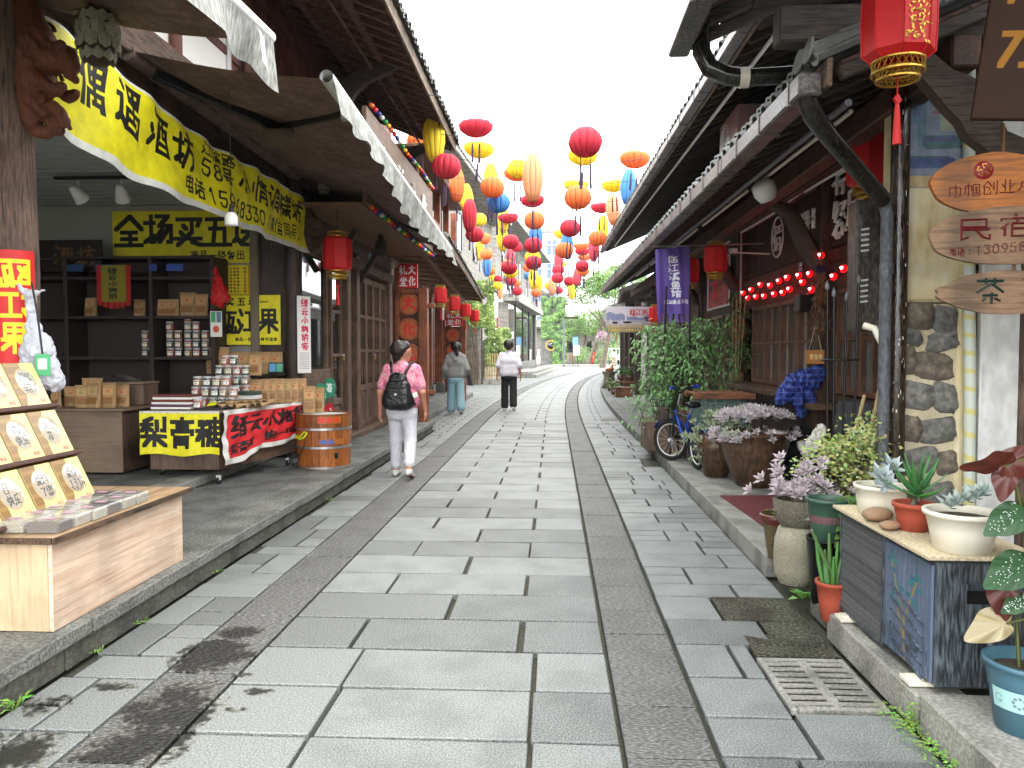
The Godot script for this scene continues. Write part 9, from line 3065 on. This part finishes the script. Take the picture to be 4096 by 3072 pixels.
func wisteria() -> void:
	var t:=thing("climbing_plant","large green climbing plant arching over its trellis on the pavement","plant",Vector3(1.75,0.13,-10.7))
	for q in [[-0.5,0.3],[0.1,0.35],[0.55,-0.1],[-0.2,-0.3]]:
		rod(t,"trellis_pole",[Vector3(q[0]*0.6,0.3,q[1]),Vector3(q[0]*0.5,2.2,q[1])],0.014,MT.iron_black,6)
	bx(t,"planter_box",Vector3(0.9,0.4,0.8),MT.fence_wood,Vector3(-0.05,0.2,0))
	var w:=B.new()
	var b:=B.new()
	for k in 64:
		var a:=rnd(0,TAU)
		var r:=rnd(0.15,0.95)
		var top:=Vector3(rnd(-0.25,0.5),rnd(1.35,1.75),rnd(-0.3,0.3))
		var end:=Vector3(cos(a)*r*0.85 - 0.02,rnd(0.3,1.3),sin(a)*0.6)
		if k < 16:
			end = Vector3(rnd(-0.65,-0.2),rnd(0.2,0.8),rnd(0.0,0.5))
		var mid:=top.lerp(end,0.45) + Vector3(cos(a)*0.14,0.22,sin(a)*0.1)
		w.tube([Vector3(rnd(-0.1,0.1),0.5,0),top,mid,end],[0.012,0.009,0.006,0.003],5)
		for i in 64:
			var u:=i / 63.0
			var p:=top.lerp(mid,u).lerp(mid.lerp(end,u),u) + Vector3(R.randfn(0,0.07),R.randfn(0,0.06),R.randfn(0,0.07))
			var lum:=rnd(0.6,1.3)
			b.col = Color(0.13*lum,0.27*lum,0.085*lum)
			b.leaf(p,Vector3(rnd(-1,1),rnd(-1.2,0.1),rnd(-0.6,1)).normalized(),Vector3(rnd(-0.4,0.4),0.9,rnd(0,0.9)).normalized(),rnd(0.06,0.1),rnd(0.025,0.042),0.2)
	mi(t,"stems",w.done(),MT.bark)
	mi(t,"foliage",b.done(),MT.leaf_green)
	t = thing("potted_bamboo","tall leafy plant in a cream pot on the window sill","plant",Vector3(2.72,1.003,-11.6))
	mi(t,"pot",lathed(v2([[0.0,0.0],[0.08,0.0],[0.115,0.08],[0.1,0.15],[0.115,0.16],[0.0,0.14]]),22),mat("cream_glaze",Color(0.55,0.50,0.34),0.3))
	b = B.new()
	for i in 420:
		var v:=R.randf()
		b.col = Color(rnd(0.04,0.09),rnd(0.12,0.22),rnd(0.03,0.05))
		b.leaf(Vector3(R.randfn(0,0.13),0.2 + v*1.1,R.randfn(0,0.14)),Vector3(rnd(-1,1),rnd(-1,0.4),rnd(-1,1)).normalized(),Vector3(rnd(-0.5,0.5),0.8,0.4).normalized(),rnd(0.06,0.1),0.03,0.2)
	mi(t,"foliage",b.done(),MT.leaf_green)
	for k in 4:
		rod(t,"cane",[Vector3(0.03*k - 0.05,0.1,0),Vector3(0.06*k - 0.08,1.25,0.02*k)],0.008,MT.bamboo,6)

func pavement_things() -> void:
	single("doormat","dark red bristle doormat on the right pavement","mat",box(Vector3(0.52,0.014,1.25),0.004),MT.red_mat,Vector3(1.82,0.132,-6.5),Vector3(0,3,0))
	# log edging
	var t:=thing("log_edging","row of upright grey logs edging the planter by the bicycle","edging",Vector3(1.42,0.13,-10.0))
	for k in 11:
		rod(t,"log",[Vector3(0.0 if k < 6 else (k - 5)*0.095,0,-0.28 + 0.095*mini(k,6)),Vector3(0.0 if k < 6 else (k - 5)*0.095,0.58 + rnd(-0.03,0.03),-0.28 + 0.095*mini(k,6))],0.045,MT.fence_wood,10)
	# green bin with a slatted pallet on top
	t = thing("green_bin","green plastic bin under a slatted wooden pallet","bin",Vector3(1.98,0.13,-9.35))
	bx(t,"body",Vector3(0.6,0.74,0.5),MT.green_bin,Vector3(0,0.4,0),Vector3.ZERO,0.04)
	bx(t,"handle_recess",Vector3(0.16,0.1,0.02),MT.iron_black,Vector3(0.05,0.62,0.25))
	rod(t,"wheel",[Vector3(-0.32,0.14,0.1),Vector3(-0.27,0.14,0.1)],0.14,MT.rubber,18)
	t = thing("wooden_pallet","slatted wooden tray lying on the green bin","pallet",Vector3(1.98,0.94,-9.35))
	for s in [-1,1]:
		bx(t,"rail",Vector3(0.72,0.07,0.03),MT.planter_wood,Vector3(0,0,s*0.3))
	for k in 6:
		bx(t,"slat",Vector3(0.08,0.02,0.56),MT.planter_wood,Vector3(-0.3 + k*0.12,0.02,0))
	# blue checked cloth on the sill
	var bones:=[]
	for q in [[0,0.1,0,0.1,0.16,0.05,0.1],[0.12,0.1,0.02,0.22,0.2,0,0.1],[-0.05,0.06,0.05,-0.16,-0.04,0.08,0.1],[-0.02,0.0,0.08,0.02,-0.24,0.1,0.055],[0.1,0.0,0.06,0.14,-0.16,0.08,0.05],[-0.14,-0.04,0.1,-0.2,-0.1,0.1,0.06]]:
		bones.append([Vector3(q[0],q[1],q[2]),Vector3(q[3],q[4],q[5]),q[6],q[6]*0.8])
	var cm:=nets(bones,0.018,0.03,0.05)
	var chk:=canvas(64,64,Color(0.10,0.17,0.50))
	for k in 4:
		chk.fill_rect(Rect2i(0,k*16,64,3),Color(0.32,0.42,0.72))
		chk.fill_rect(Rect2i(k*16,0,3,64),Color(0.32,0.42,0.72))
		chk.fill_rect(Rect2i(0,k*16 + 8,64,2),Color(0.06,0.09,0.30))
	var ck:=printed("checked",chk,0.6)
	ck.texture_repeat = true
	ck.uv1_triplanar = true
	ck.uv1_scale = Vector3(4,4,4)
	single("checked_cloth","crumpled blue checked raincoat hung over the window sill","cloth",cm,ck,Vector3(2.62,1.03,-8.45))
	# white stool box with black board and cloth
	t = thing("white_box","white box behind a black leaning board and grey rags","box",Vector3(2.5,0.13,-7.95))
	bx(t,"box",Vector3(0.3,0.5,0.3),MT.white_plastic,Vector3(0.05,0.26,0))
	bx(t,"black_board",Vector3(0.36,0.55,0.02),MT.iron_black,Vector3(-0.02,0.3,0.2),Vector3(-8,0,-12))
	mi(t,"rag",nets([[Vector3(0.05,0.4,0.25),Vector3(0.14,0.56,0.22),0.07,0.05],[Vector3(0.0,0.36,0.25),Vector3(-0.05,0.4,0.24),0.06,0.05]],0.014,0.03,0.04),MT.paper_white)
	t = thing("blackboard","grey chalkboard leaning below the restaurant windows","board",Vector3(2.88,0.45,-7.45),-70)
	bx(t,"slate",Vector3(0.62,0.45,0.02),mat("slate",Color(0.20,0.21,0.22),0.6),Vector3(0,0.3,0),Vector3(-12,0,0))
	bx(t,"ledge",Vector3(0.66,0.03,0.05),MT.post_dark,Vector3(0,0.06,0.06))
	var n:=0
	for q in [[2.45,-5.5,1.4],[2.36,-5.6,1.2]]:
		single("bamboo_stick","pale bamboo stick leaning behind the black pipe, %s" % ["longer one","shorter one"][n],"stick",nets([[Vector3(-0.22,0,0),Vector3(0,q[2] - 0.2,0),0.016,0.013]],0.012,0.01),MT.bamboo,Vector3(q[0] - 0.15,0.14,q[1]),Vector3.ZERO,"bamboo sticks")
		n += 1
	bicycle()

func bicycle() -> void:
	var t:=thing("childs_bicycle","small blue and black bicycle with basket on its kickstand","bicycle",Vector3(1.54,0.13,-9.12),103)
	# built along x: rear wheel at -x
	for s in [-1,1]:
		var wh:=thing_part(t,"wheel",Vector3(0.38*s,0.25,0))
		var b:=B.new()
		b.tube(circle(0.225,0,32),[0.026],8,false)
		mi(wh,"tyre",b.done(),MT.rubber,Vector3.ZERO,Vector3(90,0,0))
		b = B.new()
		b.tube(circle(0.195,0,28),[0.008],5,false)
		for k in 14:
			var a:=TAU*k / 14
			b.tube([Vector3.ZERO,Vector3(cos(a),0,sin(a))*0.195],[0.0015],3)
		b.tube([Vector3(0,-0.04,0),Vector3(0,0.04,0)],[0.02],8)
		mi(wh,"rim",b.done(),MT.white_steel,Vector3.ZERO,Vector3(90,0,0))
		b = B.new()
		b.sheet(func(u: float,v: float) -> Vector3:
			var a:=lerpf(0.5,2.4,u)
			return Vector3(cos(a)*0.27,sin(a)*0.27,lerpf(-0.035,0.035,v)),14,2)
		mi(t,"mudguard",b.done(),mat("bike_blue",Color(0.05,0.24,0.62),0.3),Vector3(0.38*s,0.25,0))
	var fr:=mat("bike_black",Color(0.06,0.065,0.075),0.3)
	for q in [[0.02,0.28,0.3,0.62],[0.02,0.28,-0.16,0.62],[-0.14,0.56,0.28,0.58],[-0.16,0.55,-0.38,0.25],[0.02,0.28,-0.38,0.25],[0.28,0.7,0.38,0.25]]:
		rod(t,"frame_tube",[Vector3(q[0],q[1],0),Vector3(q[2],q[3],0)],0.017,MT.bike_blue if q[3] == 0.62 else fr,8)
	rod(t,"seat_post",[Vector3(-0.16,0.6,0),Vector3(-0.18,0.7,0)],0.012,MT.steel,8)
	mi(t,"saddle",nets([[Vector3(-0.26,0.72,0.05),Vector3(-0.26,0.72,-0.05),0.035,0.035],[Vector3(-0.26,0.72,0),Vector3(-0.06,0.72,0),0.04,0.022]],0.012,0.02),fr)
	rod(t,"stem",[Vector3(0.28,0.68,0),Vector3(0.25,0.82,0)],0.015,MT.steel,8)
	rod(t,"handlebar",[Vector3(0.2,0.9,-0.24),Vector3(0.25,0.88,-0.12),Vector3(0.26,0.82,0),Vector3(0.25,0.88,0.12),Vector3(0.2,0.9,0.24)],0.012,fr,8)
	for s in [-1,1]:
		rod(t,"grip",[Vector3(0.2,0.9,0.2*s),Vector3(0.18,0.905,0.3*s)],0.019,MT.bike_blue,8)
		rod(t,"pedal",[Vector3(0.02 + 0.1*s,0.28 - 0.06*s,0.08*s),Vector3(0.02 + 0.1*s,0.28 - 0.06*s,0.17*s)],0.02,fr,6)
	rod(t,"kickstand",[Vector3(-0.2,0.28,0.05),Vector3(-0.1,0.01,0.22)],0.009,fr,6)
	var b:=B.new()
	for y in [0.5,0.58,0.66,0.74]:
		var e: float = 0.1 + (y - 0.5)*0.12
		b.tube([Vector3(0.4,y,-e),Vector3(0.4 + e*1.5,y,-e),Vector3(0.4 + e*1.5,y,e),Vector3(0.4,y,e),Vector3(0.4,y,-e)],[0.004],4,false)
	for k in 7:
		for s in [-1,1]:
			b.tube([Vector3(0.4 + 0.025*k,0.5,0.1*s),Vector3(0.4 + 0.033*k,0.74,0.128*s)],[0.003],4,false)
		b.tube([Vector3(0.55,0.5,-0.1 + 0.033*k),Vector3(0.593,0.74,-0.128 + 0.043*k)],[0.003],4,false)
	mi(t,"basket",b.done(),MT.iron_black)
	# the front wheel and everything on the fork are turned
	var ax:=Transform3D(Basis(),Vector3(0.34,0,0))
	var steer:=ax*Transform3D(Basis(Vector3.UP,deg_to_rad(34)),Vector3.ZERO)*ax.affine_inverse()
	for c in t.get_children():
		var nm: String = c.name
		if c.position.x > 0.3 or nm.begins_with("stem") or nm.begins_with("handlebar") or nm.begins_with("grip") or nm.begins_with("basket"):
			c.transform = steer*c.transform
# ---------- people,walking away from the camera (towards -z)

func V(a: Array) -> Vector3:
	return Vector3(a[0],a[1],a[2])

func hand(w: Vector3,d: Vector3,s: float) -> Array:
	# palm,four fingers slightly curled,and a thumb at the side of the palm; bones in body space
	var o:=[]
	var inw:=Vector3(-s,0,0)
	var fw:=d.cross(inw).normalized()
	if fw.z > 0:
		fw = -fw
	o.append([w,w + d*0.05,0.02,0.022])
	for k in 4:
		var off:=fw*(0.024 - 0.016*k)
		var l: float = [0.062,0.07,0.064,0.05][k]
		var a:=w + d*0.06 + off
		var m:=a + d*l*0.55 + inw*0.006
		o.append([w + d*0.03 + off*0.7,a,0.012,0.011])
		o.append([a,m,0.0088,0.008])
		o.append([m,m + (d + inw*0.5).normalized()*l*0.5,0.008,0.0065])
	var tb:=w + d*0.02 + fw*0.02
	o.append([tb,tb + (d*0.6 + fw*0.8).normalized()*0.035,0.012,0.0095])
	o.append([tb + (d*0.6 + fw*0.8).normalized()*0.035,tb + (d*0.6 + fw*0.8).normalized()*0.035 + (d + fw*0.2).normalized()*0.028,0.0095,0.0075])
	return o

func person(label: String,at: Vector3,turn: float,H: float,sp: Dictionary) -> Node3D:
	var t:=thing("person",label,"person",at,turn)
	var k:=H / 1.58
	t.scale = Vector3.ONE*k
	var c: float = sp.cell
	var sh:=[Vector3(-0.165,1.265,0),Vector3(0.165,1.265,0)]
	var el:=[V(sp.elbow[0]),V(sp.elbow[1])]
	var wr:=[V(sp.wrist[0]),V(sp.wrist[1])]
	var kn:=[V(sp.knee[0]),V(sp.knee[1])]
	var an:=[V(sp.ankle[0]),V(sp.ankle[1])]
	var toe:=[V(sp.toe[0]),V(sp.toe[1])]
	var hip:=[Vector3(-0.085,0.8,0),Vector3(0.085,0.8,0)]
	var head:=Vector3(0,1.45,-0.02)
	var face: float = deg_to_rad(sp.get("look",0.0))
	var fd:=Vector3(sin(face),0,-cos(face))
	var fs:=Vector3(cos(face),0,sin(face))
	var skin:=[]
	skin.append([Vector3(0,1.25,0),Vector3(0,1.38,-0.01),0.055,0.05])
	skin.append([head + Vector3(0,0.03,0) - fd*0.02,head + Vector3(0,0.03,0) + fd*0.02,0.087,0.082])
	skin.append([head + Vector3(0,-0.03,0) + fd*0.02,head + Vector3(0,-0.075,0) + fd*0.055,0.065,0.03])
	skin.append([head + fd*0.09 + Vector3(0,0.005,0),head + fd*0.103 + Vector3(0,-0.018,0),0.009,0.012])
	skin.append([head + fd*0.083 + Vector3(0,-0.05,0) - fs*0.012,head + fd*0.083 + Vector3(0,-0.05,0) + fs*0.012,0.01,0.01])
	for s in [-1,1]:
		skin.append([head + fs*0.078*s + Vector3(0,0.01,0),head + fs*0.084*s + Vector3(0,-0.025,0) - fd*0.005,0.016,0.011])
	skin.append([Vector3(-0.1,1.1,0),Vector3(0.1,1.1,0),0.09,0.09])
	skin.append([Vector3(-0.06,0.9,0),Vector3(0.06,0.9,0),0.09,0.09])
	for i in 2:
		skin.append([sh[i],el[i],0.045,0.036])
		skin.append([el[i],wr[i],0.036,0.023])
		skin.append([hip[i],kn[i],0.075,0.05])
		skin.append([kn[i],an[i],0.05,0.034])
		skin.append([an[i],an[i] + Vector3(0,-0.03,0),0.036,0.036])
	var sm:=surf("skin_%s" % sp.skin,[[0.2,sp.skin*0.93],[0.8,sp.skin]],0.06,Vector3(4,4,4),0.55)
	var body:=mi(t,"body",nets(skin,c,0.025),sm)
	if c < 0.016:
		for i in 2:
			mi(body,"hand",nets(hand(wr[i],(wr[i] - el[i]).normalized().lerp(Vector3(0,-1,0),0.5).normalized(),1.0 if i else -1.0),0.0045,0.006),sm)
		for s in [-1,1]:
			var eb:=B.new()
			eb.ball(head + fd*0.087 + fs*0.031*s + Vector3(0,0.012,0),0.008,1.2,0.7,1.0,8)
			mi(body,"eye",eb.done(),MT.black_plastic)
	else:
		for i in 2:
			mi(body,"hand",nets(hand(wr[i],Vector3(0,-1,0),1.0 if i else -1.0),0.007,0.006),sm)
	# top
	var loose: float = sp.get("loose",0.0)
	var hem: float = sp.get("hem",0.8)
	var top:=[[Vector3(-0.12,1.235,0.0),Vector3(0.12,1.235,0.0),0.088,0.088],[Vector3(-0.085,1.12,0.005),Vector3(0.085,1.12,0.005),0.118 + loose,0.118 + loose],[Vector3(-0.08,0.98,0),Vector3(0.08,0.98,0),0.118 + loose,0.118 + loose],[Vector3(-0.09,hem + 0.11,0),Vector3(0.09,hem + 0.11,0),0.122 + loose,0.122 + loose],[Vector3(0,1.28,0),Vector3(0,1.315,0),0.075,0.065]]
	for i in 2:
		var f: float = sp.sleeve
		top.append([sh[i],sh[i].lerp(el[i],minf(f,1.0)),0.062,0.06 + loose*0.6])
		if f > 1.0:
			top.append([el[i],el[i].lerp(wr[i],f - 1.0),0.058 + loose*0.4,0.046])
	if sp.has("hood"):
		top.append([Vector3(-0.09,1.3,0.06),Vector3(0.0,1.2,0.12),0.045,0.05])
		top.append([Vector3(0.09,1.3,0.06),Vector3(0.0,1.2,0.12),0.045,0.05])
		top.append([Vector3(-0.08,1.33,0.02),Vector3(0.08,1.33,0.02),0.05,0.05])
	mi(t,"top",nets(top,c,0.03,0.004),sp.top)
	# trousers
	var wl: Array = sp.legs
	var tr:=[[Vector3(-0.07,0.84,0),Vector3(0.07,0.84,0),0.112,0.112],[Vector3(-0.075,0.77,0.015),Vector3(0.075,0.77,0.015),0.108,0.108]]
	for i in 2:
		var cuff: Vector3 = an[i] + (kn[i] - an[i]).normalized()*sp.cuff
		tr.append([hip[i],kn[i],wl[0],wl[1]])
		tr.append([kn[i],cuff,wl[1],wl[2]])
	mi(t,"trousers",nets(tr,c,0.02,0.006),sp.trousers)
	# shoes: sole and upper
	for i in 2:
		var heel: Vector3 = an[i] + Vector3(0,-0.055,0.035)
		mi(t,"shoe",nets([[heel,toe[i],0.036,0.03],[an[i] + Vector3(0,-0.03,0),toe[i].lerp(heel,0.4),0.042,0.032]],minf(c,0.012),0.02),sp.shoes)
		mi(t,"sole",nets([[heel + Vector3(0,-0.028,0),toe[i] + Vector3(0,-0.02,0),0.016,0.014],[heel + Vector3(0.018,-0.028,0),toe[i] + Vector3(0.022,-0.02,0.01),0.014,0.013],[heel + Vector3(-0.018,-0.028,0),toe[i] + Vector3(-0.022,-0.02,0.01),0.014,0.013]],minf(c,0.012),0.012),sp.sole)
	# hair
	var hr:=[]
	var hc:=head + Vector3(0,0.045,0) - fd*0.018
	hr.append([hc - fd*0.01 + Vector3(0,0.005,0),hc + fd*0.03 + Vector3(0,0.02,0),0.112,0.084])
	hr.append([hc + Vector3(0,-0.03,0) - fd*0.03,hc + Vector3(0,-0.085,0) - fd*0.035,0.1,sp.get("nape",0.05)])
	for s in [-1,1]:
		hr.append([hc + fs*0.062*s,hc + fs*0.07*s + Vector3(0,-0.05,0) - fd*0.02,0.05,0.03])
	if sp.has("tail"):
		hr.append([hc - fd*0.085,hc - fd*0.125 + Vector3(0,-0.02,0),0.03,0.034])
		hr.append([hc - fd*0.125 + Vector3(0,-0.02,0),hc - fd*0.12 + Vector3(0.01,-0.15,0),0.034,0.036])
		hr.append([hc - fd*0.12 + Vector3(0.01,-0.15,0),hc - fd*0.11 + Vector3(0.015,-0.27,0),0.036,0.012])
	mi(t,"hair",nets(hr,minf(c,0.01),0.025,0.009),sp.hair)
	return t

func people() -> void:
	var brown_hair:=wood("hair_brown",Color(0.05,0.03,0.028),Color(0.16,0.095,0.08),"y",0.45,false,0.2,14.0)
	var black_hair:=wood("hair_black",Color(0.025,0.022,0.025),Color(0.075,0.065,0.07),"y",0.4,false,0.2,14.0)
	var floral:=surf("floral",[[0.1,Color(0.42,0.36,0.28)],[0.3,Color(0.80,0.66,0.66)],[0.42,Color(0.70,0.22,0.38)],[0.55,Color(0.85,0.72,0.74)],[0.66,Color(0.62,0.10,0.30)],[0.8,Color(0.80,0.42,0.52)],[0.95,Color(0.55,0.52,0.38)]],0.03,Vector3(0.8,0.8,0.8),0.7,0.0,0.05,false,0.0,3,FastNoiseLite.TYPE_CELLULAR)
	floral.heightmap_enabled = false
	var cloth:=func(key: String,c: Color) -> Material: return surf(key,[[0.2,c*0.9],[0.8,c]],0.02,Vector3(3,3,3),0.85,0.4,0.03)
	var white_shoe: Material = cloth.call("shoe_white",Color(0.80,0.79,0.77))
	var gum:=mat("gum_sole",Color(0.36,0.20,0.14),0.7)
	var pale:=mat("pale_sole",Color(0.72,0.71,0.69),0.7)
	var p:=person("person in pink floral blouse and white trousers walking with black backpack",Vector3(-1.74,0.0,-8.75),-4,1.57,{
		"cell": 0.012,"skin": Color(0.72,0.50,0.40),"look": 62.0,"hair": brown_hair,"nape": 0.062,
		"elbow": [[-0.25,1.0,0.03],[0.25,1.0,0.04]],"wrist": [[-0.27,0.77,-0.02],[0.26,0.78,-0.06]],
		"knee": [[-0.1,0.44,-0.09],[0.1,0.44,0.02]],"ankle": [[-0.11,0.095,-0.12],[0.12,0.15,0.16]],"toe": [[-0.115,0.035,-0.27],[0.13,0.04,0.05]],
		"top": floral,"sleeve": 0.72,"loose": 0.008,"hem": 0.8,"trousers": cloth.call("trouser_white",Color(0.80,0.80,0.83)),"legs": [0.088,0.072,0.064],"cuff": 0.05,"shoes": white_shoe,"sole": gum})
	# backpack worn by the person in pink
	var bk:=thing("backpack","black nylon backpack with flap worn by the person in pink","backpack",Vector3(-1.74,0.0,-8.75),-4)
	var ny:=mat("nylon",Color(0.055,0.055,0.06),0.4)
	mi(bk,"bag",nets([[Vector3(-0.08,0.88,0.18),Vector3(0.08,0.88,0.18),0.085,0.085],[Vector3(-0.075,0.97,0.18),Vector3(0.075,0.97,0.18),0.085,0.085],[Vector3(-0.065,1.06,0.17),Vector3(0.065,1.06,0.17),0.078,0.078],[Vector3(-0.045,1.15,0.155),Vector3(0.045,1.15,0.155),0.06,0.06],[Vector3(-0.14,0.88,0.16),Vector3(-0.13,0.94,0.16),0.05,0.045],[Vector3(0.14,0.88,0.16),Vector3(0.13,0.94,0.16),0.05,0.045]],0.012,0.04,0.008),ny)
	mi(bk,"flap",nets([[Vector3(-0.085,0.985,0.255),Vector3(0.085,0.985,0.255),0.02,0.02],[Vector3(-0.075,1.06,0.242),Vector3(0.075,1.06,0.242),0.022,0.022],[Vector3(-0.055,1.14,0.205),Vector3(0.055,1.14,0.205),0.03,0.03],[Vector3(-0.04,1.19,0.16),Vector3(0.04,1.19,0.16),0.03,0.03]],0.01,0.03),ny)
	for s in [-1,1]:
		rod(bk,"strap",[Vector3(0.05*s,1.16,0.16),Vector3(0.09*s,1.26,0.11),Vector3(0.12*s,1.335,0.03),Vector3(0.135*s,1.31,-0.08),Vector3(0.14*s,1.15,-0.13),Vector3(0.16*s,0.98,-0.06),Vector3(0.17*s,0.86,0.1)],0.016,ny,8)
	rod(bk,"top_loop",[Vector3(-0.035,1.17,0.19),Vector3(-0.03,1.22,0.19),Vector3(0.03,1.22,0.19),Vector3(0.035,1.17,0.19)],0.009,ny,6)
	bx(bk,"buckle",Vector3(0.03,0.022,0.01),MT.steel,Vector3(0,0.98,0.277))
	bx(bk,"side_tissue",Vector3(0.05,0.05,0.04),MT.paper_white,Vector3(0.2,0.97,0.18),Vector3(0,0,20))
	var walk:={"elbow": [[-0.24,1.0,0.05],[0.24,1.0,0.05]],"knee": [[-0.1,0.44,-0.05],[0.1,0.44,0.03]],"ankle": [[-0.105,0.1,-0.08],[0.11,0.14,0.12]],"toe": [[-0.11,0.035,-0.23],[0.12,0.04,0.0]],"cell": 0.018}
	var a:=walk.duplicate()
	a.merge({"skin": Color(0.74,0.55,0.46),"hair": black_hair,"tail": true,"look": -8.0,"hood": true,"wrist": [[-0.28,0.78,-0.06],[0.2,0.82,-0.16]],"top": cloth.call("hoodie_grey",Color(0.50,0.50,0.49)),"sleeve": 1.9,"loose": 0.022,"hem": 0.78,"trousers": cloth.call("trouser_aqua",Color(0.50,0.64,0.68)),"legs": [0.1,0.095,0.1],"cuff": 0.02,"shoes": white_shoe,"sole": gum})
	person("person in grey hooded jacket and pale blue wide trousers, dark ponytail",Vector3(-2.28,0.0,-17.85),6,1.68,a)
	a = walk.duplicate()
	a.merge({"skin": Color(0.70,0.48,0.38),"hair": brown_hair,"look": 12.0,"wrist": [[-0.27,0.78,0.02],[0.26,0.78,-0.02]],"top": cloth.call("tee_white",Color(0.84,0.83,0.87)),"sleeve": 0.9,"loose": 0.022,"hem": 0.76,"trousers": cloth.call("trouser_black",Color(0.07,0.07,0.075)),"legs": [0.095,0.082,0.086],"cuff": 0.02,"shoes": white_shoe,"sole": pale})
	person("person in loose white T-shirt and black trousers walking mid street",Vector3(-1.1,0.0,-18.95),-3,1.74,a)
	a = walk.duplicate()
	a.merge({"cell": 0.035,"skin": Color(0.62,0.42,0.33),"hair": black_hair,"wrist": [[-0.26,0.78,0.02],[0.26,0.78,-0.02]],"top": cloth.call("tee_lilac",Color(0.74,0.72,0.82)),"sleeve": 0.9,"loose": 0.01,"hem": 0.8,"trousers": cloth.call("trouser_tan",Color(0.66,0.58,0.46)),"legs": [0.085,0.07,0.066],"cuff": 0.03,"shoes": gum,"sole": gum},true)
	person("person in pale lilac shirt walking far off near the van",Vector3(6.4,0.0,-82.0),8,1.76,a)
